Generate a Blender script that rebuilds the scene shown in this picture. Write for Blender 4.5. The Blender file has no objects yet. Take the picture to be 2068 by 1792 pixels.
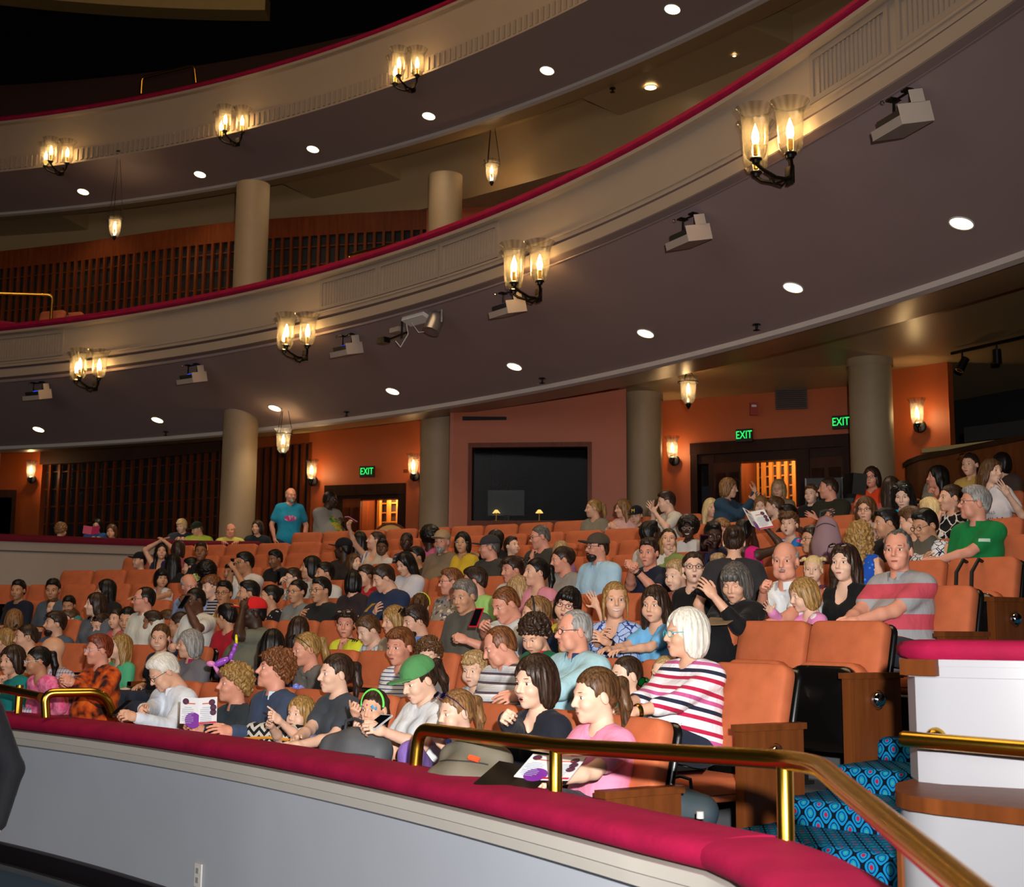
import bpy, math, random
import numpy as np
from mathutils import Vector, Matrix
random.seed(7)
np.random.seed(7)
SC = bpy.context.scene
COL = SC.collection
PI = math.pi
# ---------------------------------------------------------------- camera model (pixel frame 2068 x 1792)
FPX, PITCH, ROLL, EYE = 2600.0, 0.143, 0.008, 1.6
CR = np.array([-15.4, -4.5])            # centre of the seating rows
CB = np.array([-15.9, 2.148])           # centre of the balcony curves

def ray(px, py):
    x = (px - 1034) / FPX; y = -(py - 896) / FPX
    c, s = math.cos(ROLL), math.sin(ROLL); x, y = c * x - s * y, s * x + c * y
    c, s = math.cos(PITCH), math.sin(PITCH)
    return np.array([x, c - s * y, s + c * y])

def hitcyl(px, py, R, C=CR):
    d = ray(px, py)
    a = d[:2] @ d[:2]; b = -2 * d[:2] @ C; c = C @ C - R * R
    t = (-b + math.sqrt(max(b * b - 4 * a * c, 0))) / (2 * a)
    p = t * d
    return np.array([p[0], p[1], p[2] + EYE])

def hitz(px, py, z):
    d = ray(px, py); t = (z - EYE) / d[2]
    return np.array([t * d[0], t * d[1], z])

def atdepth(px, py, y):
    d = ray(px, py); t = y / d[1]
    return np.array([t * d[0], y, t * d[2] + EYE])

def hitcone(px, py, R0, z0, R1, z1, C=CB):
    lo, hi = 0.0, 1.0
    def g(t):
        R = R0 + (R1 - R0) * t; z = z0 + (z1 - z0) * t
        return hitcyl(px, py, R, C)[2] - z
    a, b = g(lo), g(hi)
    for _ in range(50):
        m = (lo + hi) / 2
        if (g(m) > 0) == (a > 0): lo = m
        else: hi = m
    t = (lo + hi) / 2
    return hitcyl(px, py, R0 + (R1 - R0) * t, C)

def ang(p, C):
    return math.atan2(p[1] - C[1], p[0] - C[0])

# ---------------------------------------------------------------- materials
def lin(c):
    c = c / 255.0
    return c / 12.92 if c <= 0.04045 else ((c + 0.055) / 1.055) ** 2.4

def rgb(c):
    if isinstance(c, str):
        c = c.lstrip('#'); c = tuple(int(c[i:i + 2], 16) for i in (0, 2, 4))
    return (lin(c[0]), lin(c[1]), lin(c[2]), 1.0)

MATS = {}

class NT:
    def __init__(s, name):
        s.m = bpy.data.materials.new(name); s.m.use_nodes = True
        s.t = s.m.node_tree; s.b = s.t.nodes['Principled BSDF']; s.out = s.t.nodes['Material Output']
    def n(s, typ, **kw):
        x = s.t.nodes.new(typ)
        for k, v in kw.items(): setattr(x, k, v)
        return x
    def l(s, a, b): s.t.links.new(a, b)
    def tex(s, kind='Object', scale=(1, 1, 1), rot=(0, 0, 0), loc=(0, 0, 0)):
        c = s.n('ShaderNodeTexCoord'); m = s.n('ShaderNodeMapping')
        m.inputs['Scale'].default_value = scale; m.inputs['Rotation'].default_value = rot; m.inputs['Location'].default_value = loc
        s.l(c.outputs[kind], m.inputs['Vector']); return m.outputs['Vector']
    def mix(s, fac, a, b):
        m = s.n('ShaderNodeMix', data_type='RGBA')
        if isinstance(fac, float): m.inputs[0].default_value = fac
        else: s.l(fac, m.inputs[0])
        for v, i in ((a, 6), (b, 7)):
            if hasattr(v, 'links'): s.l(v, m.inputs[i])
            else: m.inputs[i].default_value = v
        return m.outputs[2]
    def math(s, op, a, b=None):
        m = s.n('ShaderNodeMath', operation=op)
        for v, i in ((a, 0), (b, 1)):
            if v is None: continue
            if hasattr(v, 'links'): s.l(v, m.inputs[i])
            else: m.inputs[i].default_value = v
        return m.outputs[0]
    def noise(s, vec, scale, detail=3):
        x = s.n('ShaderNodeTexNoise'); x.inputs['Scale'].default_value = scale; x.inputs['Detail'].default_value = detail
        s.l(vec, x.inputs['Vector']); return x.outputs['Fac']
    def bump(s, h, strength, dist=0.01):
        b = s.n('ShaderNodeBump'); b.inputs['Strength'].default_value = strength; b.inputs['Distance'].default_value = dist
        s.l(h, b.inputs['Height']); s.l(b.outputs['Normal'], s.b.inputs['Normal'])

def mat(name, col, rough=0.6, metal=0.0, var=0.12, vscale=6.0, bump=0.0, bscale=60.0, spec=0.5, sheen=0.0, stretch=(1, 1, 1), coat=0.0, sub=0.0):
    if name in MATS: return MATS[name]
    k = NT(name); c = rgb(col)
    v = k.tex('Object', stretch)
    if var > 0:
        f = k.noise(v, vscale)
        lo = tuple(x * (1 - var) for x in c[:3]) + (1,); hi = tuple(min(1, x * (1 + var)) for x in c[:3]) + (1,)
        k.l(k.mix(f, lo, hi), k.b.inputs['Base Color'])
    else: k.b.inputs['Base Color'].default_value = c
    k.b.inputs['Roughness'].default_value = rough; k.b.inputs['Metallic'].default_value = metal
    k.b.inputs['Specular IOR Level'].default_value = spec
    if sheen: k.b.inputs['Sheen Weight'].default_value = sheen * .25; k.b.inputs['Sheen Roughness'].default_value = 0.5; k.b.inputs['Sheen Tint'].default_value = c; k.b.inputs['Specular IOR Level'].default_value = .15
    if coat: k.b.inputs['Coat Weight'].default_value = coat
    if bump: k.bump(k.noise(v, bscale, 2), bump, 0.004)
    MATS[name] = k.m; return k.m

def wood(name, c1, c2, rough=0.6, scale=(6, 6, 0.6), coat=0.0):
    if name in MATS: return MATS[name]
    k = NT(name); v = k.tex('Object', scale)
    f = k.noise(v, 3.0, 6)
    w = k.math('POWER', f, 1.3)
    k.l(k.mix(w, rgb(c1), rgb(c2)), k.b.inputs['Base Color'])
    k.b.inputs['Roughness'].default_value = rough; k.b.inputs['Coat Weight'].default_value = coat; k.b.inputs['Specular IOR Level'].default_value = .12
    MATS[name] = k.m; return k.m

def emit(name, col, strength):
    if name in MATS: return MATS[name]
    k = NT(name); c = rgb(col)
    k.b.inputs['Base Color'].default_value = c
    k.b.inputs['Emission Color'].default_value = c; k.b.inputs['Emission Strength'].default_value = strength
    MATS[name] = k.m; return k.m

def cloth(name, kind, cols, per=0.06, rot=(0, 0, 0), rough=0.85):
    """woven fabrics: plain, stripes, check, dots, print, lines"""
    if name in MATS: return MATS[name]
    k = NT(name); C = [rgb(c) for c in cols]; v = k.tex('Object', (1, 1, 1), rot)
    fold = k.noise(k.tex('Object', (1, 1, .6)), 9.0, 3)
    if kind == 'plain': col = k.mix(fold, tuple(x * .9 for x in C[0][:3]) + (1,), tuple(min(1, x * 1.08) for x in C[0][:3]) + (1,))
    elif kind == 'stripes':
        sp = k.n('ShaderNodeSeparateXYZ'); k.l(v, sp.inputs[0])
        z = k.math('MODULO', k.math('ADD', k.math('MULTIPLY', sp.outputs[2], 1.0 / per), 100.0), 1.0)
        r = k.n('ShaderNodeValToRGB'); r.color_ramp.interpolation = 'CONSTANT'
        el = r.color_ramp.elements; n = len(C)
        el[0].position = 0; el[0].color = C[0]; el[1].position = 1.0 / n; el[1].color = C[1 % n]
        for i in range(2, n):
            e = el.new(i / n); e.color = C[i]
        k.l(z, r.inputs[0]); col = r.outputs[0]
    elif kind == 'check':
        sp = k.n('ShaderNodeSeparateXYZ'); k.l(v, sp.inputs[0])
        a = k.math('GREATER_THAN', k.math('SINE', k.math('MULTIPLY', sp.outputs[2], 2 * PI / per)), 0.55)
        b = k.math('GREATER_THAN', k.math('SINE', k.math('MULTIPLY', k.math('ADD', sp.outputs[0], sp.outputs[1]), 2 * PI / per)), 0.55)
        col = k.mix(k.math('MULTIPLY', k.math('ADD', a, b), 0.5), C[0], C[1])
    elif kind in ('dots', 'print'):
        vo = k.n('ShaderNodeTexVoronoi'); vo.inputs['Scale'].default_value = 1.0 / per; k.l(v, vo.inputs['Vector'])
        f = k.math('LESS_THAN', vo.outputs['Distance'], 0.28 if kind == 'dots' else 0.42)
        if kind == 'print' and len(C) > 2:
            f2 = k.math('GREATER_THAN', k.noise(v, 0.6 / per, 1), 0.5)
            col = k.mix(f, C[0], k.mix(f2, C[1], C[2]))
        else: col = k.mix(f, C[0], C[1])
    elif kind == 'blot':
        f = k.noise(v, 1.0 / per, 2)
        r = k.n('ShaderNodeValToRGB'); r.color_ramp.interpolation = 'LINEAR'
        el = r.color_ramp.elements; el[0].position = .38; el[0].color = C[0]; el[1].position = .62; el[1].color = C[-1]
        if len(C) > 2: e = el.new(.5); e.color = C[1]
        k.l(f, r.inputs[0]); col = r.outputs[0]
    elif kind == 'lines':
        wv = k.n('ShaderNodeTexVoronoi', feature='DISTANCE_TO_EDGE'); wv.inputs['Scale'].default_value = 1.0 / per
        ad = k.n('ShaderNodeVectorMath', operation='ADD'); ns = k.n('ShaderNodeTexNoise'); ns.inputs['Scale'].default_value = 14
        k.l(v, ns.inputs['Vector']); sc = k.n('ShaderNodeVectorMath', operation='SCALE'); sc.inputs[3].default_value = .05
        k.l(ns.outputs['Color'], sc.inputs[0]); k.l(v, ad.inputs[0]); k.l(sc.outputs[0], ad.inputs[1]); k.l(ad.outputs[0], wv.inputs['Vector'])
        f = k.math('LESS_THAN', wv.outputs['Distance'], 0.055); col = k.mix(f, C[0], C[1])
    elif kind == 'zig':
        sp = k.n('ShaderNodeSeparateXYZ'); k.l(v, sp.inputs[0])
        tri = k.math('PINGPONG', k.math('MULTIPLY', sp.outputs[0], 1.0), per)
        z = k.math('ADD', sp.outputs[2], tri)
        col = k.mix(k.math('GREATER_THAN', k.math('SINE', k.math('MULTIPLY', z, 2 * PI / (per * 1.4))), 0.0), C[0], C[1])
    k.l(col, k.b.inputs['Base Color'])
    k.b.inputs['Roughness'].default_value = rough; k.b.inputs['Specular IOR Level'].default_value = 0.25
    k.b.inputs['Sheen Weight'].default_value = 0.04
    k.bump(fold, 0.7, 0.03)
    MATS[name] = k.m; return k.m

# ---------------------------------------------------------------- mesh building
class MB:
    """collects vertices / faces (with a material index) and links them as one mesh object"""
    def __init__(s): s.v = []; s.f = []; s.mi = []; s.n = 0
    def add(s, V, F, mi=0):
        V = np.asarray(V, float).reshape(-1, 3); s.v.append(V)
        for f in F: s.f.append([i + s.n for i in f]); s.mi.append(mi)
        s.n += len(V); return s
    def box(s, c, d, rz=0.0, mi=0, R=None):
        x, y, z = d[0] / 2, d[1] / 2, d[2] / 2
        V = np.array([[-x, -y, -z], [x, -y, -z], [x, y, -z], [-x, y, -z], [-x, -y, z], [x, -y, z], [x, y, z], [-x, y, z]])
        if R is None:
            ca, sa = math.cos(rz), math.sin(rz); R = np.array([[ca, -sa, 0], [sa, ca, 0], [0, 0, 1]])
        return s.add(V @ np.asarray(R).T + np.asarray(c), [[0, 3, 2, 1], [4, 5, 6, 7], [0, 1, 5, 4], [1, 2, 6, 5], [2, 3, 7, 6], [3, 0, 4, 7]], mi)
    def tube(s, pts, r, n=10, mi=0, caps=True, closed=False):
        P = [np.asarray(p, float) for p in pts]; m = len(P)
        rs = r if hasattr(r, '__len__') else [r] * m
        V = []; up = np.array([0.013, 0.021, 1.0])
        prev = None
        for i, p in enumerate(P):
            a = P[(i - 1) % m] if (i or closed) else P[0]; b = P[(i + 1) % m] if (i < m - 1 or closed) else P[-1]
            t = b - a; t = t / (np.linalg.norm(t) + 1e-12)
            if prev is None:
                u = np.cross(t, up)
                if np.linalg.norm(u) < 1e-3: u = np.cross(t, [1, 0, 0])
            else: u = prev - t * (prev @ t)
            u /= np.linalg.norm(u) + 1e-12; w = np.cross(t, u); prev = u
            for j in range(n):
                q = 2 * PI * j / n; V.append(p + rs[i] * (math.cos(q) * u + math.sin(q) * w))
        F = []
        for i in range(m if closed else m - 1):
            i2 = (i + 1) % m
            for j in range(n): F.append([i * n + j, i * n + (j + 1) % n, i2 * n + (j + 1) % n, i2 * n + j])
        if caps and not closed: F.append(list(range(n - 1, -1, -1))); F.append([(m - 1) * n + j for j in range(n)])
        return s.add(V, F, mi)
    def lathe(s, prof, n=24, c=(0, 0, 0), R=None, mi=0, a0=0.0, a1=2 * PI):
        V = []; full = abs(a1 - a0 - 2 * PI) < 1e-6; m = n if full else n + 1
        for (r, z) in prof:
            for j in range(m):
                q = a0 + (a1 - a0) * j / n; V.append((r * math.cos(q), r * math.sin(q), z))
        V = np.array(V)
        if R is not None: V = V @ np.asarray(R).T
        F = []
        for i in range(len(prof) - 1):
            for j in range(n):
                j2 = (j + 1) % m; F.append([i * m + j, i * m + j2, (i + 1) * m + j2, (i + 1) * m + j])
        return s.add(V + np.asarray(c), F, mi)
    def ball(s, c, r, n=12, mi=0, R=None):
        r = r if hasattr(r, '__len__') else (r, r, r)
        h = n // 2 + 1; V = []; F = []
        for i in range(h + 1):
            t = PI * i / h
            for j in range(n): V.append((math.sin(t) * math.cos(2 * PI * j / n), math.sin(t) * math.sin(2 * PI * j / n), math.cos(t)))
        for i in range(h):
            for j in range(n): F.append([i * n + j, (i + 1) * n + j, (i + 1) * n + (j + 1) % n, i * n + (j + 1) % n])
        V = np.array(V) * np.array(r)
        if R is not None: V = V @ np.asarray(R).T
        return s.add(V + np.asarray(c), F, mi)
    def arc(s, C, prof, a0, a1, n=80, mi=0, closed=False, caps=True):
        """sweep a profile of (radius, height) about the vertical axis at C"""
        V = []; m = len(prof)
        for i in range(n + 1):
            q = a0 + (a1 - a0) * i / n
            for (r, z) in prof: V.append((C[0] + r * math.cos(q), C[1] + r * math.sin(q), z))
        F = []
        for i in range(n):
            for j in range(m if closed else m - 1):
                j2 = (j + 1) % m; F.append([i * m + j, (i + 1) * m + j, (i + 1) * m + j2, i * m + j2])
        if closed and caps: F.append(list(range(m))); F.append([n * m + j for j in range(m - 1, -1, -1)])
        return s.add(V, F, mi)
    def sweep(s, pts, prof, mi=0, closed=True):
        """sweep a closed profile (offset to the left of travel, height) along a plan polyline"""
        P = np.array(pts, float); V = []; m = len(prof); n = len(P)
        for i in range(n):
            a = P[max(i - 1, 0)]; b = P[min(i + 1, n - 1)]; t = (b - a)[:2]; t = t / np.linalg.norm(t); nn = np.array([-t[1], t[0]])
            for (o, z) in prof: V.append((P[i, 0] + nn[0] * o, P[i, 1] + nn[1] * o, z + (P[i, 2] if P.shape[1] > 2 else 0)))
        F = []
        for i in range(n - 1):
            for j in range(m if closed else m - 1):
                j2 = (j + 1) % m; F.append([i * m + j, (i + 1) * m + j, (i + 1) * m + j2, i * m + j2])
        if closed: F.append(list(range(m - 1, -1, -1))); F.append([(n - 1) * m + j for j in range(m)])
        return s.add(V, F, mi)
    def prism(s, poly, z0, z1, mi=0):
        n = len(poly); V = [(x, y, z0) for x, y in poly] + [(x, y, z1) for x, y in poly]
        F = [[i, (i + 1) % n, n + (i + 1) % n, n + i] for i in range(n)] + [list(range(n - 1, -1, -1)), list(range(n, 2 * n))]
        return s.add(V, F, mi)
    def mesh(s, name, mats, smooth=True):
        me = bpy.data.meshes.new(name)
        V = np.concatenate(s.v) if s.v else np.zeros((0, 3))
        me.from_pydata(V.tolist(), [], s.f)
        for m in (mats if isinstance(mats, (list, tuple)) else [mats]): me.materials.append(m)
        me.polygons.foreach_set('material_index', np.array(s.mi, np.int32))
        if smooth:
            me.polygons.foreach_set('use_smooth', np.ones(len(s.f), bool))
            me.set_sharp_from_angle(angle=math.radians(38 if smooth is True else smooth))
        me.update(); return me
    def build(s, name, mats, parent=None, smooth=True, loc=None):
        return link(name, s.mesh(name, mats, smooth), parent, loc)

def link(name, me, parent=None, loc=None):
    o = bpy.data.objects.new(name, me); COL.objects.link(o)
    if parent is not None: o.parent = parent
    if loc is not None: o.location = loc
    return o

def empty(name, loc=(0, 0, 0), rz=0.0):
    o = bpy.data.objects.new(name, None); COL.objects.link(o); o.location = loc; o.rotation_euler = (0, 0, rz)
    o.empty_display_size = .1; return o

def tag(o, label=None, cat=None, group=None, kind=None):
    if label: o['label'] = label
    if cat: o['category'] = cat
    if group: o['group'] = group
    if kind: o['kind'] = kind
    return o

def struct(o, label=None):
    o['kind'] = 'structure'
    if label: o['label'] = label
    return o

def copy_tree(o, parent=None):
    c = o.copy(); COL.objects.link(c); c.parent = parent
    for ch in list(o.children): copy_tree(ch, c)
    return c

def np_mesh(name, V, Q, MI, mats):
    me = bpy.data.meshes.new(name)
    me.vertices.add(len(V)); me.vertices.foreach_set('co', np.ascontiguousarray(V, np.float32).ravel())
    me.loops.add(len(Q) * 4); me.loops.foreach_set('vertex_index', np.ascontiguousarray(Q, np.int32).ravel())
    me.polygons.add(len(Q)); me.polygons.foreach_set('loop_start', np.arange(len(Q), dtype=np.int32) * 4)
    for m in mats: me.materials.append(m)
    if MI is not None: me.polygons.foreach_set('material_index', np.ascontiguousarray(MI, np.int32))
    me.polygons.foreach_set('use_smooth', np.ones(len(Q), bool))
    me.update(calc_edges=True); me.validate(); return me

# ---------------------------------------------------------------- blended surfaces (one continuous skin)
class SD:
    def __init__(s, lo, hi, h):
        s.h = h; s.ax = [np.arange(lo[i], hi[i] + h, h, dtype=np.float32) for i in range(3)]
        s.F = np.full([len(a) for a in s.ax], 9.0, np.float32)
    def loc(s, lo, hi, m):
        sl = []
        for i in range(3):
            a = s.ax[i]; i0 = max(0, int((lo[i] - m - a[0]) / s.h)); i1 = min(len(a), int((hi[i] + m - a[0]) / s.h) + 2)
            if i1 <= i0: return None
            sl.append(slice(i0, i1))
        X = s.ax[0][sl[0]][:, None, None]; Y = s.ax[1][sl[1]][None, :, None]; Z = s.ax[2][sl[2]][None, None, :]
        return tuple(sl), X, Y, Z
    def prim(s, p, m):
        if p[0] == 'c':
            _, a, b, ra, rb = p; a = np.asarray(a, np.float32); b = np.asarray(b, np.float32); r = max(ra, rb)
            q = s.loc(np.minimum(a, b) - r, np.maximum(a, b) + r, m)
            if q is None: return None
            sl, X, Y, Z = q; d = b - a; L = float(d @ d) + 1e-9
            t = np.clip(((X - a[0]) * d[0] + (Y - a[1]) * d[1] + (Z - a[2]) * d[2]) / L, 0, 1)
            D = np.sqrt((X - a[0] - t * d[0]) ** 2 + (Y - a[1] - t * d[1]) ** 2 + (Z - a[2] - t * d[2]) ** 2) - (ra + (rb - ra) * t)
        else:
            c, r = p[1], p[2]; R = p[3] if len(p) > 3 else None
            e = max(r) if R is not None else np.asarray(r)
            q = s.loc(np.asarray(c) - e, np.asarray(c) + e, m)
            if q is None: return None
            sl, X, Y, Z = q; x, y, z = X - c[0], Y - c[1], Z - c[2]
            if R is not None:
                x, y, z = x * R[0][0] + y * R[1][0] + z * R[2][0], x * R[0][1] + y * R[1][1] + z * R[2][1], x * R[0][2] + y * R[1][2] + z * R[2][2]
            k0 = np.sqrt((x / r[0]) ** 2 + (y / r[1]) ** 2 + (z / r[2]) ** 2)
            k1 = np.sqrt((x / r[0] ** 2) ** 2 + (y / r[1] ** 2) ** 2 + (z / r[2] ** 2) ** 2)
            D = k0 * (k0 - 1) / (k1 + 1e-6)
        return sl, D.astype(np.float32)
    def add(s, p, k=0.02, off=0.0):
        q = s.prim(p, k + 3 * s.h + abs(off))
        if q is None: return s
        sl, D = q; D = D - off; A = s.F[sl]; h = np.maximum(k - np.abs(A - D), 0) / max(k, 1e-6)
        s.F[sl] = np.minimum(A, D) - h * h * k * 0.25; return s
    def sub(s, p, k=0.01):
        q = s.prim(p, k + 3 * s.h)
        if q is None: return s
        sl, D = q; A = s.F[sl]; h = np.maximum(k - np.abs(A + D), 0) / max(k, 1e-6)
        s.F[sl] = np.maximum(A, -D) + h * h * k * 0.25; return s
    def cut(s, n, d):
        """keep the half-space n.p > d"""
        P = s.ax[0][:, None, None] * n[0] + s.ax[1][None, :, None] * n[1] + s.ax[2][None, None, :] * n[2]
        s.F = np.maximum(s.F, (d - P) / np.linalg.norm(n)).astype(np.float32); return s
    def cutw(s, n, d, amp=.004, fr=90):
        """like cut, with an uneven edge"""
        X = s.ax[0][:, None, None]; Y = s.ax[1][None, :, None]; Z = s.ax[2][None, None, :]
        P = X * n[0] + Y * n[1] + Z * n[2] + amp * np.sin(X * fr + 1.3) * np.sin(Y * fr * .8) + amp * .6 * np.sin(X * fr * 2.3 + Y * fr * 1.7)
        s.F = np.maximum(s.F, (d - P) / np.linalg.norm(n)).astype(np.float32); return s
    def strand(s, amp, fr, mode):
        X = s.ax[0][:, None, None]; Y = s.ax[1][None, :, None]; Z = s.ax[2][None, None, :]
        a = np.arctan2(X, Y - .01) * .075 if mode == 'down' else X + .12 * (Z - .03) * np.sign(X)
        s.F = s.F + amp * (np.sin(a * fr + 6 * Z) + .6 * np.sin(a * fr * 1.7 + 9 * Y + 1)).astype(np.float32) * np.ones_like(s.F); return s
    def wob(s, amp, fr, ph=0.0):
        X = s.ax[0][:, None, None]; Y = s.ax[1][None, :, None]; Z = s.ax[2][None, None, :]
        s.F = s.F + amp * (np.sin(X * fr + ph + 2 * np.sin(Z * fr * .6)) * np.sin(Y * fr * 1.1 + 1 + 1.5 * np.sin(X * fr * .7)) + .7 * np.sin(Z * fr * 1.2 + 2 * np.sin(Y * fr * .8 + ph))).astype(np.float32)
        return s
    def mesh(s):
        F = s.F; F = F.copy(); F[0] = F[-1] = 1; F[:, 0] = F[:, -1] = 1; F[:, :, 0] = F[:, :, -1] = 1
        S = F < 0
        nx, ny, nz = F.shape
        cs = [(a, b, c) for a in (0, 1) for b in (0, 1) for c in (0, 1)]
        def cor(A, c): return A[c[0]:nx - 1 + c[0], c[1]:ny - 1 + c[1], c[2]:nz - 1 + c[2]]
        cnt = sum(cor(S, c).astype(np.int8) for c in cs)
        act = (cnt > 0) & (cnt < 8)
        I, J, K = np.nonzero(act)
        if len(I) == 0: return np.zeros((0, 3)), np.zeros((0, 4), int)
        idx = np.full(act.shape, -1, np.int64); idx[I, J, K] = np.arange(len(I))
        val = {c: F[I + c[0], J + c[1], K + c[2]] for c in cs}
        acc = np.zeros((len(I), 3)); num = np.zeros(len(I))
        for c in cs:
            for a in range(3):
                if c[a] == 0:
                    e = list(c); e[a] = 1; e = tuple(e); v0, v1 = val[c], val[e]
                    m = (v0 < 0) != (v1 < 0); t = np.where(m, v0 / np.where(m, v0 - v1, 1), 0)
                    p = np.zeros((len(I), 3)); p[:, 0] = c[0]; p[:, 1] = c[1]; p[:, 2] = c[2]; p[:, a] = t
                    acc += p * m[:, None]; num += m
        P = acc / num[:, None] + np.stack([I, J, K], 1)
        V = P * s.h + np.array([a[0] for a in s.ax])
        Q = []
        for a in range(3):
            b, c = (a + 1) % 3, (a + 2) % 3
            sl0 = [slice(None)] * 3; sl1 = [slice(None)] * 3; sl0[a] = slice(0, -1); sl1[a] = slice(1, None)
            A, B = S[tuple(sl0)], S[tuple(sl1)]
            E = np.stack(np.nonzero(A != B), 1)
            E = E[(E[:, b] > 0) & (E[:, c] > 0) & (E[:, b] < F.shape[b] - 1) & (E[:, c] < F.shape[c] - 1)]
            if len(E) == 0: continue
            ins = A[E[:, 0], E[:, 1], E[:, 2]]
            def g(db, dc):
                q = E.copy(); q[:, b] -= db; q[:, c] -= dc; return idx[q[:, 0], q[:, 1], q[:, 2]]
            q = np.stack([g(1, 1), g(0, 1), g(0, 0), g(1, 0)], 1)
            q[~ins] = q[~ins][:, ::-1]; Q.append(q)
        Q = np.concatenate(Q); Q = Q[(Q >= 0).all(1)]
        return V, Q
# ---------------------------------------------------------------- people
SKIN = {'p': '#e3b79d', 'f': '#dca88a', 't': '#c99472', 'r': '#d9967c', 'o': '#b98360', 'b': '#8a5a3e', 'd': '#5d3a28', 'k': '#3f281c'}
LIP = {'p': '#c27a72', 'f': '#b86e66', 't': '#a86658', 'r': '#b0605a', 'o': '#95584c', 'b': '#74443a', 'd': '#54302a', 'k': '#40241f'}
HAIR = {'blond': '#c09a62', 'dblond': '#94713f', 'straw': '#d8bc86', 'brown': '#51361f', 'dbrown': '#2e1e14', 'black': '#120e0c', 'white': '#d9d3c6', 'gray': '#8d8a86',
        'dgray': '#55514d', 'red': '#6d2f1a', 'auburn': '#6b4023', 'lbrown': '#7c5835', 'sandy': '#a5865c', 'salt': '#6d665f'}

def skin_mats(sk, hc):
    s = mat('skin_' + sk, SKIN[sk], .5, var=.07, vscale=25, bump=.06, bscale=300, spec=.4)
    b = s.node_tree.nodes['Principled BSDF']
    b.inputs['Subsurface Weight'].default_value = 0.0
    return [s, mat('eye_white', '#d8d3cc', .3, var=0), mat('iris', '#2b1f1a', .2, var=0), mat('lip_' + sk, LIP[sk], .45, var=.05),
            mat('brow_' + hc, HAIR[hc], .8, var=0), mat('mouth', '#4a1a18', .5, var=0), mat('teeth', '#e8e2d8', .3, var=0), mat('nail_' + sk, LIP[sk], .4, var=0)]

def quadball(c, r, n=10, m=6, R=None):
    b = MB(); b.ball((0, 0, 0), r, n); V = b.v[0]
    h = n // 2 + 1; Q = np.array(b.f)
    if R is not None: V = V @ np.asarray(R).T
    return V + np.asarray(c), Q

def quadtube(pts, r, n=6):
    P = [np.asarray(p, float) for p in pts]; V = []; Q = []; m = len(P)
    for i, p in enumerate(P):
        t = unit(P[min(i + 1, m - 1)] - P[max(i - 1, 0)]); u = unit(np.cross(t, [0, 0, 1.0])); w = np.cross(t, u); rr = r * (.35 if i in (0, m - 1) else 1)
        for j in range(n): V.append(p + rr * (math.cos(2 * PI * j / n) * u * .8 + math.sin(2 * PI * j / n) * w))
    for i in range(m - 1):
        for j in range(n): Q.append([i * n + j, (i + 1) * n + j, (i + 1) * n + (j + 1) % n, i * n + (j + 1) % n])
    return np.array(V), np.array(Q)

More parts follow.
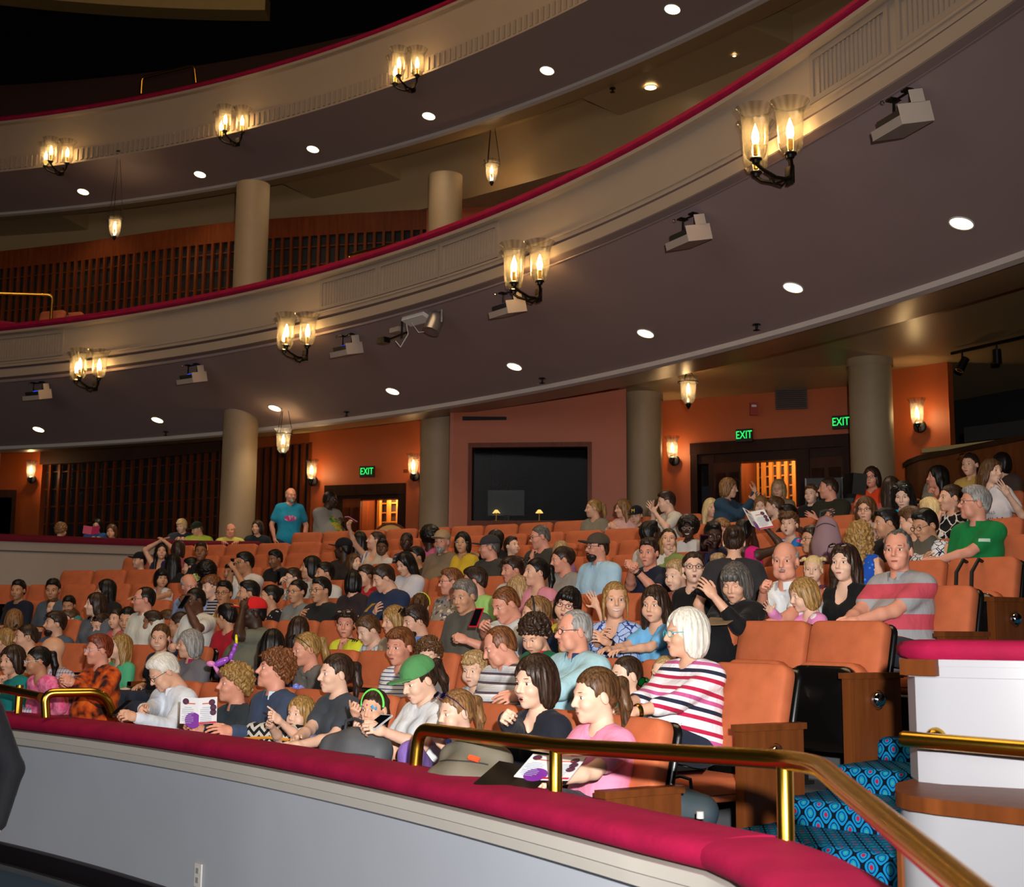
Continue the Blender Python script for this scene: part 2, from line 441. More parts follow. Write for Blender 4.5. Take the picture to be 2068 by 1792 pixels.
HEADS = {}
def head_geo(kind, exp, lod):
    key = (kind, exp, lod)
    if key in HEADS: return HEADS[key]
    h = (.0046, .0066, .0100)[lod]
    sd = SD((-.1, -.135, -.2), (.1, .13, .135), h)
    kid = kind in 'kb'; w = kind in 'wt'; old = kind == 'o'
    jw = .85 if w else (1.0 if not old else 1.12)
    sd.add(('e', (0, .012, .026), (.0735, .094, .087)), .02)
    sd.add(('e', (0, -.03, -.035), (.0575 * (1.06 if kid else 1), .061, .078)), .02)
    sd.add(('e', (0, -.043, -.077), (.042 * jw, .040, .032)), .025)
    sd.add(('c', (0, -.072, -.098), (0, -.070, -.096), .014 if w or kid else .018, .014), .02)
    for x in (-1, 1):
        sd.add(('e', (x * .036, -.058, -.032), (.027, .03, .026)), .02)
        if old: sd.add(('e', (x * .042, -.04, -.075), (.026, .035, .03)), .02)
        if kid: sd.add(('e', (x * .038, -.055, -.05), (.028, .03, .028)), .02)
        sd.add(('e', (x * .0755, .012, -.012), (.010, .019, .031), [[1, 0, 0], [0, .96, -.28], [0, .28, .96]]), .006)
        sd.add(('c', (x * .012, -.081, .021), (x * .044, -.069, .024), .009, .007), .02)
        sd.sub(('e', (x * .031, -.097, .001), (.019, .018, .013)), .012)
    nl = .7 if kid else 1.0
    sd.add(('c', (0, -.084, .010), (0, -.095 - .012 * nl, -.028), .008, .0115 * (1.1 if old else 1)), .012)
    for x in (-1, 1): sd.add(('c', (x * .009, -.093, -.034), (x * .012, -.09, -.035), .008, .008), .006)
    sd.add(('e', (0, -.078, -.066), (.026, .016, .016)), .012)
    sd.add(('c', (0, .022, -.05), (0, .034, -.17), .046 if w or kid else .053, .048 if w or kid else .056), .03)
    V, Q = sd.mesh(); Vs, Qs, Ms = [V], [Q], [np.zeros(len(Q), int)]; n = len(V)
    def app(v, q, mi):
        nonlocal n
        Vs.append(v); Qs.append(q + n); Ms.append(np.full(len(q), mi)); n += len(v)
    seg = 12 if lod == 0 else 8
    er = .0128 * (1.08 if kid else 1)
    for x in (-1, 1):
        if exp in 'z':
            v, q = quadball((x * .031, -.0705, .0), (.0145, .0125, .011), seg); app(v, q, 0)
            v, q = quadball((x * .031, -.0775, -.005), (.012, .006, .0016), seg); app(v, q, 4)
        else:
            v, q = quadball((x * .031, -.0695, .0005), (.0146, er, .0108 if (w or kid) else .0098), seg); app(v, q, 1)
            v, q = quadball((x * .031, -.0800, .0), (.0064, .0032, .0068), seg); app(v, q, 2)
            v, q = quadball((x * .031, -.0720, .0085), (.0165, .0122, .0058), seg); app(v, q, 0)
            v, q = quadball((x * .031, -.0792, .0076), (.0138, .0050, .0017), seg); app(v, q, 4)
        a = np.array([x * .017, -.0880, .0215]); b = np.array([x * .046, -.0745, .0245])
        v, q = quadball((a + b) / 2 + np.array([0, -.0015, .001]), (.0155, .0040, .0022 if w or kid else .0032), seg, R=[[math.cos(x * .38), -math.sin(x * .38), 0], [math.sin(x * .38), math.cos(x * .38), 0], [0, 0, 1]]); app(v, q, 4)
    zz = -.0655
    if exp == 's':
        xs_ = np.linspace(-1, 1, 9); bend = lambda x, z, up_: (x * .027, -.0945 + .010 * x * x, zz + z + up_ * x * x)
        v, q = quadtube([bend(x * .94, .0005, .0072) for x in xs_], .0048); app(v, q, 6)
        v, q = quadtube([bend(x, .0058, .0030) for x in xs_], .0026); app(v, q, 3)
        v, q = quadtube([bend(x, -.0058, .0120) for x in xs_], .0030); app(v, q, 3)
    elif exp == 'o':
        v, q = quadball((0, -.0915, zz - .002), (.0150, .0045, .0085), seg); app(v, q, 5)
        v, q = quadball((0, -.0935, zz + .0065), (.018, .0045, .0032), seg); app(v, q, 3)
        v, q = quadball((0, -.0925, zz - .0115), (.016, .0048, .0036), seg); app(v, q, 3)
    else:
        v, q = quadball((0, -.0925, zz + .0028), (.0215, .0042, .0030), seg); app(v, q, 3)
        v, q = quadball((0, -.0925, zz - .0036), (.0185, .0048, .0040), seg); app(v, q, 3)
        v, q = quadball((0, -.0952, zz), (.0200, .0022, .0009), seg); app(v, q, 5)
    HEADS[key] = (np.concatenate(Vs), np.concatenate(Qs), np.concatenate(Ms)); return HEADS[key]

HAIRG = {}
def hair_mesh(style, col, lod):
    key = (style, col, lod)
    if key in HAIRG: return HAIRG[key]
    h = (.0055, .0075, .0105)[lod]
    base = style.rstrip('0123456789')
    sd = SD((-.19, -.17, -.42 if base in ('long', 'curlylong') else -.24), (.19, .24, .24), h)
    cap = lambda o, k=.012, back=.0: sd.add(('e', (0, .014 + back, .028), (.0735 + o, .094 + o, .087 + o)), k)
    face = lambda: (sd.sub(('e', (0, -.105, -.032), (.058, .085, .100)), .016))
    st = {0: (.0016, 330), 1: (.0018, 260), 2: (.0016, 190)}[lod]
    if base in ('short', 'side', 'buzz', 'thin', 'bald', 'mess'):
        o = {'short': .010, 'side': .012, 'buzz': .004, 'thin': .006, 'bald': .007, 'mess': .016}[base]
        cap(o, back=.006 if base in ('short', 'side', 'thin', 'mess') else .002)
        if base in ('short', 'side', 'mess'): sd.add(('e', (0, -.006, .090), (.062, .078, .036)), .025)
        sd.add(('e', (0, .065, -.02), (.066, .045, .062)), .02)
        sd.cutw((0, .9, 1), .004 if base != 'buzz' else .008)
        if base in ('short', 'side', 'mess', 'thin', 'buzz'):
            for x in (-1, 1): sd.add(('e', (x * .0690, -.022, .016), (.0070, .010, .024)), .008)
        if base == 'side': sd.add(('e', (.018, -.074, .076), (.050, .024, .019)), .015); sd.add(('e', (-.03, -.066, .080), (.03, .024, .018)), .012)
        if base == 'mess': sd.add(('e', (0, -.078, .066), (.056, .022, .022)), .012)
        if base == 'thin':
            for x in (-1, 1): sd.sub(('e', (x * .045, -.075, .080), (.034, .050, .045)), .012)
            sd.sub(('e', (0, -.098, .070), (.050, .040, .040)), .01)
        if base == 'bald': sd.cut((0, .38, -1), -.040)
        if base == 'mess': sd.wob(.004, 130)
        elif base not in ('bald', 'buzz'): sd.strand(st[0], st[1], 'back')
    elif base in ('bob', 'bang', 'long', 'curlylong'):
        cap(.015); o = .0
        for x in (-1, 1): sd.add(('e', (x * .069, .018, -.035), (.027, .062, .092)), .02)
        sd.add(('e', (0, .072, -.03), (.078, .042, .095)), .03)
        if base in ('long', 'curlylong'):
            for x in (-1, 1): sd.add(('c', (x * .078, .02, -.06), (x * .086, .005, -.26), .034, .022), .03)
            sd.add(('e', (0, .078, -.13), (.090, .040, .19)), .03)
        face()
        for x in (-1, 1): sd.sub(('c', (x * .004, -.10, .060), (x * .004, -.045, .125), .007, .003), .008)
        if base in ('bang',): sd.add(('e', (0, -.080, .058), (.060, .022, .034)), .015); sd.sub(('e', (0, -.1, -.035), (.05, .07, .068)), .01)
        sd.sub(('c', (0, .02, -.10), (0, .03, -.45), .040, .060), .01)
        if base == 'curlylong': sd.wob(.008, 95)
        else: sd.strand(st[0] * 1.3, st[1] * .8, 'down')
    elif base in ('pony', 'ponyloose', 'bun', 'topbun', 'pig', 'updo'):
        cap(.009, back=.007); sd.add(('e', (0, .055, -.01), (.068, .055, .068)), .02); sd.cutw((0, .95, 1), -.002, .005)
        for x in (-1, 1): sd.add(('e', (x * .0690, -.022, .014), (.0060, .010, .022)), .008)
        if base == 'ponyloose':
            for x in (-1, 1): sd.add(('c', (x * .060, -.058, .055), (x * .076, -.030, .0), .012, .012), .012); sd.add(('c', (x * .076, -.030, .0), (x * .074, -.020, -.13), .011, .006), .01)
        if base in ('pony', 'ponyloose'):
            sd.add(('c', (0, .100, .045), (0, .142, .030), .022, .026), .01); sd.add(('c', (0, .142, .030), (0, .150, -.07), .030, .028), .02); sd.add(('c', (0, .150, -.07), (0, .125, -.19), .028, .010), .02)
        if base == 'bun': sd.add(('e', (0, .115, .045), (.042, .038, .042)), .006)
        if base == 'topbun': sd.add(('e', (0, .045, .130), (.040, .040, .036)), .006)
        if base == 'updo': sd.add(('e', (0, .100, .02), (.052, .042, .072)), .015)
        if base == 'pig':
            for x in (-1, 1): sd.add(('e', (x * .072, .020, .088), (.018, .018, .018)), .004); sd.add(('c', (x * .080, .022, .092), (x * .112, .03, .075), .018, .012), .006)
        sd.strand(st[0], st[1], 'back')
    elif base == 'curly':
        cap(.030); sd.add(('e', (0, .05, -.01), (.090, .075, .085)), .02); sd.cut((0, .8, 1), -.008); sd.wob(.0085, 115)
    elif base == 'beard':
        sd.add(('e', (0, -.048, -.080), (.053, .051, .044)), .01); sd.add(('c', (0, -.076, -.100), (0, -.072, -.118), .022, .016), .02); sd.cut((0, -.35, -1), .054); sd.sub(('e', (0, -.104, -.066), (.022, .02, .008)), .004)
        sd.add(('c', (-.020, -.0945, -.055), (.020, -.0945, -.055), .0062, .0062), .004); sd.wob(.0012, 260)
    elif base == 'mustache':
        sd.add(('c', (-.022, -.092, -.056), (0, -.097, -.052), .0055, .007), .004); sd.add(('c', (.022, -.092, -.056), (0, -.097, -.052), .0055, .007), .004)
    elif base == 'afro':
        sd.add(('e', (0, .03, .045), (.125, .13, .125))); sd.sub(('e', (0, -.12, -.04), (.075, .09, .115)), .01); sd.cut((0, .6, 1), -.06); sd.wob(.006, 120)
    V, Q = sd.mesh()
    m = MATS.get('hair_' + col)
    if m is None:
        k = NT('hair_' + col); v = k.tex('Object', (1, 1, .12)); f = k.noise(v, 110, 3); c = rgb(HAIR[col])
        fr = k.n('ShaderNodeMapRange'); fr.inputs[1].default_value = .38; fr.inputs[2].default_value = .64; k.l(f, fr.inputs[0]); k.l(k.mix(fr.outputs[0], tuple(x * (.42 + .4 * min(1, c[1] * 2)) for x in c[:3]) + (1,), tuple(min(1, x * (1.75 - .6 * min(1, c[1] * 2))) for x in c[:3]) + (1,)), k.b.inputs['Base Color'])
        k.b.inputs['Roughness'].default_value = .42; k.b.inputs['Specular IOR Level'].default_value = .35; k.bump(f, .5, .004); m = MATS['hair_' + col] = k.m
    HAIRG[key] = np_mesh('hair', V, Q, None, [m]); return HAIRG[key]

ACC = {}
def acc_mesh(kind, col):
    key = (kind, col)
    if key in ACC: return ACC[key]
    b = MB()
    if kind in ('glasses', 'shades'):
        fm = mat('frame_' + col.strip('#'), col, .3, var=0); lm = mat('lens_dark', '#15101a', .08, var=0, coat=.6)
        for x in (-1, 1):
            c = np.array([x * .033, -.1, -.001]); pts = [c + np.array([.022 * math.cos(t), .006 * abs(math.cos(t)) * (1 if x * math.cos(t) > 0 else 0), .0165 * math.sin(t)]) for t in np.linspace(0, 2 * PI, 16, endpoint=False)]
            b.tube(pts, .0019, 5, 0, closed=True)
            b.tube([(x * .055, -.095, .004), (x * .079, -.05, .006), (x * .081, .012, .002), (x * .079, .035, -.014)], .0018, 5, 0)
            if kind == 'shades': b.ball(c + np.array([0, .002, 0]), (.021, .003, .0155), 12, 1)
        b.tube([(-.011, -.101, .003), (0, -.104, .006), (.011, -.101, .003)], .0018, 5, 0)
        me = b.mesh(kind, [fm, lm])
    elif kind == 'cap':
        sd = SD((-.13, -.25, -.02), (.13, .14, .17), .0065)
        sd.add(('e', (0, .012, .046), (.089, .108, .088))); sd.cut((0, -.05, 1), .030)
        s2 = SD((-.13, -.25, -.02), (.13, .14, .17), .0065); s2.add(('e', (0, -.10, .040), (.074, .095, .008), [[1, 0, 0], [0, .98, .17], [0, -.17, .98]])); s2.cut((0, -1, 0), .045)
        sd.F = np.minimum(sd.F, s2.F); sd.add(('e', (0, .012, .130), (.009, .009, .006)), .004)
        V, Q = sd.mesh(); me = np_mesh('cap', V, Q, None, [cloth('cap_' + col.strip('#'), 'plain', [col])])
    elif kind == 'band':
        b.tube([(.081 * math.sin(t), -.018 + .012 * math.cos(t), .030 + .094 * math.cos(t)) for t in np.linspace(-1.75, 1.75, 22)], .0075, 6); me = b.mesh('headband', mat('band_' + col.strip('#'), col, .5, var=.05))
    elif kind == 'ears':
        for x in (-1, 1): b.tube([(x * .045, 0, .105), (x * .058, 0, .16)], [.022, .002], 6)
        b.tube([(.082 * math.sin(t), 0, .030 + .094 * math.cos(t)) for t in np.linspace(-1.4, 1.4, 18)], .004, 6); me = b.mesh('ear_headband', mat('band_' + col.strip('#'), col, .6))
    ACC[key] = me; return me

HANDS = {}
def hand_geo(pose, lod):
    """right hand, wrist at the origin, fingers along +Y, palm facing -Z, thumb on the -X side"""
    key = (pose, lod)
    if key in HANDS: return HANDS[key]
    h = (.0042, .0056, .0085)[lod]
    curl = {'relax': (.35, .42, .5, .55), 'flat': (.08, .08, .1, .12), 'fist': (1.45, 1.5, 1.5, 1.5), 'point': (.1, 1.4, 1.5, 1.5), 'grip': (.85, .9, .95, 1.0)}[pose]
    sd = SD((-.085, -.04, -.09), (.075, .21, .035), h)
    sd.add(('e', (.0, .048, 0), (.040, .052, .0155)), .01)
    sd.add(('c', (0, -.025, 0), (0, .02, 0), .025, .028), .02)
    sd.add(('e', (-.022, .03, -.010), (.020, .032, .014)), .012)
    L = ((.040, .025, .020), (.044, .028, .021), (.041, .026, .020), (.031, .020, .017))
    for i in range(4):
        x = -.030 + .0205 * i; p = np.array([x, .086 - .006 * abs(i - 1.2), 0.0]); a = 0.0; sp = (-.10, -.02, .06, .16)[i] * (1.4 if pose == 'flat' else .7 if pose in ('relax', 'point') else .2)
        r = (.0088, .009, .0086, .0074)[i]
        for j in range(3):
            a += curl[i] * (.9, 1.0, .7)[j]; d = np.array([math.sin(sp) * math.cos(a), math.cos(sp) * math.cos(a), -math.sin(a)]); q = p + d * L[i][j]
            sd.add(('c', p, q, r - .0007 * j, r - .0007 * (j + 1)), .003 if j else .006); p = q
    tb = {'relax': .5, 'flat': .9, 'fist': -.1, 'point': .0, 'grip': .25}[pose]
    p = np.array([-.030, .022, -.008]); d = np.array([-math.sin(tb + .25), math.cos(tb + .25), -.35]); d /= np.linalg.norm(d); q = p + d * .040; sd.add(('c', p, q, .0125, .0105), .010)
    d2 = np.array([-math.sin(tb - .15), math.cos(tb - .15), -.45]); d2 /= np.linalg.norm(d2); m = q + d2 * .030; sd.add(('c', q, m, .0102, .0092), .004)
    d3 = np.array([-math.sin(tb - .5), math.cos(tb - .5), -.4]); d3 /= np.linalg.norm(d3); sd.add(('c', m, m + d3 * .022, .0090, .0078), .004)
    HANDS[key] = sd.mesh(); return HANDS[key]

def rotz(a): c, s = math.cos(a), math.sin(a); return np.array([[c, -s, 0], [s, c, 0], [0, 0, 1.0]])
def rotx(a): c, s = math.cos(a), math.sin(a); return np.array([[1.0, 0, 0], [0, c, -s], [0, s, c]])
def roty(a): c, s = math.cos(a), math.sin(a); return np.array([[c, 0, s], [0, 1.0, 0], [-s, 0, c]])
def unit(v): v = np.asarray(v, float); return v / (np.linalg.norm(v) + 1e-12)

AGE = {'m': (1.0, 1.0), 'o': (.98, 1.0), 'w': (.93, .96), 't': (.86, .95), 'k': (.72, .90), 'b': (.58, .82)}
RISE = .222
def row_R(k): return 18.85 + .95 * (k - 1)
def row_z(k): return .30 + RISE * (k - 1)
PEOPLE = []

def person(px, py, k, age, yaw, pitch, hair, skin, top, arms, label, hs=None, roll=0, byaw=None, dr=0.0, fat=1.0, stand=False, glasses=None, shades=None, cap=None,
           band=None, ears=None, exp='n', legs='long', pants='#2b3140', sh=0.0, depth=None, fl=None, knees=None, side=0.0, vneck=False, collar=None):
    """px,py: crown of the head in the photograph; k: seating row; yaw: 0 towards the viewer, -90 profile to the left"""
    s, hs0 = AGE[age]; hs = hs or hs0
    top_p = atdepth(px, py, depth) if depth else hitcyl(px, py, row_R(k) + dr)
    H = top_p - np.array([0, 0, .1125 * hs])
    d = float(np.linalg.norm(H[:2])); lod = 0 if d < 8.6 else (1 if d < 12.5 else 2)
    t = -H[:2] / d; rt = np.array([-t[1], t[0]])
    def head_of(deg): f = t * math.cos(math.radians(deg)) + rt * math.sin(math.radians(deg)); return math.atan2(f[0], -f[1])
    rzh = head_of(yaw)
    dc = unit(CR - H[:2]); rzb = math.atan2(dc[0], -dc[1]) if byaw is None else head_of(byaw)
    fz = row_z(k) if fl is None else fl
    rad = unit(H[:2] - CR)
    hip = H[:2].copy()
    if byaw is None and not stand: hip = H[:2] - rad * dr + rad * .02
    hip = hip + np.array([-rad[1], rad[0]]) * side
    root = np.array([hip[0], hip[1], fz]); Rb = rotz(rzb)
    def loc(w): return Rb.T @ (np.asarray(w, float) - root)
    Hl = loc(H)
    Rh = rotz(rzh - rzb) @ rotx(math.radians(pitch)) @ roty(math.radians(roll))
    nv = np.array([0, .032, -.168]) * hs
    N = Hl + .55 * (Rh @ nv) + .45 * nv
    L0 = .53 * s
    P = np.array([0, 0, .45 + .085 * s]); up = N - P; L = np.linalg.norm(up)
    raised = stand
    if stand: P = N - np.array([0, 0, L0]); up = N - P; L = L0
    elif L > 1.12 * L0: P = N - up / L * 1.06 * L0; up = N - P; L = 1.06 * L0; raised = P[2] > .45 + .30 * s
    elif L < .72 * L0: P = P - np.array([0, 0, .72 * L0 - L]); up = N - P; L = np.linalg.norm(up)
    u = up / L
    w = s * (.93 if age == 'w' else 1.0) * (.5 + .5 * fat)
    ex = np.array([1.0, 0, 0]); fw = unit(np.cross(ex, u)); fw = fw if fw[1] < 0 else -fw
    Sc = N - u * .048 * s
    S = {-1: Sc - ex * .165 * w, 1: Sc + ex * .165 * w}      # -1: person's right, 1: left
    Ch = P + u * L * .60; Be = P + u * L * .30
    torso = [('c', P - ex * .075 * w, P + ex * .075 * w, .118 * w * fat ** .5, .118 * w * fat ** .5),
             ('c', P - ex * .045 * w, Ch - ex * .075 * w, .105 * w * fat ** .5, .100 * w), ('c', P + ex * .045 * w, Ch + ex * .075 * w, .105 * w * fat ** .5, .100 * w),
             ('c', Ch - ex * .075 * w, Sc - u * .03 - ex * .095 * w, .100 * w, .075 * w), ('c', Ch + ex * .075 * w, Sc - u * .03 + ex * .095 * w, .100 * w, .075 * w),
             ('c', S[-1] + ex * .02, S[1] - ex * .02, .055 * w, .055 * w),
             ('c', N + u * .01, S[-1] * .75 + N * .25, .045 * s, .048 * w), ('c', N + u * .01, S[1] * .75 + N * .25, .045 * s, .048 * w)]
    if age == 'w': torso += [('c', Ch + fw * .085 * w + ex * x * .072 * w - u * .0, Ch + fw * .09 * w + ex * x * .07 * w, .060 * w, .056 * w) for x in (-1, 1)]
    if fat > 1.08: torso.append(('c', Be + fw * .05 * w, Be + fw * .06 * w, .15 * w * (fat - .05), .15 * w * (fat - .05)))
    neck = ('c', N - u * .02, Hl + Rh @ (np.array([0, .028, -.085]) * hs), (.050 if age in 'wtkb' else .058) * hs, .047 * hs)
    # arms
    la, lb = .285 * s, .255 * s
    armp = []; fore = []; hands = []; uppers = []
    presets = {'l': (N * 0 + P + np.array([.04, -.25 * s, .10 * s]), 'relax'), 't': (P + np.array([.11 * s, -.30 * s, .10 * s]), 'relax'),
               'c': (Hl + Rh @ (np.array([.02, -.120, -.195]) * hs), 'fist'), 'k': (Hl + Rh @ (np.array([.085, -.06, -.13]) * hs), 'fist'),
               'm': (Hl + Rh @ (np.array([.03, -.135, -.125]) * hs), 'relax'), 'f': (Hl + Rh @ (np.array([.03, -.15, .02]) * hs), 'relax'),
               'x': (Ch + fw * .19 * s + np.array([-.07 * s, 0, -.04]), 'relax'), 'p': (Ch + np.array([.05, -.30 * s, .02]), 'grip'),
               'b': (P + np.array([.07, -.34 * s, .22 * s]), 'grip'), 'u': (Hl + np.array([.05, .0, .14 * hs]), 'flat'), 'r': (P + np.array([.10 * s, -.52 * s, .30 * s]), 'relax'),
               'd': (P + np.array([.24 * w, -.03, -.02]), 'relax'), 's': (P + np.array([.25 * w, -.20 * s, .12 * s]), 'relax'), 'o': (Ch + np.array([.10, -.48 * s, .10 * s]), 'flat')}
    for sd_, a in ((-1, arms[0]), (1, arms[1])):
        if isinstance(a, tuple):
            dd = d + a[2]; rr = ray(a[0], a[1]); tt = dd / np.linalg.norm(rr[:2]); W = loc(np.array([rr[0] * tt, rr[1] * tt, rr[2] * tt + EYE])); pose = a[3] if len(a) > 3 else 'relax'
        else:
            W, pose = presets[a]; W = W.copy()
            if a in 'ckmf': c0 = Hl; off = Rh.T @ (W - c0); off[0] *= sd_; W = c0 + Rh @ off
            else: W[0] *= sd_
        Sh = S[sd_]; v = W - Sh; D = np.linalg.norm(v)
        if D > (la + lb) * .985: W = Sh + v / D * (la + lb) * .985; v = W - Sh; D = np.linalg.norm(v)
        D = max(D, abs(la - lb) + .03)
        ca = (la * la + D * D - lb * lb) / (2 * la * D); ca = max(-1, min(1, ca)); hgt = la * math.sqrt(1 - ca * ca)
        pole = np.array([.55 * sd_, .25, -1.0])
        if a == 'u': pole = np.array([1.0 * sd_, -.3, .1])
        vd = unit(v); pole = unit(pole - vd * (pole @ vd))
        El = Sh + vd * la * ca + pole * hgt
        uppers.append((sd_, Sh, El, W)); fd = unit(W - El)
        pn = unit({'l': (-.2 * sd_, .1, -1), 't': (0, .1, -1), 'd': (-sd_, 0, 0), 'u': (0, 0, -1), 's': (0, 0, -1), 'r': (0, 0, -1), 'o': (0, -.3, -1), 'x': (0, 1, -.3), 'p': (-.3 * sd_, .9, -.2), 'b': (-.3 * sd_, .5, .8)}.get(a if isinstance(a, str) else '', (-.5 * sd_, .6, -.5)))
        if isinstance(a, tuple) and len(a) > 4: pn = unit(np.array(a[4]) * np.array([sd_ if False else 1, 1, 1]))
        hd = fd
        if a in ('l', 't', 'r', 's'): hd = unit(fd + np.array([0, -.3, .0]) - np.array([0, 0, fd[2] * .6]))
        if a in ('c', 'k', 'm'): hd = unit(fd + np.array([0, 0, .4]))
        pn = unit(pn - hd * (pn @ hd)); zz = -pn; xx = np.cross(hd, zz)
        M = np.stack([xx, hd, zz], 1)
        hv, hq = hand_geo(pose, lod)
        hv = hv.copy()
        if sd_ == 1: hv[:, 0] *= -1; hq = hq[:, ::-1]
        hands.append(((hv * (.95 * s ** .8)) @ M.T + W, hq))
    up_r, el_r, wr_r = .048 * w, .040 * w, .027 * s
    for sd_, Sh, El, W in uppers:
        armp += [('c', Sh, El, up_r * 1.08, el_r)]; fore += [('c', El, El * .65 + W * .35, el_r, el_r * .96), ('c', El * .65 + W * .35, W, el_r * .96, wr_r)]
    # legs
    legp = []; shins = []; feet = []
    gx = .085 * w
    for sd_ in (-1, 1):
        hp = P + np.array([gx * sd_, -.01, -.03])
        if raised:
            kn = hp + np.array([.01 * sd_, -.03, -.42 * s]); an = kn + np.array([0, .03, -.40 * s])
        else:
            kn = hp + np.array([.035 * sd_, -.44 * s, .03 * s]); an = kn + np.array([.0, .19 if k == 1 else .04, -min(.42 * s, kn[2] - .08)])
        if knees and knees[0] == sd_:
            rr = ray(knees[1], knees[2]); dd = d + knees[3]; tt = dd / np.linalg.norm(rr[:2]); K = loc(np.array([rr[0] * tt, rr[1] * tt, rr[2] * tt + EYE]))
            kn = hp + unit(K - hp) * .44 * s; an = kn + np.array([.0, -.05, -.42 * s]) + np.array([0, 0, 0])
        legp.append(('c', hp, kn, .088 * w * fat ** .4, .060 * w)); shins += [('c', kn, kn * .6 + an * .4, .058 * w, .056 * w), ('c', kn * .6 + an * .4, an, .056 * w, .036 * s)]
        feet.append(('c', an + np.array([0, .02, -.03]), an + np.array([0, -.15 * s, -.045]), .036 * s, .028 * s))
    hb = (.0135, .018, .025)[lod]
    allp = torso + armp + fore + legp + shins + feet
    pts = np.array([p[1] for p in allp] + [p[2] for p in allp] + [neck[1], neck[2]]); lo, hi = pts.min(0) - .2, pts.max(0) + .2
    sd = SD(lo, hi, hb)
    for p in torso: sd.add(p, .05 * s)
    for p in legp: sd.add(p, .05 * s)
    for p in armp: sd.add(p, .03 * s)
    for p in fore + shins + feet: sd.add(p, .018)
    sd.add(neck, .03)
    V, Q = sd.mesh(); Vs, Qs, Ms = [V], [Q], [np.zeros(len(Q), int)]; n = len(V)
    hv, hq, hm = head_geo('w' if age == 'w' else ('k' if age in 'kb' else ('t' if age == 't' else age)), exp, lod)
    Vs.append((hv * hs) @ Rh.T + Hl); Qs.append(hq + n); Ms.append(hm); n += len(hv)
    for v, q in hands: Vs.append(v); Qs.append(q + n); Ms.append(np.zeros(len(q), int)); n += len(v)
    hst, hcol = hair if hair else (None, 'dgray')
    if cap and hst in ('short', 'side', 'mess', 'thin'): hst = 'buzz'
    me = np_mesh('person', np.concatenate(Vs), np.concatenate(Qs), np.concatenate(Ms), skin_mats(skin, hcol))
    o = link('person', me); o.location = root; o.rotation_euler = (0, 0, rzb)
    tag(o, label, 'person', 'audience members in the hall' if not stand else 'people standing in the hall')
    # clothing
    cm, sleeve = top
    sd = SD(lo, hi, hb); off = .013 if lod < 2 else .016
    for p in torso: sd.add(p, .05 * s, off)
    for sd_, Sh, El, W in uppers:
        if sleeve == 'n': continue
        f = {'c': .28, 's': .62, 'h': 1.0, 'l': 1.0}[sleeve]; E2 = Sh + (El - Sh) * f
        sd.add(('c', Sh, E2, up_r * 1.12 + off, (el_r if f == 1 else up_r * 1.05) + off), .03 * s)
        if sleeve in 'lh':
            W2 = El + (W - El) * (.94 if sleeve == 'l' else .45); sd.add(('c', El, W2, el_r + off, (wr_r + .008 if sleeve == 'l' else el_r) + off * .7), .018)
    nn = unit(neck[2] - neck[1]); sd.sub(('c', N - nn * .004 * s + fw * .004, N + nn * .2 + fw * .03, .056 * hs, .072 * hs), .02)
    if sleeve == 'n':
        for x in (-1, 1): sd.sub(('c', S[x] + ex * x * .012 * s, S[x] + ex * x * .12, .060 * w, .08 * w), .012)
        sd.sub(('c', N + fw * .04 - u * .03, N + fw * .08 - u * .06, .055 * s, .05 * s), .02)
    if vneck: sd.sub(('c', N + fw * .05 * s - u * .02, N + fw * .12 * s - u * .13 * s, .05 * s, .018 * s), .015)
    V, Q = sd.mesh(); link('shirt', np_mesh('shirt', V, Q, None, [cm]), o)
    if collar:
        b = MB(); zc = nn; xc = unit(np.cross(zc, -fw)); yc = np.cross(zc, xc); Rc = np.stack([xc, yc, zc], 1); fa = math.atan2(fw @ yc, fw @ xc)
        r0 = .066 * hs * (1.05 if age in 'mo' else .95)
        b.lathe([(r0 + .020, -.020), (r0 + .006, .030 * s), (r0 - .004, .032 * s), (r0 + .010, -.018)], 20, N + nn * .012, Rc, 0, fa + .35, fa + 2 * PI - .35)
        b.build('collar', collar, o)
    if legs != 'bare':
        sd = SD(lo, hi, hb)
        for p in torso[:1]: sd.add(p, .05 * s, off * .8)
        for p in legp:
            b = p[2] if legs != 'short' else p[1] + (p[2] - p[1]) * .86
            sd.add(('c', p[1], b, p[3], p[4]), .04 * s, off)
        if legs == 'long':
            for p in shins: sd.add(p, .02, off)
        if legs == 'capri':
            for p in shins[::2]: sd.add(('c', p[1], p[1] + (p[2] - p[1]) * .4, p[3], p[3]), .02, off)
        V, Q = sd.mesh(); link('trousers' if legs == 'long' else 'shorts', np_mesh('trousers', V, Q, None, [cloth('leg_' + pants.strip('#'), 'plain', [pants])]), o)
    M4 = Matrix.Translation(Hl) @ Matrix(Rh.tolist()).to_4x4() @ Matrix.Scale(hs, 4)
    if hst: h_ = link('hair', hair_mesh(hst, hcol, lod), o); h_.matrix_local = M4
    for wd in ('beard', 'mustache'):
        if wd in label or (wd == 'beard' and 'stubble' in label): bo = link(wd, hair_mesh(wd, 'gray' if ('gray' in label) else hcol, lod), o); bo.matrix_local = M4
    def acc(name, kind, col, mx=None):
        a = link(name, acc_mesh(kind, col), o); a.matrix_local = M4 @ mx if mx is not None else M4; return a
    if glasses: acc('glasses', 'glasses', glasses)
    if shades: acc('sunglasses', 'shades', shades, Matrix.Translation((0, -.006, .022)) @ Matrix.Rotation(math.radians(-48), 4, 'X') @ Matrix.Scale(1.2, 4))
    if cap: acc('cap', 'cap', cap)
    if band: acc('headband', 'band', band)
    if ears: acc('ear_headband', 'ears', ears)
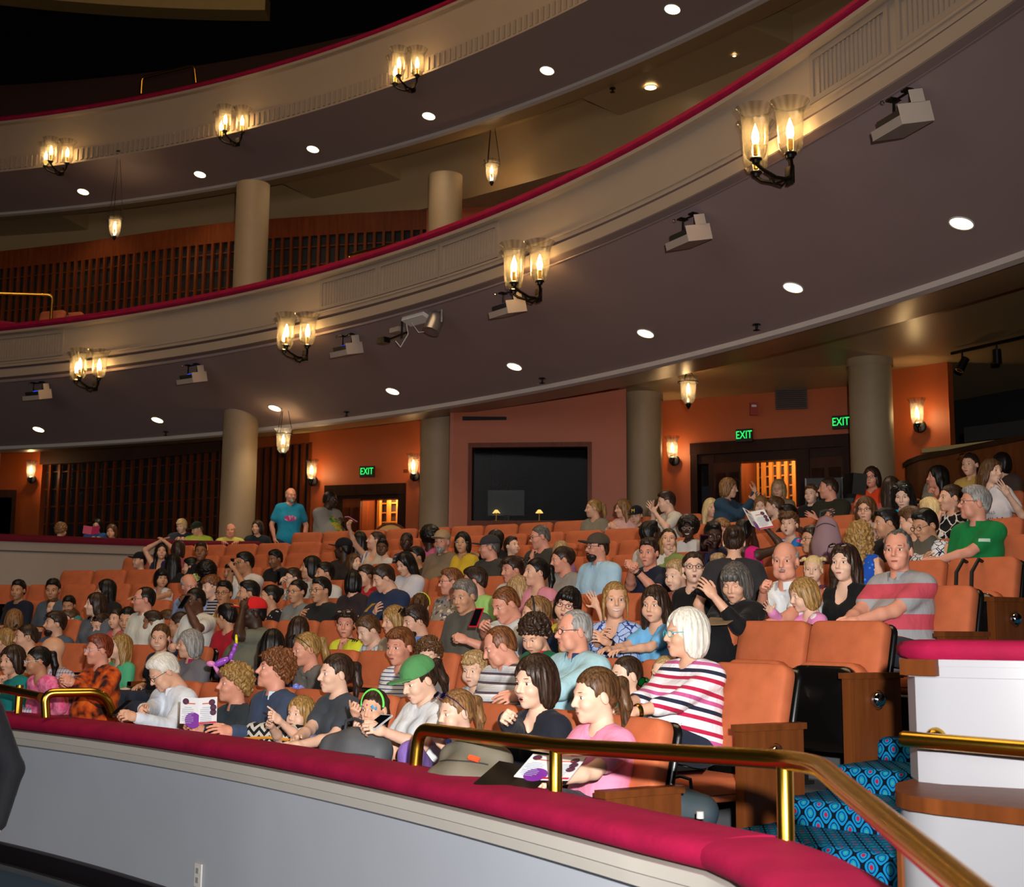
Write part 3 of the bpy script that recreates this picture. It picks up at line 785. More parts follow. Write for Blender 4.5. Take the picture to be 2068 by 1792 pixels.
    info = dict(o=o, root=root, H=H, Rb=Rb, N=N, u=u, fw=fw, Ch=Ch, P=P, s=s, w=w, k=k, Hl=Hl, Rh=Rh, hs=hs, M4=M4, uppers=uppers, stand=stand or raised, lod=lod, d=d)
    PEOPLE.append(info); return info
# ---------------------------------------------------------------- materials of the hall
M = {}
M['cream'] = mat('cream_plaster', '#8f7f70', .55, var=.06, vscale=3, bump=.08, bscale=120)
M['panel'] = mat('fascia_plaster', '#857669', .6, var=.07, vscale=2, bump=.08, bscale=150)
M['soffit'] = mat('mauve_soffit', '#8b7672', .8, var=.06, vscale=1.5, bump=.05, bscale=200)
M['tan'] = mat('tan_ceiling', '#a08560', .35, var=.06, vscale=1.2)
M['red'] = mat('crimson_velvet', '#8a0e35', .75, var=.36, vscale=7, bump=.5, bscale=35, sheen=.6)
M['brass'] = mat('polished_brass', '#d4a53c', .24, metal=1.0, var=.08, vscale=14)
M['chrome'] = mat('chrome', '#d8d8dc', .07, metal=1.0, var=0)
M['iron'] = mat('black_iron', '#17130f', .4, metal=.6, var=0)
M['gray'] = mat('gray_wall_panel', '#a4a8b0', .55, var=.05, vscale=2.5, bump=.06, bscale=220)
M['white'] = mat('white_paint', '#9c9ca1', .4, var=.03, vscale=2)
M['offwhite'] = mat('offwhite_trim', '#b2aca3', .45, var=.04)
M['orangewall'] = mat('orange_wall', '#a14a1c', .5, var=.10, vscale=1.5, bump=.12, bscale=60)
M['column'] = mat('column_plaster', '#957f62', .6, var=.07, vscale=9, bump=.25, bscale=90)
M['orange'] = mat('orange_velvet', '#b8633f', .7, var=.22, vscale=9, bump=.25, bscale=60, sheen=.55)
M['shell'] = mat('black_shell', '#0c0b0b', .22, var=0, coat=.3)
M['mahog'] = wood('mahogany', '#4a2410', '#7f4620', .4)
M['redwood'] = wood('red_brown_wood', '#4a2010', '#7c3d1c', .35)
M['darkwood'] = wood('dark_wood', '#1c0d08', '#34190e', .4)
M['doorwood'] = wood('door_wood', '#2c150b', '#4a2412', .38)
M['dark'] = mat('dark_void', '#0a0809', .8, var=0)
M['brownwall'] = mat('dark_brown_wall', '#3a1f14', .6, var=.1)
M['concrete'] = mat('gray_floor', '#55565a', .7, var=.15, vscale=4)
M['black'] = mat('matte_black', '#0f0e0e', .6, var=0)
M['sheet'] = mat('gray_sheet_metal', '#8c8078', .5, var=.03)
M['plastic'] = mat('ivory_plastic', '#cfccc4', .4, var=0)
M['lamp'] = emit('lamp_glow', '#ffdca0', 9.0)
M['bulb'] = emit('bulb_glow', '#ffcf85', 90.0)
M['exitgreen'] = emit('exit_green', '#1fd05a', 1.6)
M['bluegl'] = emit('blue_led', '#2050ff', 1.2)
M['paper'] = mat('paper', '#dfe0e2', .6, var=.02)

def glass_mat():
    k = NT('ribbed_glass'); k.t.nodes.remove(k.b)
    tc = k.n('ShaderNodeTexCoord'); sp = k.n('ShaderNodeSeparateXYZ'); k.l(tc.outputs['Object'], sp.inputs[0])
    a = k.math('ARCTAN2', sp.outputs[1], sp.outputs[0]); r = k.math('SINE', k.math('MULTIPLY', a, 14.0)); r2 = k.math('SINE', k.math('MULTIPLY', a, 5.0))
    f = k.math('MULTIPLY', k.math('ADD', k.math('ADD', r, r2), 2.0), .25)
    tr = k.n('ShaderNodeBsdfTransparent'); k.l(k.mix(f, (.50, .47, .42, 1), (1, .99, .97, 1)), tr.inputs[0])
    gl = k.n('ShaderNodeBsdfGlossy'); gl.inputs['Roughness'].default_value = .06
    fr = k.n('ShaderNodeLayerWeight'); fr.inputs[0].default_value = .35
    tl = k.n('ShaderNodeBsdfTranslucent'); tl.inputs[0].default_value = (1, .95, .85, 1); m0 = k.n('ShaderNodeMixShader'); m0.inputs[0].default_value = .06; k.l(tr.outputs[0], m0.inputs[1]); k.l(tl.outputs[0], m0.inputs[2])
    mx = k.n('ShaderNodeMixShader'); k.l(k.math('MULTIPLY', fr.outputs['Facing'], .55), mx.inputs[0]); k.l(m0.outputs[0], mx.inputs[1]); k.l(gl.outputs[0], mx.inputs[2])
    k.l(mx.outputs[0], k.out.inputs[0]); return k.m
M['glass'] = glass_mat()

def clear_mat(name, col=(1, 1, 1, 1), amt=.35):
    k = NT(name); k.t.nodes.remove(k.b)
    tr = k.n('ShaderNodeBsdfTransparent'); tr.inputs[0].default_value = col
    gl = k.n('ShaderNodeBsdfGlossy'); gl.inputs['Roughness'].default_value = .03
    fr = k.n('ShaderNodeLayerWeight'); fr.inputs[0].default_value = .25
    mx = k.n('ShaderNodeMixShader'); k.l(k.math('MULTIPLY', fr.outputs['Facing'], amt), mx.inputs[0]); k.l(tr.outputs[0], mx.inputs[1]); k.l(gl.outputs[0], mx.inputs[2])
    k.l(mx.outputs[0], k.out.inputs[0]); return k.m

def carpet_mat():
    k = NT('blue_ogee_carpet'); v = k.tex('Object', (1, 1, 1)); sp = k.n('ShaderNodeSeparateXYZ'); k.l(v, sp.inputs[0])
    u = k.math('MULTIPLY', sp.outputs[0], 2 * PI / .082); w = k.math('MULTIPLY', k.math('ADD', sp.outputs[1], sp.outputs[2]), 2 * PI / .108)
    cu, cw = k.math('COSINE', u), k.math('COSINE', w)
    val = k.math('ADD', cu, cw); ab = k.math('ABSOLUTE', val)
    line = k.math('LESS_THAN', ab, .30); ring = k.math('LESS_THAN', k.math('ABSOLUTE', k.math('SUBTRACT', ab, 1.25)), .16); dot = k.math('GREATER_THAN', ab, 1.80)
    ns = k.noise(v, 5, 2)
    half = k.math('GREATER_THAN', k.math('SINE', k.math('MULTIPLY', k.math('ADD', sp.outputs[0], 0.03), 2 * PI / .164)), 0)
    base = k.mix(ns, rgb('#0b6fa8'), rgb('#0f83b8'))
    c = k.mix(line, base, rgb('#081420')); c = k.mix(ring, c, rgb('#0a2a44')); dc = k.mix(half, rgb('#a01c3a'), rgb('#2c8f8f')); c = k.mix(dot, c, dc)
    k.l(c, k.b.inputs['Base Color']); k.b.inputs['Roughness'].default_value = .95; k.b.inputs['Specular IOR Level'].default_value = .1
    k.bump(k.noise(v, 260, 2), .5, .004); return k.m
M['carpet'] = carpet_mat()

DEG = PI / 180
def pl(px, depth, py=1100): return tuple(atdepth(px, py, depth)[:2])

# ---------------------------------------------------------------- floors
b = MB(); b.arc(CR, [(3, 0), (17.96, 0)], -30 * DEG, 95 * DEG, 60); struct(b.build('floor', mat('navy_carpet', '#12324a', .95, var=.2, vscale=30)))
END_R = {1: 32.26, 2: 32.89, 3: 33.46, 4: 33.82, 5: 34.7, 6: 35.5, 7: 30, 8: 30, 9: 30, 10: 30}
b = MB()
for k in range(1, 12):
    R0 = row_R(k) - .60; R1 = row_R(k) + .35 if k < 11 else 36
    a0 = (END_R.get(k, 30) - .9) * DEG; z = row_z(k)
    if k >= 10: z = row_z(10) - (.12 if k == 10 else 0.0)
    b.arc(CR, [(R0, -.3), (R0, z), (R1, z), (R1, -.3)], a0, 80 * DEG, 60, closed=True)
struct(b.build('floor_rows', M['concrete']))
# ---------------------------------------------------------------- front parapet
path = [(CR[0] + 18.12 * math.cos(q), CR[1] + 18.12 * math.sin(q)) for q in np.linspace(58 * DEG, 28.6 * DEG, 90)]
p0 = np.array(path[-1]); end = [(.64, 3.97), (.695, 3.75), (.722, 3.5), (.728, 3.2), (.715, 2.6), (.69, 1.6), (.66, .9)]
path = [p for p in path if p[1] > 4.2] + end
b = MB(); b.sweep(path, [(0, 0), (0, .78), (.20, .78), (.20, 0)]); struct(b.build('wall_front', M['gray']))
b = MB(); b.sweep(path, [(-.035, 0), (-.035, .115), (-.02, .125), (.0, .125), (.0, 0)]); struct(b.build('baseboard_front', mat('black_baseboard', '#161014', .4, var=0)))
b = MB(); b.sweep(path, [(0, .775), (-.055, .795), (-.055, .80), (-.062, .835), (-.062, .838), (-.075, .842), (-.075, .885), (.25, .885), (.25, .775)]); struct(b.build('trim_1', M['offwhite'], smooth=20))
b = MB(); pr = [(.085 + .165 * math.copysign(abs(math.cos(t)) ** .7, math.cos(t)), .935 + .052 * math.copysign(abs(math.sin(t)) ** .7, math.sin(t))) for t in np.linspace(0, 2 * PI, 20, endpoint=False)]
n = len(path); seams = [p for p in (int(n * .18), int(n * .5), int(n * .82), n - 7)]
s0 = 0; cushions = empty('rail_cushion', (path[0][0], path[0][1], .88))
for e in seams + [n - 1]:
    mb = MB(); mb.sweep([(x - path[0][0], y - path[0][1], -.88) for x, y in path[s0:e + 1]], pr)
    mb.build('cushion_section', M['red'], cushions, smooth=60); s0 = e
tag(cushions, 'long crimson velvet rail cushion along the top of the gray front wall', 'cushion')
b = MB(); q = path[0]
o_pt = hitcyl(403, 1768, 18.12); od = unit(np.array(o_pt[:2]) - CR); rz = math.atan2(od[1], od[0])
r_ = 18.12; base = CR + od * (r_ - .004)
outlet = empty('wall_outlet', (base[0], base[1], o_pt[2] - .055), rz)
b = MB().box((-.004, 0, .055), (.010, .075, .125)); b.build('cover_plate', M['plastic'], outlet)
for z in (.03, .08): MB().box((-.010, 0, z), (.006, .03, .028)).build('socket', mat('socket_gray', '#8f8f8f', .4, var=0), outlet)
tag(outlet, 'ivory electric outlet plate low on the gray front wall', 'outlet')

# ---------------------------------------------------------------- aisle stairs
adir = np.array([.707, .707]); aper = np.array([.707, -.707])
A0 = np.array([.93, 5.93])
b = MB()
def step_poly(o, w, L):
    pts = []
    for t in np.linspace(0, PI / 2, 5): pts.append((.07 - .07 * math.cos(t), .07 - .07 * math.sin(t)))
    pts = [(0.0, L), (0.0, .07)] + [(.07 - .07 * math.cos(t), .07 - .07 * math.sin(t)) for t in np.linspace(0.3, PI / 2, 5)] + [(w, 0), (w, L)]
    return pts
stairs = empty('stair', (A0[0], A0[1], 0), 0)
rs = math.atan2(aper[1], aper[0])
for i in range(-2, 9):
    z = .71 + .113 * i; o2 = A0 + adir * (.468 * i) - aper * 0.02
    mb = MB(); poly = step_poly(0, 1.35, .9); m = len(poly)
    prof = [(0.0, -.45), (0, -.035), (.012, -.01), (.03, 0)]
    V = []; F = []
    for (ins, zz) in prof:
        for (x, y) in poly: V.append((x + ins * (1 if x < .1 else 0), y + ins * (1 if y < .1 else 0), zz))
    for r in range(len(prof) - 1):
        for j in range(m): F.append([r * m + j, r * m + (j + 1) % m, (r + 1) * m + (j + 1) % m, (r + 1) * m + j])
    F.append([(len(prof) - 1) * m + j for j in range(m)])
    mb.add(V, F); so = mb.build('stair_step', M['carpet'], stairs); so.location = (o2[0] - A0[0], o2[1] - A0[1], z); so.rotation_euler = (0, 0, rs)
struct(stairs, 'blue ogee patterned carpet steps climbing the aisle beside the seat ends')

# ---------------------------------------------------------------- side podium at the right
pod = [(1.37, 4.70), (1.345, 4.60), (1.36, 4.50), (1.42, 4.40), (1.70, 4.10), (1.95, 3.55), (2.1, 3.0), (3.4, 3.0), (3.4, 5.3), (1.75, 5.3), (1.42, 4.86)]
ins = [(1.385, 4.69), (1.37, 4.60), (1.385, 4.52), (1.44, 4.43), (1.72, 4.12), (1.97, 3.57), (2.12, 3.02), (3.38, 3.02), (3.38, 5.28), (1.76, 5.28), (1.435, 4.84)]
b = MB(); b.prism(ins, 0, 1.0); struct(b.build('wall_podium', M['white'], smooth=30))
b = MB(); b.prism(pod, 1.0, 1.05); struct(b.build('trim_2', M['mahog'], smooth=30))
b = MB(); b.tube([(x, y, 0.05 + .0 * i) for i, (x, y) in enumerate([(1.372, 4.7), (1.358, 4.61), (1.372, 4.51), (1.43, 4.42), (1.71, 4.11)])] , .02, 8); 
edge = [(1.378, 4.66, z) for z in np.linspace(.3, .85, 6)]
b.tube(edge, .022, 8); struct(b.build('trim_3', M['mahog']))
up = [(1.52, 4.91), (1.586, 4.83), (1.87, 4.70), (2.3, 4.48), (3.4, 3.9), (3.4, 4.3), (2.4, 4.85), (1.95, 5.1), (1.7, 5.2), (1.55, 5.1)]
b = MB(); b.prism(up, 1.05, 1.50); struct(b.build('wall_right', M['white'], smooth=30))
cx, cy = np.mean(np.array(up), 0)
def grow(poly, g):
    P = np.array(poly); c = P.mean(0); return [tuple(c + (p - c) * (1 + g / np.linalg.norm(p - c))) for p in P]
b = MB(); b.prism(grow(up, .022), 1.435, 1.475); b.prism(grow(up, .03), 1.475, 1.50); struct(b.build('trim_4', M['white'], smooth=30))
b = MB(); b.prism([(1.47, 4.93), (1.50, 4.87), (1.56, 4.80), (1.60, 4.84), (1.53, 4.99)], 1.44, 1.50); struct(b.build('trim_5', M['mahog'], smooth=30))
g0, g1 = grow(up, .0), grow(up, .04); m = len(up)
V = [(x, y, 1.50) for x, y in grow(up, .02)] + [(x, y, 1.515) for x, y in g1] + [(x, y, 1.545) for x, y in g1] + [(x, y, 1.565) for x, y in grow(up, .015)] + [(x, y, 1.572) for x, y in grow(up, -.05)]
F = [[r * m + j, r * m + (j + 1) % m, (r + 1) * m + (j + 1) % m, (r + 1) * m + j] for r in range(4) for j in range(m)] + [[4 * m + j for j in range(m)]]
b = MB(); b.add(V, F); tag(b.build('box_rail_cushion', M['red'], smooth=60), 'crimson velvet cushion capping the white podium wall at the right', 'cushion')
rail = empty('wall_handrail', (1.5, 4.6, 1.2))
h0 = np.array([1.425, 4.80, 1.215]); h1 = np.array([1.99, 4.42, 1.195]); hd = unit(h1 - h0); h1 = h0 + hd * 1.4
mb = MB(); mb.tube([h0 - rail.location, h0 + hd * .012 - rail.location, h1 - rail.location], [.022, .029, .029], 16); mb.build('tube', M['brass'], rail)
fp = h0 + hd * .12; wall_pt = np.array([1.575, 4.855, fp[2]]); dd = unit(wall_pt - fp)
mb = MB(); mb.tube([fp - rail.location, wall_pt - rail.location], .013, 10); mb.ball(wall_pt - dd * .01 - rail.location, (.042, .042, .042), 16); mb.build('bracket', M['brass'], rail)
tag(rail, 'brass handrail tube bracketed to the white podium wall at the right', 'handrail')

# ---------------------------------------------------------------- brass rails on the front wall
def brass_rail(name, pts, posts, label, r=.030, pr_=.026, fillet=.09):
    o = empty(name, tuple(pts[0])); org = np.array(pts[0], float)
    P = [np.array(p, float) for p in pts]; out = [P[0]]
    for i in range(1, len(P) - 1):
        a, c, e = P[i - 1], P[i], P[i + 1]; d0, d1 = unit(a - c), unit(e - c); f = min(fillet, .45 * np.linalg.norm(a - c), .45 * np.linalg.norm(e - c))
        for t in np.linspace(0, 1, 8): out.append((c + d0 * f) * (1 - t) ** 2 + c * 2 * t * (1 - t) + (c + d1 * f) * t * t)
    out.append(P[-1]); mb = MB(); mb.tube([p - org for p in out], r, 18); mb.build('top_rail', M['brass'], o)
    for (p, z0, z1) in posts:
        mb = MB(); q = np.array([p[0], p[1], 0]) - org
        mb.tube([q + [0, 0, z0], q + [0, 0, z0 + .01], q + [0, 0, z1]], [pr_ * 1.25, pr_, pr_], 16); mb.build('post', M['brass'], o)
    tag(o, label, 'railing'); return o
zc = .975
def onpath(px, py, z=zc): return hitz(px, py, z)
p1, p2, p3 = onpath(838, 1550), onpath(1122, 1603), onpath(1588, 1700)
def railpt(px, py, base): return atdepth(px, py, base[1])
r1, r2, r3 = railpt(846, 1472, p1), railpt(1122, 1507, p2), railpt(1590, 1535, p3)
cor = atdepth(1655, 1548, 3.72)
endp = np.array([.795, 1.6, cor[2]])
zt = cor[2]
e2 = atdepth(1960, 1800, 2.25)
brass_rail('brass_railing', [(p1[0], p1[1], zc - .02), r1, r2, r3, cor, e2, e2 + (e2 - cor) * .5], [(p2, zc - .03, r2[2]), (p3, zc - .03, r3[2])],
           'curved brass railing standing on the red rail cushion in the foreground', fillet=.10)
q1 = hitz(93, 1455, zc); q2 = hitz(228, 1462, zc)
ql = [atdepth(93, 1449, q1[1]), atdepth(90, 1400, q1[1]), atdepth(208, 1398, q1[1] - .25), atdepth(230, 1438, q1[1] - .35)]
ll = atdepth(20, 1392, q1[1] + .5)
brass_rail('brass_railing', [ql[0], ql[1], atdepth(208, 1398, q1[1] + .15), atdepth(230, 1445, q1[1] + .25)], [], 'short brass railing at the left end of the front row', r=.03)
brass_rail('brass_railing', [atdepth(-60, 1380, q1[1] + .8), atdepth(22, 1394, q1[1] + .55), atdepth(84, 1408, q1[1] + .1)], [(atdepth(38, 1420, q1[1] + .5), .9, 1.18)], 'brass rail leading off behind the dark standing figure at far left', r=.03)
b = MB(); c0 = atdepth(20, 1447, 10.2); c1 = atdepth(252, 1443, 9.0); c0[2] -= .07; c1[2] -= .07 
d_ = unit(c1[:2] - c0[:2]); nn_ = np.array([-d_[1], d_[0]])
ce = empty('step_cushion', (c0[0], c0[1], c0[2] - .05)); mb = MB(); mb.sweep([(0, 0), tuple((c1[:2] - c0[:2]))], [(-.09, 0.02), (-.11, .06), (-.09, .10), (0, .12), (.09, .10), (.11, .06), (.09, .02)]); mb.build('cushion', M['red'], ce, smooth=60)
mb = MB(); mb.sweep([(0, 0), tuple((c1[:2] - c0[:2]))], [(-.08, -.55), (-.08, .02), (.08, .02), (.08, -.55)]); mb.build('wood_base', M['redwood'], ce)
tag(ce, 'low red cushioned ledge behind the brass railing at the left aisle', 'cushion')

# ---------------------------------------------------------------- lower balcony
a0, a1 = -25 * DEG, 92 * DEG
def angpx(px, py, R): return ang(hitcyl(px, py, R, CB), CB)
b = MB(); b.arc(CB, [(19.99, 6.33), (19.90, 6.36), (19.87, 6.40), (19.90, 6.46), (19.97, 6.48), (20.06, 6.45), (20.09, 6.38), (20.05, 6.33)], a0, a1, 130, closed=True)
tag(b.build('balcony_rail_cushion', M['red'], smooth=60), 'thin crimson velvet rail along the top of the lower balcony front', 'cushion')
b = MB(); b.arc(CB, [(20.12, 6.34), (19.87, 6.34), (19.87, 6.30), (19.935, 6.28), (19.935, 5.83), (19.885, 5.82), (19.885, 5.795), (19.895, 5.79), (19.895, 5.745)], a0, a1, 130); b.arc(CB, [(19.84, 5.685), (19.825, 5.68), (19.825, 5.56), (19.84, 5.555)], a0, a1, 130)
struct(b.build('wall_lower_balcony', M['cream'], smooth=20))
b = MB(); b.arc(CB, [(19.895, 5.746), (20.0, 5.74), (20.0, 5.69), (19.84, 5.684)], a0, a1, 130); b.arc(CB, [(19.84, 5.556), (19.96, 5.55), (19.96, 5.462), (19.82, 5.462)], a0, a1, 130); struct(b.build('trim_13', M['soffit'], smooth=20))
b = MB(); b.arc(CB, [(19.82, 5.47), (21.84, 4.756)], a0, a1, 130); struct(b.build('ceiling_lower_soffit', M['soffit']))
b = MB(); b.arc(CB, [(21.80, 4.77), (21.80, 4.715), (21.88, 4.70), (21.90, 4.78)], a0, a1, 130, closed=True); struct(b.build('trim_6', mat('pale_trim', '#b9aea6', .5, var=.04)))
b = MB(); b.arc(CB, [(21.88, 4.765), (22.75, 4.80), (22.85, 4.83), (22.85, 5.12), (36, 5.12), (36, 6.2), (20.3, 6.2)], a0, a1, 100); struct(b.build('ceiling_under_lower_balcony', M['tan'], smooth=30))
def ribs(C, R, z0, z1, q0, q1, step, w=.018, dep=.014):
    b = MB(); n = int(abs(q1 - q0) * R / step)
    for i in range(n + 1):
        q = q0 + (q1 - q0) * i / max(n, 1); c = (C[0] + R * math.cos(q), C[1] + R * math.sin(q), (z0 + z1) / 2)
        b.box(c, (dep, w, z1 - z0), q)
    return b
def frame_arc(R, z0, z1, q0, q1, w=.05, dep=.02):
    b = MB(); dq = w / R
    b.arc(CB, [(R - dep, z1), (R, z1), (R, z1 - w), (R - dep, z1 - w)], q0, q1, 12, closed=True); b.arc(CB, [(R - dep, z0 + w), (R, z0 + w), (R, z0), (R - dep, z0)], q0, q1, 12, closed=True)
    for q in (q0, q1): b.arc(CB, [(R - dep, z1), (R, z1), (R, z0), (R - dep, z0)], q - dq / 2, q + dq / 2, 2, closed=True)
    return b
for (xa, xb, y) in ((-60, 128, 710), (650, 762, 580), (768, 884, 540), (892, 1004, 495), (1640, 1792, 120), (1815, 2000, 20), (2010, 2200, -60)):
    qa, qb = angpx(xa, y, 19.93), angpx(xb, y - (xb - xa) * .3, 19.93)
    p = frame_arc(19.935, 5.845, 6.265, qa, qb).build('fluted_panel', M['panel'], None, smooth=20)
    ribs(CB, 19.93, 5.90, 6.21, qa + (.09 / 19.9) * (1 if qb > qa else -1), qb - (.09 / 19.9) * (1 if qb > qa else -1), .055, .022, .02).build('rib', M['panel'], p)
    p['kind'] = 'structure'
# ---------------------------------------------------------------- upper balcony
b = MB(); b.arc(CB, [(22.47, 11.18), (22.38, 11.21), (22.35, 11.26), (22.38, 11.31), (22.46, 11.33), (22.55, 11.30), (22.57, 11.23), (22.53, 11.18)], a0, a1, 130, closed=True)
tag(b.build('balcony_rail_cushion', M['red'], smooth=60), 'thin crimson velvet rail along the top of the upper balcony front', 'cushion')
b = MB(); b.arc(CB, [(22.6, 11.20), (22.34, 11.20), (22.34, 11.15), (22.40, 11.13), (22.34, 10.47), (22.31, 10.46), (22.31, 10.44), (22.27, 10.43), (22.27, 10.16), (22.20, 10.15), (22.20, 10.108)], a0, a1, 130)
struct(b.build('wall_upper_balcony', M['cream'], smooth=20))
struct(ribs(CB, 22.262, 10.19, 10.40, 5 * DEG, 75 * DEG, .115, .05, .03).build('trim_7', M['panel']))
b = MB(); b.arc(CB, [(22.19, 10.11), (23.5, 9.79)], a0, a1, 130); struct(b.build('ceiling_upper_soffit', M['soffit']))
b = MB(); b.arc(CB, [(23.47, 9.80), (23.47, 9.75), (23.55, 9.735), (23.58, 9.79)], a0, a1, 130, closed=True); struct(b.build('trim_8', mat('pale_trim', '#b9aea6', .5)))
b = MB(); b.arc(CB, [(23.55, 9.77), (23.95, 9.80), (24.0, 9.82), (24.0, 10.25), (24.9, 10.25), (24.9, 9.15), (33, 9.10), (33, 11.0), (22.8, 11.0)], a0, a1, 100); struct(b.build('ceiling_under_upper_balcony', M['tan'], smooth=30))
for i_, (xa, ya, xb, yb) in enumerate(((1290, 250, 1600, 90), (545, 360, 738, 330), (-250, 440, 110, 430))):
    q0, q1 = ang(hitz(xa, ya, 9.8), CB), ang(hitz(xb, yb, 9.8), CB); b = MB(); b.arc(CB, [(23.9, 9.812), (23.9, 10.35), (24.95, 10.35), (24.95, 9.80)], q0, q1, 24, closed=True); struct(b.build('beam_upper', M['tan']))
def column(px, depth, r, z0, z1):
    x, y = pl(px, depth); b = MB()
    b.lathe([(r * 1.0, z0), (r, z1)], 40, (x, y, 0)); b.lathe([(r * 1.08, z1 - .10), (r * 1.08, z1)], 40, (x, y, 0)); struct(b.build('column', M['column']))
for (px, d, z0, z1) in ((477, 20.2, 1.8, 5.12), (881, 19.9, 1.8, 5.12), (1301, 19.1, 1.8, 5.12), (1768, 16.5, 1.8, 5.12)): column(px, d, .275, z0, z1)
for (px, d, py) in ((507, 21.5, 500), (899, 21.0, 430)):
    x, y = atdepth(px, py, d)[:2]; b = MB(); b.lathe([(.285, 6.0), (.285, 9.2)], 40, (x, y, 0)); struct(b.build('column', M['column']))

# ---------------------------------------------------------------- slatted and orange walls
def slat_wall(name, P, z0, z1, step=.14, w=.055, dep=.06, rails=True, m=None, back=None):
    P = [np.array(p) for p in P]; o = empty(name, (P[0][0], P[0][1], z0)); org = np.array([P[0][0], P[0][1], z0])
    bk = MB(); sl = MB(); rl = MB()
    for a, c in zip(P[:-1], P[1:]):
        d = c - a; L = np.linalg.norm(d); t = d / L; q = math.atan2(t[1], t[0]); nv = np.array([t[1], -t[0]]); nv = nv if nv @ (-a) > 0 else -nv
        m_ = (a + c) / 2 - nv * .12; bk.box(np.array([m_[0], m_[1], (z0 + z1) / 2]) - org, (L + .1, .1, z1 - z0), q)
        n = max(int(L / step), 1)
        for i in range(n + 1):
            p = a + t * L * i / n; sl.box(np.array([p[0], p[1], (z0 + z1) / 2]) - org, (w, dep, z1 - z0), q)
        if rails:
            for z in np.arange(z0 + .2, z1, .34 if back is None else .16):
                p = (a + c) / 2 - nv * .04; rl.box(np.array([p[0], p[1], z]) - org, (L, .02, .022), q)
    bk.build('backing', back or M['dark'], o); sl.build('slats', m or M['redwood'], o)
    if rails: rl.build('rails', m or M['redwood'], o)
    struct(o); return o
def flat_wall(name, P, z0, z1, m, th=.15):
    b = MB()
    for a, c in zip(P[:-1], P[1:]):
        a, c = np.array(a), np.array(c); d = c - a; L = np.linalg.norm(d); t = d / L; nv = np.array([t[1], -t[0]]); nv = nv if nv @ (-a) > 0 else -nv
        mm = (a + c) / 2 - nv * th / 2; b.box((mm[0], mm[1], (z0 + z1) / 2), (L, th, z1 - z0), math.atan2(t[1], t[0]))
    return struct(b.build(name, m))
zt1 = 5.12
slat_wall('wall_left', [pl(75, 25.2), pl(170, 24.8), pl(260, 24.3), pl(350, 23.7), pl(440, 23.0)], 2.0, 4.72, .20, .05)
flat_wall('wall_left_header', [pl(70, 25.1), pl(260, 24.2), pl(442, 22.9)], 4.72, zt1, M['brownwall'])
flat_wall('wall_left_orange', [pl(-10, 25.4), pl(76, 25.1)], 1.8, zt1, M['orangewall'])
flat_wall('wall_left_end', [pl(-300, 24.5), pl(-10, 25.4)], 1.8, zt1, M['orangewall'])
slat_wall('wall_center_slats', [pl(505, 22.4), pl(622, 21.6)], 1.8, 4.70, .16, .06, rails=False)
flat_wall('wall_center_header', [pl(505, 22.4), pl(622, 21.6)], 4.70, zt1, M['orangewall'])
def door_wall(name, xa, da, xb, db, oa, ob, ztop, m, zf=1.8):
    """orange wall with one opening between pixel columns oa and ob"""
    def at(px): return pl(px, da + (db - da) * (px - xa) / (xb - xa))
    b = MB(); th = .18
    for (u, v, z0, z1) in ((xa, oa, zf, zt1), (ob, xb, zf, zt1), (oa, ob, ztop, zt1)):
        a, c = np.array(at(u)), np.array(at(v)); d = c - a; L = np.linalg.norm(d); t = d / L; nv = np.array([t[1], -t[0]]); nv = nv if nv @ (-a) > 0 else -nv
        mm = (a + c) / 2 - nv * th / 2; b.box((mm[0], mm[1], (z0 + z1) / 2), (L, th, z1 - z0), math.atan2(t[1], t[0]))
    struct(b.build(name, m)); return at
atG = door_wall('wall_center', 618, 21.6, 850, 20.9, 655, 818, 3.93, M['orangewall'])
atC = door_wall('wall_right_rear', 1335, 19.7, 1735, 18.3, 1398, 1722, 4.40, M['orangewall'])
def wbox(at, xa, xb, z0, z1, m, off=.0, th=.06, mb=None, org=None):
    a, c = np.array(at(xa)), np.array(at(xb)); d = c - a; L = np.linalg.norm(d); t = d / L; nv = np.array([t[1], -t[0]]); nv = nv if nv @ (-a) > 0 else -nv
    mm = (a + c) / 2 + nv * (off - th / 2); q = math.atan2(t[1], t[0]); mb = mb or MB()
    mb.box(np.array([mm[0], mm[1], (z0 + z1) / 2]) - (org if org is not None else 0), (L, th, z1 - z0), q); return mb
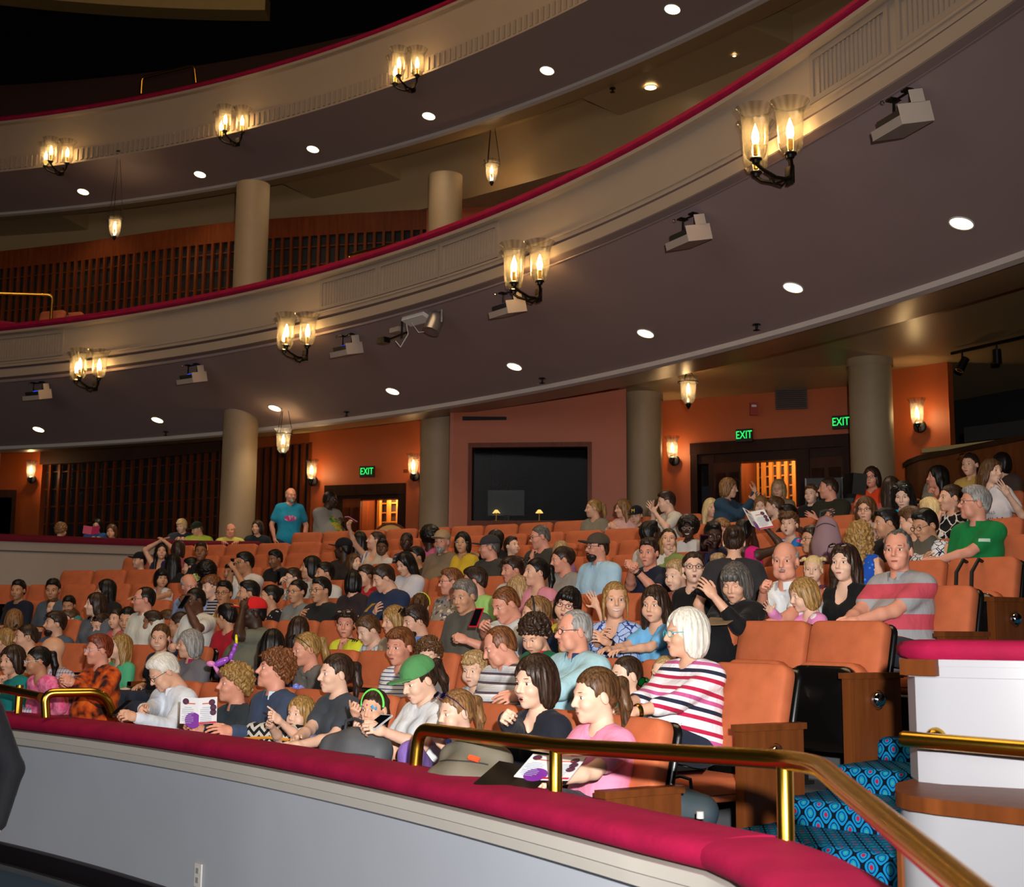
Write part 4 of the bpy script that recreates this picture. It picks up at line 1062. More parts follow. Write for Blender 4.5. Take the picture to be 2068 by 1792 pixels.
# casings
mb = MB()
for at, xa, xb, zt in ((atG, 655, 818, 3.93), (atC, 1398, 1722, 4.40)):
    w_ = 14; wbox(at, xa, xa + w_, 1.8, zt, None, .05, .2, mb); wbox(at, xb - w_, xb, 1.8, zt, None, .05, .2, mb); wbox(at, xa, xb, zt - .16, zt + .02, None, .06, .22, mb)
wbox(atC, 1614, 1640, 1.8, 4.40, None, .05, .2, mb); wbox(atC, 1434, 1446, 1.8, 4.40, None, .02, .2, mb)
wbox(atC, 1398, 1722, 4.10, 4.30, None, .0, .2, mb); wbox(atG, 655, 818, 3.70, 3.82, None, .0, .2, mb); wbox(atG, 655, 690, 1.8, 3.9, None, .0, .15, mb)
struct(mb.build('trim_9', M['darkwood']))
def door(name, at, xa, xb, z0, z1, off, m, label):
    a, c = np.array(at(xa)), np.array(at(xb)); d = c - a; L = np.linalg.norm(d); t = d / L; q = math.atan2(t[1], t[0]); nv = np.array([t[1], -t[0]]); nv = nv if nv @ (-a) > 0 else -nv
    p = (a + c) / 2 + nv * off; o = empty(name, (p[0], p[1], z0), q); H_ = z1 - z0
    MB().box((0, 0, H_ / 2), (L, .05, H_)).build('leaf', m, o)
    pn = MB()
    for x in (-L / 4, L / 4):
        for zz, hh in ((H_ * .27, H_ * .36), (H_ * .72, H_ * .40)):
            for s_ in (-1, 1): pn.box((x, -.03 * 1, zz), (L * .36, .02, hh)); pn.box((x, -.042, zz), (L * .30, .012, hh * .88))
    pn.build('panels', m, o); mb = MB(); mb.tube([(L * .42, -.05, H_ * .42), (L * .42, -.08, H_ * .42), (L * .36, -.08, H_ * .42)], .012, 8); mb.build('handle', M['brass'], o)
    struct(o, label)
door('door_1', atC, 1446, 1500, 2.2, 4.10, .02, M['doorwood'], 'dark panelled door leaf standing open beside the lit corridor')
door('door_2', atC, 1640, 1708, 2.2, 4.10, .0, M['doorwood'], 'closed dark panelled door left of the large right column')
door('door_3', atG, 690, 726, 1.9, 3.72, -.02, M['redwood'], 'red-brown door leaf under the center exit sign')
door('door_4', lambda px: pl(px, 25.2), -60, 36, 2.3, 4.2, .25, M['doorwood'], 'dark door at the far left edge')
# corridors behind the openings
def corridor(at, xa, xb, back, z0, z1):
    a, c = np.array(at(xa)), np.array(at(xb)); d = unit(c - a); nv = np.array([d[1], -d[0]]); nv = nv if nv @ (-a) > 0 else -nv
    b = MB(); P = [a - nv * .2, a - nv * back, c - nv * back, c - nv * .2]
    for u, v in zip(P[:-1], P[1:]):
        dd_ = v - u; L = np.linalg.norm(dd_); m_ = (u + v) / 2; b.box((m_[0], m_[1], (z0 + z1) / 2), (L, .06, z1 - z0), math.atan2(dd_[1], dd_[0]))
    m_ = (P[0] + P[2]) / 2; b.box((m_[0], m_[1], z1), (np.linalg.norm(c - a) + .4, back + .2, .06), math.atan2(d[1], d[0]))
    struct(b.build('wall_corridor', M['redwood']))
    b = MB(); b.box((m_[0], m_[1], z1 - .04), (np.linalg.norm(c - a) + .3, back + .1, .02), math.atan2(d[1], d[0])); struct(b.build('ceiling_corridor', mat('lavender_ceiling', '#6a5f8a', .7, var=.03)))
    L1 = bpy.data.lights.new('corridor_lamp', 'POINT'); L1.energy = 45; L1.color = (1, .72, .40); L1.shadow_soft_size = .15; o = bpy.data.objects.new('corridor_lamp', L1); COL.objects.link(o); p = m_ + nv * (back * .5 - .35); o.location = (p[0], p[1], z1 - .30)
corridor(atC, 1480, 1618, 2.2, 2.2, 4.60); corridor(atG, 715, 822, 2.0, 1.8, 4.15)
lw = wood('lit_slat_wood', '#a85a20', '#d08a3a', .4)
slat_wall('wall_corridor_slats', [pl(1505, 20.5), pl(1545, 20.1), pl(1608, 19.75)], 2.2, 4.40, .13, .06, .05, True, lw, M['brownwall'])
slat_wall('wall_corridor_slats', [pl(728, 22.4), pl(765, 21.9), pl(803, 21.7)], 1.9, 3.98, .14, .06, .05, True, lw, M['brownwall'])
flat_wall('wall_corridor_glow', [pl(804, 21.9), pl(822, 21.8)], 1.8, 3.62, mat('pale_blue_glow', '#9fd8d0', .5, var=0), .05)  # lit strip of the corridor, its glow put into the pale blue colour
# control booth
def atB(px): return pl(px, 19.0 + (18.7 - 19.0) * (px - 915) / 350)
b = MB()
for (u, v, z0, z1) in ((912, 950, 1.8, zt1), (1190, 1266, 1.8, zt1), (950, 1190, 1.8, 3.17), (950, 1190, 4.27, zt1)): wbox(atB, u, v, z0, z1, None, .0, .18, b)
a = np.array(atB(912)); c = np.array(pl(916, 21.2)); d = c - a; b.box(((a + c)[0] / 2, (a + c)[1] / 2, 3.4), (np.linalg.norm(d), .1, 3.4), math.atan2(d[1], d[0]))
struct(b.build('wall_booth', M['orangewall']))
wn = empty('window_1', (*atB(950), 3.1)); org = np.array([*atB(950), 3.1])
mb = MB(); wbox(atB, 944, 952, 3.12, 4.33, None, .05, .14, mb, org); wbox(atB, 1187, 1195, 3.12, 4.33, None, .05, .14, mb, org); wbox(atB, 944, 1195, 4.26, 4.33, None, .05, .14, mb, org); wbox(atB, 944, 1195, 3.10, 3.17, None, .07, .18, mb, org); mb.build('window_frame', M['redwood'], wn)
mb = MB(); wbox(atB, 951, 1188, 3.17, 4.27, None, -.06, .01, mb, org); mb.build('pane', clear_mat('booth_glass', (.75, .75, .75, 1), .5), wn)
struct(wn, 'dark control booth window in the orange wall')
b = MB(); a, c = np.array(atB(950)), np.array(atB(1190)); nv = unit(np.array([-(c - a)[1], (c - a)[0]])); 
P = [a + nv * .2, a + nv * 2.2, c + nv * 2.2, c + nv * .2]
for u, v in zip(P[:-1], P[1:]):
    d = v - u; L = np.linalg.norm(d); m_ = (u + v) / 2; b.box((m_[0], m_[1], 3.6), (L, .05, 2.2), math.atan2(d[1], d[0]))
m_ = (P[0] + P[2]) / 2; b.box((m_[0], m_[1], 2.5), (2.3, 2.3, .05)); b.box((m_[0], m_[1], 4.7), (2.3, 2.3, .05)); struct(b.build('wall_booth_inside', M['dark']))
dk = np.array(atB(1075)) + nv * .5; desk = empty('booth_desk', (dk[0], dk[1], 2.55)); qd = math.atan2((c - a)[1], (c - a)[0]); desk.rotation_euler = (0, 0, qd)
MB().box((0, 0, .62), (1.7, .5, .05)).build('desk_top', M['darkwood'], desk); MB().box((0, .2, .3), (1.7, .04, .6)).build('panel', M['darkwood'], desk); tag(desk, 'dark desk inside the control booth window', 'desk')
mon = empty('booth_monitor', (dk[0] - .45, dk[1], 3.20), qd); MB().box((0, 0, .28), (.55, .05, .38), 0).build('screen_back', mat('monitor_gray', '#4c5658', .5, var=0), mon); MB().box((0, .02, .05), (.08, .06, .1)).build('stand', M['black'], mon); tag(mon, 'gray monitor standing on the control booth desk', 'monitor')
for i, x in enumerate((-.6, .05)):
    lp = empty('desk_lamp', (dk[0] + x * math.cos(qd), dk[1] - .12 + x * math.sin(qd), 3.20), qd)
    MB().lathe([(.05, 0), (.05, .01), (.012, .02), (.012, .14)], 10).build('stem', M['brass'], lp); MB().lathe([(.02, .17), (.06, .12)], 12).build('shade', emit('warm_dim', '#ffcf70', 2.0), lp); tag(lp, ('small lit desk lamp at the left in the booth window', 'small lit desk lamp in the middle of the booth window')[i], 'lamp')
# right side: orange pier, dark sound area, low curved wood wall
flat_wall('wall_right_orange', [pl(1800, 17.2), pl(1928, 16.6)], 1.8, zt1, M['orangewall'])
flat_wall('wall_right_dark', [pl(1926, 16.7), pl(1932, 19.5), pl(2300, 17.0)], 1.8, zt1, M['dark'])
LW = [pl(1842, 16.2), pl(1850, 15.9), pl(1872, 15.5), pl(1960, 14.75), pl(2068, 13.9), pl(2250, 12.6)]
b = MB(); b.sweep([tuple(p) for p in LW][::-1], [(-.05, 1.8), (-.05, 3.66), (.05, 3.66), (.05, 1.8)]); struct(b.build('wall_right_low', M['mahog'], smooth=30))
b = MB(); b.sweep([tuple(p) for p in LW][::-1], [(-.08, 3.66), (-.08, 3.72), (.08, 3.72), (.08, 3.66)]); struct(b.build('trim_10', M['darkwood'], smooth=30))
ct = atdepth(2010, 860, 14.9); tb = empty('sound_desk', (ct[0], ct[1], 2.6), -.9)
MB().box((0, 0, 1.16), (1.6, .6, .05)).build('desk_top', mat('desk_edge', '#a08a5a', .4), tb); MB().box((0, .1, .56), (1.5, .06, 1.1)).build('front', M['black'], tb); MB().box((.1, .1, 1.32), (.9, .4, .18)).build('mixing_console', M['black'], tb); tag(tb, 'sound desk with console in the dark booth at upper right', 'desk')
# box parapet at the left
bx = [pl(-420, 17.9), pl(-200, 17.9), pl(0, 18.1), pl(130, 18.5), pl(260, 18.9), pl(390, 19.2), pl(525, 19.3)]
bx2 = bx + [pl(529, 19.45), pl(530, 20.6)]
b = MB(); b.sweep([tuple(p) for p in bx2], [(0, 1.5), (0, 2.60), (.02, 2.60), (.02, 2.62), (-.02, 2.64), (-.03, 2.72), (-.04, 2.76), (.12, 2.76), (.12, 1.5)]); struct(b.build('wall_box_front', M['cream'], smooth=25))
b = MB(); b.sweep([tuple(p) for p in bx2], [(-.05, 2.76), (-.06, 2.80), (-.04, 2.85), (.04, 2.87), (.12, 2.85), (.14, 2.80), (.13, 2.76)]); tag(b.build('box_rail_cushion', mat('dark_crimson_velvet', '#5a0c20', .8, var=.2, sheen=.4), smooth=60), 'dark crimson rail on the curved cream box front at left', 'cushion')
b = MB(); b.prism([*bx, pl(525, 26), pl(-420, 26)], 1.5, 2.0); struct(b.build('floor_box', M['concrete']))
b = MB(); b.sweep([pl(45, 22.2), pl(75, 22.6), pl(200, 22.6), pl(300, 22.3), pl(420, 21.6)], [(-.05, 1.9), (-.05, 2.95), (.05, 2.95), (.05, 1.9)]); struct(b.build('wall_box_divider', mat('divider_gray', '#4d4642', .6)))
b = MB(); b.sweep([pl(40, 22.0), pl(75, 22.5), pl(200, 22.5), pl(300, 22.2), pl(425, 21.5)], [(-.08, 2.95), (-.08, 3.03), (.08, 3.03), (.08, 2.95)]); struct(b.build('trim_11', M['darkwood']))
# upper level interior and the dark top of the house
UW = [pl(x, d, 500) for x, d in ((-300, 26.2), (0, 25.5), (170, 24.8), (350, 23.9), (480, 23.4), (700, 22.9), (870, 22.6))]
slat_wall('wall_upper_slats', UW, 6.0, 8.78, .17, .05, .06)
flat_wall('wall_upper_header', UW, 8.78, 9.16, M['redwood'])
flat_wall('wall_upper_orange', [pl(862, 22.6, 420), pl(1000, 22.4, 420), pl(1200, 22.0, 420), pl(1500, 20.5, 420), pl(1900, 18.0, 420)], 6.0, 9.16, M['orangewall'])
slat_wall('wall_upper_slats', [pl(940, 22.2, 430), pl(1052, 22.0, 430)], 6.0, 8.62, .17, .05, .06)
b = MB(); b.arc(CB, [(20.1, 6.05), (28, 6.6)], 0, 88 * DEG, 60); struct(b.build('floor_lower_balcony', M['concrete']))
b = MB(); b.arc(CB, [(27, 11.2), (27, 14.2)], 30 * DEG, 88 * DEG, 40); b.arc(CB, [(22.6, 11.0), (27, 11.3)], 0, 88 * DEG, 60); struct(b.build('wall_upper_rear', M['brownwall']))
b = MB(); b.arc((-2, 8), [(0.1, 17.2), (45, 17.2)], 0, 2 * PI, 48); struct(b.build('ceiling', M['black']))
cb3 = np.array([-2.3, 44.0]); R3 = 20.6
tp = hitz(535, 20, 14.5); tl = hitz(110, 0, 14.5); tm = hitz(300, 14, 14.5)
def circ3(a, b_, c):
    A = np.array([[2 * (b_[0] - a[0]), 2 * (b_[1] - a[1])], [2 * (c[0] - a[0]), 2 * (c[1] - a[1])]]); B_ = np.array([b_ @ b_ - a @ a, c @ c - a @ a]); C_ = np.linalg.solve(A, B_); return C_, np.linalg.norm(a - C_)
c3, R3 = circ3(tl[:2], tm[:2], tp[:2]); qa, qb = ang(tl, c3), ang(tp, c3)
if qb - qa > PI: qb -= 2 * PI
if qa - qb > PI: qa -= 2 * PI
b = MB(); b.arc(c3, [(R3, 14.5), (R3 + .0, 14.92), (R3 + .5, 14.92), (R3 + .5, 14.5)], qa - (qb - qa) * 1.5, qb, 60, closed=True); struct(b.build('trim_12', mat('ochre_cornice', '#9a7d45', .6)))
# ---------------------------------------------------------------- lamps and fixtures
def text_obj(name, body, size, m, parent, cy=False, ext=.003):
    cu = bpy.data.curves.new('tmp', 'FONT'); cu.body = body; cu.size = size; cu.align_x = 'CENTER'; cu.extrude = ext
    if cy: cu.align_y = 'CENTER'
    to = bpy.data.objects.new('tmp', cu); COL.objects.link(to); me = bpy.data.meshes.new_from_object(to); bpy.data.objects.remove(to); me.materials.clear(); me.materials.append(m)
    return link(name, me, parent)
LIGHTS = []
def plight(name, loc, e, col=(1, .70, .36), r=.03):
    L = bpy.data.lights.new(name, 'POINT'); L.energy = e; L.color = col; L.shadow_soft_size = r
    o = bpy.data.objects.new(name, L); COL.objects.link(o); o.location = loc; return o
def spot(name, loc, e, col=(1, .80, .55), ang_=110, r=.06):
    L = bpy.data.lights.new(name, 'SPOT'); L.energy = e; L.color = col; L.shadow_soft_size = r; L.spot_size = math.radians(ang_); L.spot_blend = .8
    o = bpy.data.objects.new(name, L); COL.objects.link(o); o.location = loc; return o
def mk_shade():
    b = MB(); prof = [(.052, 0), (.066, .018), (.075, .06), (.082, .13), (.082, .20), (.088, .26), (.108, .31), (.122, .325)]
    b.lathe(prof, 32); b.lathe([(.122, .325), (.124, .328), (.121, .330)], 32); return b.mesh('glass_shade', [M['glass']])
def mk_bulb():
    b = MB(); b.lathe([(.001, .225), (.010, .20), (.022, .16), (.024, .125), (.014, .09)], 12); b.lathe([(.016, .02), (.016, .09), (.001, .092)], 12, mi=1)
    return b.mesh('bulb', [M['bulb'], M['brass']])
SHADE, BULB = mk_shade(), mk_bulb()
def cup(b, c): b.lathe([(.001, -.035), (.030, -.03), (.034, -.005), (.050, .0), (.050, .012), (.001, .012)], 16, c)
def triple(px, py, R, C, label, e, py_mount):
    p = hitcyl(px, py_mount, R, C); q = ang(p, C) + PI         # local +X points into the hall
    o = empty('wall_sconce', tuple(p), q)
    P = {'f': (.36, 0.02, .02), 'l': (.18, -.24, .02), 'r': (.18, .24, .02)}
    for key, c in P.items():
        c = np.array(c); b = MB()
        b.tube([(0, 0, -.04), (.06, c[1] * .1, -.085), (c[0] * .45, c[1] * .45, -.09), (c[0] * .8, c[1] * .85, -.05), c - [0, 0, .03]], .015, 8); cup(b, c); b.build('arm', M['iron'], o)
        g = link('glass_shade', SHADE, o, tuple(c + [0, 0, .012])); g.scale = (1.3, 1.3, 1.3); bl = link('bulb', BULB, g)
    b = MB(); b.box((.012, 0, -.05), (.024, .09, .15)); b.tube([(.01, 0, -.06), (.10, 0, -.15), (.17, 0, -.14), (.20, 0, -.08)], .011, 8); b.build('back_plate', M['iron'], o)
    tag(o, label, 'sconce', 'triple glass sconces on the balcony fronts')
    c, s_ = math.cos(q), math.sin(q)
    for key, v in P.items(): plight('sconce_light', (p[0] + v[0] * c - v[1] * s_, p[1] + v[0] * s_ + v[1] * c, p[2] + v[2] + .19), e)
for px, y0, lab in ((1598, 343, 'triple glass sconce on the lower balcony front nearest the viewer, beside the fluted panels'), (1090, 588, 'triple glass sconce on the lower balcony front above the middle boxed light'), (618, 712, 'triple glass sconce on the lower balcony front near the left-center of the photo'), (194, 774, 'triple glass sconce leftmost on the lower balcony front')):
    triple(px, y0, 19.86, CB, lab, 42, y0)
for px, y0, lab in ((836, 172, 'triple glass sconce on the upper balcony front, rightmost of three'), (481, 282, 'triple glass sconce on the upper balcony front, middle of three'), (126, 342, 'triple glass sconce on the upper balcony front, leftmost of three')):
    triple(px, y0, 22.27, CB, lab, 52, y0)
def single(px, py, depth, nrm_px, label, e=26, q=None):
    p = atdepth(px, py, depth); c = unit(-p[:2] + np.array([-3.0, 0])); q = math.atan2(c[1], c[0]) if q is None else q
    o = empty('wall_sconce', tuple(p), q)
    b = MB(); b.ball((.01, 0, 0), (.02, .085, .085), 20); b.build('back_plate', M['iron'], o)
    b = MB(); b.tube([(.02, 0, 0), (.07, 0, -.06), (.15, 0, -.09), (.20, 0, -.04)], .014, 8); cup(b, (.20, 0, 0)); b.build('arm', M['iron'], o)
    g = link('glass_shade', SHADE, o, (.20, 0, .012)); link('bulb', BULB, g); tag(o, label, 'sconce', 'single glass sconces on the rear walls')
    plight('sconce_light', (p[0] + .20 * math.cos(q), p[1] + .20 * math.sin(q), p[2] + .14), e)
single(64, 968, 25.0, 0, 'single glass wall sconce at far left beside the slatted wall', 34)
single(632, 972, 21.45, 0, 'single glass wall sconce above the two standing men', 34)
single(838, 962, 20.85, 0, 'single glass wall sconce left of the column beside the booth', 30)
single(1362, 930, 19.5, 0, 'single glass wall sconce right of the column beside the booth', 34)
single(1858, 862, 16.75, 0, 'single glass wall sconce on the orange pier at far right', 34)
def pendant(px, py, depth, ztop, label, e=30, sc=1.15):
    p = atdepth(px, py, depth); o = empty('pendant_lamp', tuple(p)); sc_ = sc
    b = MB(); b.lathe([(.001, -.20), (.05, -.19), (.085, -.14), (.10, -.05), (.105, .06), (.108, .13), (.135, .17), (.145, .175)], 32); me = b.mesh('glass_jar', [M['glass']])
    link('glass_jar', me, o); b = MB(); b.lathe([(.001, -.27), (.012, -.26), (.03, -.23), (.04, -.20), (.03, -.18), (.001, -.18)], 14); b.build('finial', M['iron'], o)
    b = MB(); b.tube([(.14 * math.cos(t), .14 * math.sin(t), .10) for t in np.linspace(0, 2 * PI, 24, endpoint=False)], .006, 5, closed=True); 
    for t in (0, 2.1, 4.2): b.tube([(.14 * math.cos(t), .14 * math.sin(t), .10), (.02 * math.cos(t), .02 * math.sin(t), ztop - p[2] - .02)], .005, 5)
    b.lathe([(.05, ztop - p[2] - .03), (.05, ztop - p[2])], 12); b.build('hanger', M['iron'], o)
    bl = link('bulb', BULB, o, (0, 0, -.14)); tag(o, label, 'pendant', 'bell jar pendant lamps'); plight('pendant_light', (p[0], p[1], p[2] + .0), e)
pendant(1390, 787, 17.2, 5.12, 'bell jar pendant hanging in front of the rear doors under the lower balcony', 30)
pendant(572, 890, 19.6, 5.12, 'bell jar pendant hanging above the two standing men', 30)
pendant(993, 345, 20.9, 10.25, 'bell jar pendant hanging under the upper balcony right of its column', 40)
pendant(232, 457, 22.7, 10.25, 'bell jar pendant hanging over the upper slatted wall at left', 40)
def downlight(px, py, R0, z0, R1, z1, label, e, r=.095):
    p = hitcone(px, py, R0, z0, R1, z1); q = ang(p, CB)
    nrm = unit(np.array([math.cos(q) * (z1 - z0), math.sin(q) * (z1 - z0), -(R1 - R0)])); nrm = nrm if nrm[2] < 0 else -nrm
    zc_ = nrm; xc = unit(np.cross([0, 0, 1.0], zc_)) if abs(zc_[2]) < .999 else np.array([1.0, 0, 0]); yc = np.cross(zc_, xc); Rm = np.stack([xc, yc, zc_], 1)
    o = empty('ceiling_downlight', tuple(p)); b = MB(); b.lathe([(r, .0), (r * 1.12, .004), (r * 1.12, .012), (r, .012)], 24, R=Rm); b.build('trim_ring', M['plastic'], o)
    b = MB(); b.lathe([(.001, .006), (r, .006)], 24, R=Rm); b.build('lamp_face', M['lamp'], o); tag(o, label, 'downlight', 'recessed downlights in the balcony soffits')
    spot('downlight_beam', tuple(p + nrm * .05), e)
lows = [(1942, 450), (1602, 580), (1304, 673), (1039, 740), (793, 790), (555, 824), (318, 848), (78, 867)]
nth = ['nearest and rightmost', 'second from the right', 'third from the right', 'fourth from the right', 'fourth from the left', 'third from the left', 'second from the left', 'leftmost']
for (x, y), t in zip(lows, nth): downlight(x, y, 19.82, 5.47, 21.84, 4.756, 'round downlight in the lower balcony soffit, ' + t, 60)
ups = [(1358, 18), (1105, 142), (866, 234), (632, 301), (404, 352), (168, 387)]
nth = ['rightmost', 'second from the right', 'third from the right', 'third from the left', 'second from the left', 'leftmost']
for (x, y), t in zip(ups, nth): downlight(x, y, 22.19, 10.11, 23.5, 9.79, 'round downlight in the upper balcony soffit, ' + t, 50, .105)
def flatdown(px, py, z, label, r=.09):
    p = hitz(px, py, z); o = empty('ceiling_downlight', tuple(p)); MB().lathe([(r, -.012), (r * 1.12, -.008), (r * 1.12, 0)], 20).build('trim_ring', M['plastic'], o); MB().lathe([(.001, -.006), (r, -.006)], 20).build('lamp_face', M['lamp'], o); tag(o, label, 'downlight', 'recessed downlights under the upper balcony')
flatdown(1314, 176, 9.79, 'round downlight in the tan ceiling under the upper balcony')
flatdown(1483, 112, 9.79, 'tiny downlight in the dark ceiling under the upper balcony', .025)
def sprinkler(p, label):
    o = MB().lathe([(.045, 0), (.05, -.012), (.014, -.016), (.014, -.06), (.04, -.065), (.001, -.075)], 12).build('sprinkler_head', M['iron']); o.location = p; tag(o, label, 'sprinkler', 'black sprinkler heads in the balcony soffits')
for x, y, lab in ((1528, 655, 'rightmost'), (1095, 764, 'second from the right'), (700, 832, 'second from the left'), (335, 872, 'leftmost')): sprinkler(tuple(hitcone(x, y, 19.82, 5.47, 21.84, 4.756)), 'black sprinkler head on the lower soffit near its trim, ' + lab)
sprinkler(tuple(hitz(1237, 178, 9.79)), 'black sprinkler head on the tan ceiling under the upper balcony')
# boxed stage lights hanging under the lower balcony
def boxed(px, py, label, sc=1.0):
    p = hitcone(px, py, 19.82, 5.47, 21.84, 4.756); q = ang(p, CB)
    o = empty('boxed_stage_light', tuple(p), q); o.scale = (sc,) * 3     # local x: away from the hall, y: to the left in the photo
    tl_ = rotx(0) @ roty(math.radians(-14)); T = lambda v: np.asarray(v, float) @ tl_.T + np.array([-.03, 0, -.30])
    b = MB()
    def bx_(c, d): b.box(T(c), d, R=tl_)
    bx_((0, 0, -.10), (.40, .50, .012)); bx_((-.19, 0, -.055), (.012, .50, .10)); b.build('hood', M['sheet'], o)
    b = MB(); b.box(T((.0, -.25, .0)), (.40, .012, .21), R=tl_); b.box(T((.06, -.25, .17)), (.17, .012, .14), R=tl_); b.build('side_plate', mat('pale_sheet_metal', '#b3a294', .5, var=.03), o)
    b = MB(); b.box(T((.02, .0, .0)), (.30, .42, .16), R=tl_); b.build('lamp_body', M['black'], o)
    b = MB(); b.box(T((-.05, -.05, .085)), (.03, .18, .012), R=tl_); b.build('indicator', M['bluegl'], o)
    b = MB(); b.tube([(0, .14, -.22), (0, .14, -.02), (0, -.12, -.02), (0, -.12, -.22)], .016, 6); b.box((0, .14, -.012), (.14, .10, .02)); b.box((0, -.12, -.012), (.14, .10, .02)); b.build('yoke', M['iron'], o)
    b = MB(); b.tube([(-.10 + .022 * math.cos(t), .20, -.03 + .022 * math.sin(t)) for t in np.linspace(0, 2 * PI, 10, endpoint=False)], .006, 5, closed=True); b.build('safety_ring', M['chrome'], o)
    tag(o, label, 'stage light', 'boxed stage lights under the lower balcony')
for x, y, lab in ((1822, 190, 'gray boxed stage light nearest the viewer at upper right'), (1392, 436, 'gray boxed stage light second from the right under the balcony'), (1027, 588, 'gray boxed stage light just below the middle sconce'), (702, 676, 'gray boxed stage light left of the clamp-mounted camera'), (390, 736, 'gray boxed stage light second from the left'), (78, 772, 'gray boxed stage light leftmost under the balcony')): boxed(x, y, lab, .70)
p = hitcone(880, 628, 19.82, 5.47, 21.84, 4.756); q = ang(p, CB); o = empty('can_light', tuple(p), q)
b = MB(); b.lathe([(.001, .15), (.07, .14), (.10, .08), (.105, -.12), (.09, -.12), (.001, -.08)], 20, (-.02, 0, -.16), roty(math.radians(24))); b.build('can', mat('brushed_metal', '#9a9694', .35, metal=.8, var=.05), o); b = MB(); b.tube([(0, .12, -.16), (0, .12, -.01), (0, -.12, -.01), (0, -.12, -.16)], .012, 6); b.build('yoke', M['sheet'], o); tag(o, 'silver can light hanging right of the white junction plate', 'stage light')
p = hitcone(842, 640, 19.82, 5.47, 21.84, 4.756); o = empty('junction_plate', tuple(p), ang(p, CB)); MB().box((0, 0, -.03), (.16, .42, .05), R=roty(math.radians(19))).build('cover', M['plastic'], o); tag(o, 'white junction plate on the soffit beside the silver can light', 'junction box')
p = hitcone(800, 652, 19.82, 5.47, 21.84, 4.756); o = empty('camera_mount', tuple(p), ang(p, CB))
b = MB(); b.tube([(0, -.12, 0), (0, -.12, -.22)], .014, 6); b.tube([(0, -.22, -.16), (0, .20, -.20)], .014, 6); b.box((-.02, .22, -.20), (.10, .14, .07)); b.build('arm', M['iron'], o)
b = MB(); b.tube([(.0, -.2, -.02), (.02, -.22, -.18), (.0, -.1, -.33), (0, 0, -.24)], .006, 5); b.tube([(.0, -.28, -.02), (.0, -.45, -.20), (0, -.7, -.22), (0, -.85, -.12)], .005, 5); b.build('cable', M['plastic'], o); MB().box((0, -.02, -.1), (.10, .18, .06)).build('clamp', M['sheet'], o); tag(o, 'black clamp arm with camera and cables under the balcony', 'camera mount')
# wall signs and devices
def sign_exit(at, px, z, label, w=.30, h=.19):
    a, c = np.array(at(px - 10)), np.array(at(px + 10)); d = unit(c - a); q = math.atan2(d[1], d[0]); p = (a + c) / 2; nv = np.array([d[1], -d[0]])
    o = empty('exit_sign', (p[0] + nv[0] * .16, p[1] + nv[1] * .16, z), q); MB().box((0, 0, 0), (w, .05, h)).build('housing', M['black'], o)
    t = text_obj('lettering', 'EXIT', h * .98, M['exitgreen'], o, cy=True); t.rotation_euler = (PI / 2, 0, 0); t.location = (0, -.028, 0); t.scale = (.66, .9, 1); tag(o, label, 'sign', 'green exit signs')
sign_exit(atG, 747, atdepth(747, 955, 21.2)[2], 'green EXIT sign above the center doorway behind the standing men', .26, .18)
sign_exit(atC, 1514, atdepth(1514, 881, 19.0)[2], 'green EXIT sign above the open lit doorway at right', .25, .19)
sign_exit(atC, 1712, atdepth(1712, 852, 18.2)[2], 'green EXIT sign partly hidden by the large right column', .25, .19)
p = atdepth(1522, 826, 18.85); o = empty('fire_alarm', tuple(p)); MB().box((0, 0, 0), (.11, .05, .19)).build('body', mat('alarm_red', '#8e1a10', .5, var=0), o); MB().box((0, -.03, .04), (.07, .02, .03)).build('strobe', M['plastic'], o); tag(o, 'red fire alarm box on the orange wall above the doors', 'fire alarm')
p = atdepth(1598, 806, 18.62); o = empty('vent_grille', tuple(p), -.25); MB().box((0, 0, 0), (.46, .03, .30)).build('frame', M['brownwall'], o)
b = MB()
for i in range(9): b.box((0, -.02, -.12 + .03 * i), (.42, .014, .012))
b.build('slats', M['darkwood'], o); tag(o, 'dark vent grille set in the orange wall above the doors', 'vent')
p = atdepth(1908, 914, 16.5); o = MB().box((0, 0, 0), (.14, .04, .15)).build('wall_thermostat', M['plastic']); o.location = p; tag(o, 'small white square box on the orange pier at right', 'thermostat')
# track lights at the upper right
p0_, p1_ = atdepth(1922, 722, 15.8), atdepth(2110, 668, 14.6); p0_[2] = p1_[2] = 5.06
o = empty('track_light', tuple(p0_)); MB().tube([(0, 0, 0), tuple(p1_ - p0_)], .02, 6).build('track', M['iron'], o)
for f, tl2 in ((.12, .5), (.5, 0.0)):
    c = (p1_ - p0_) * f; b = MB(); b.tube([c, c - [0, 0, .10]], .012, 6); b.lathe([(.05, .09), (.055, -.09), (.04, -.09), (.001, -.05)], 14, c - [0, 0, .17], roty(tl2)); b.build('spot_head', M['iron'], o)
tag(o, 'black ceiling track with two spot heads at upper right', 'track light')
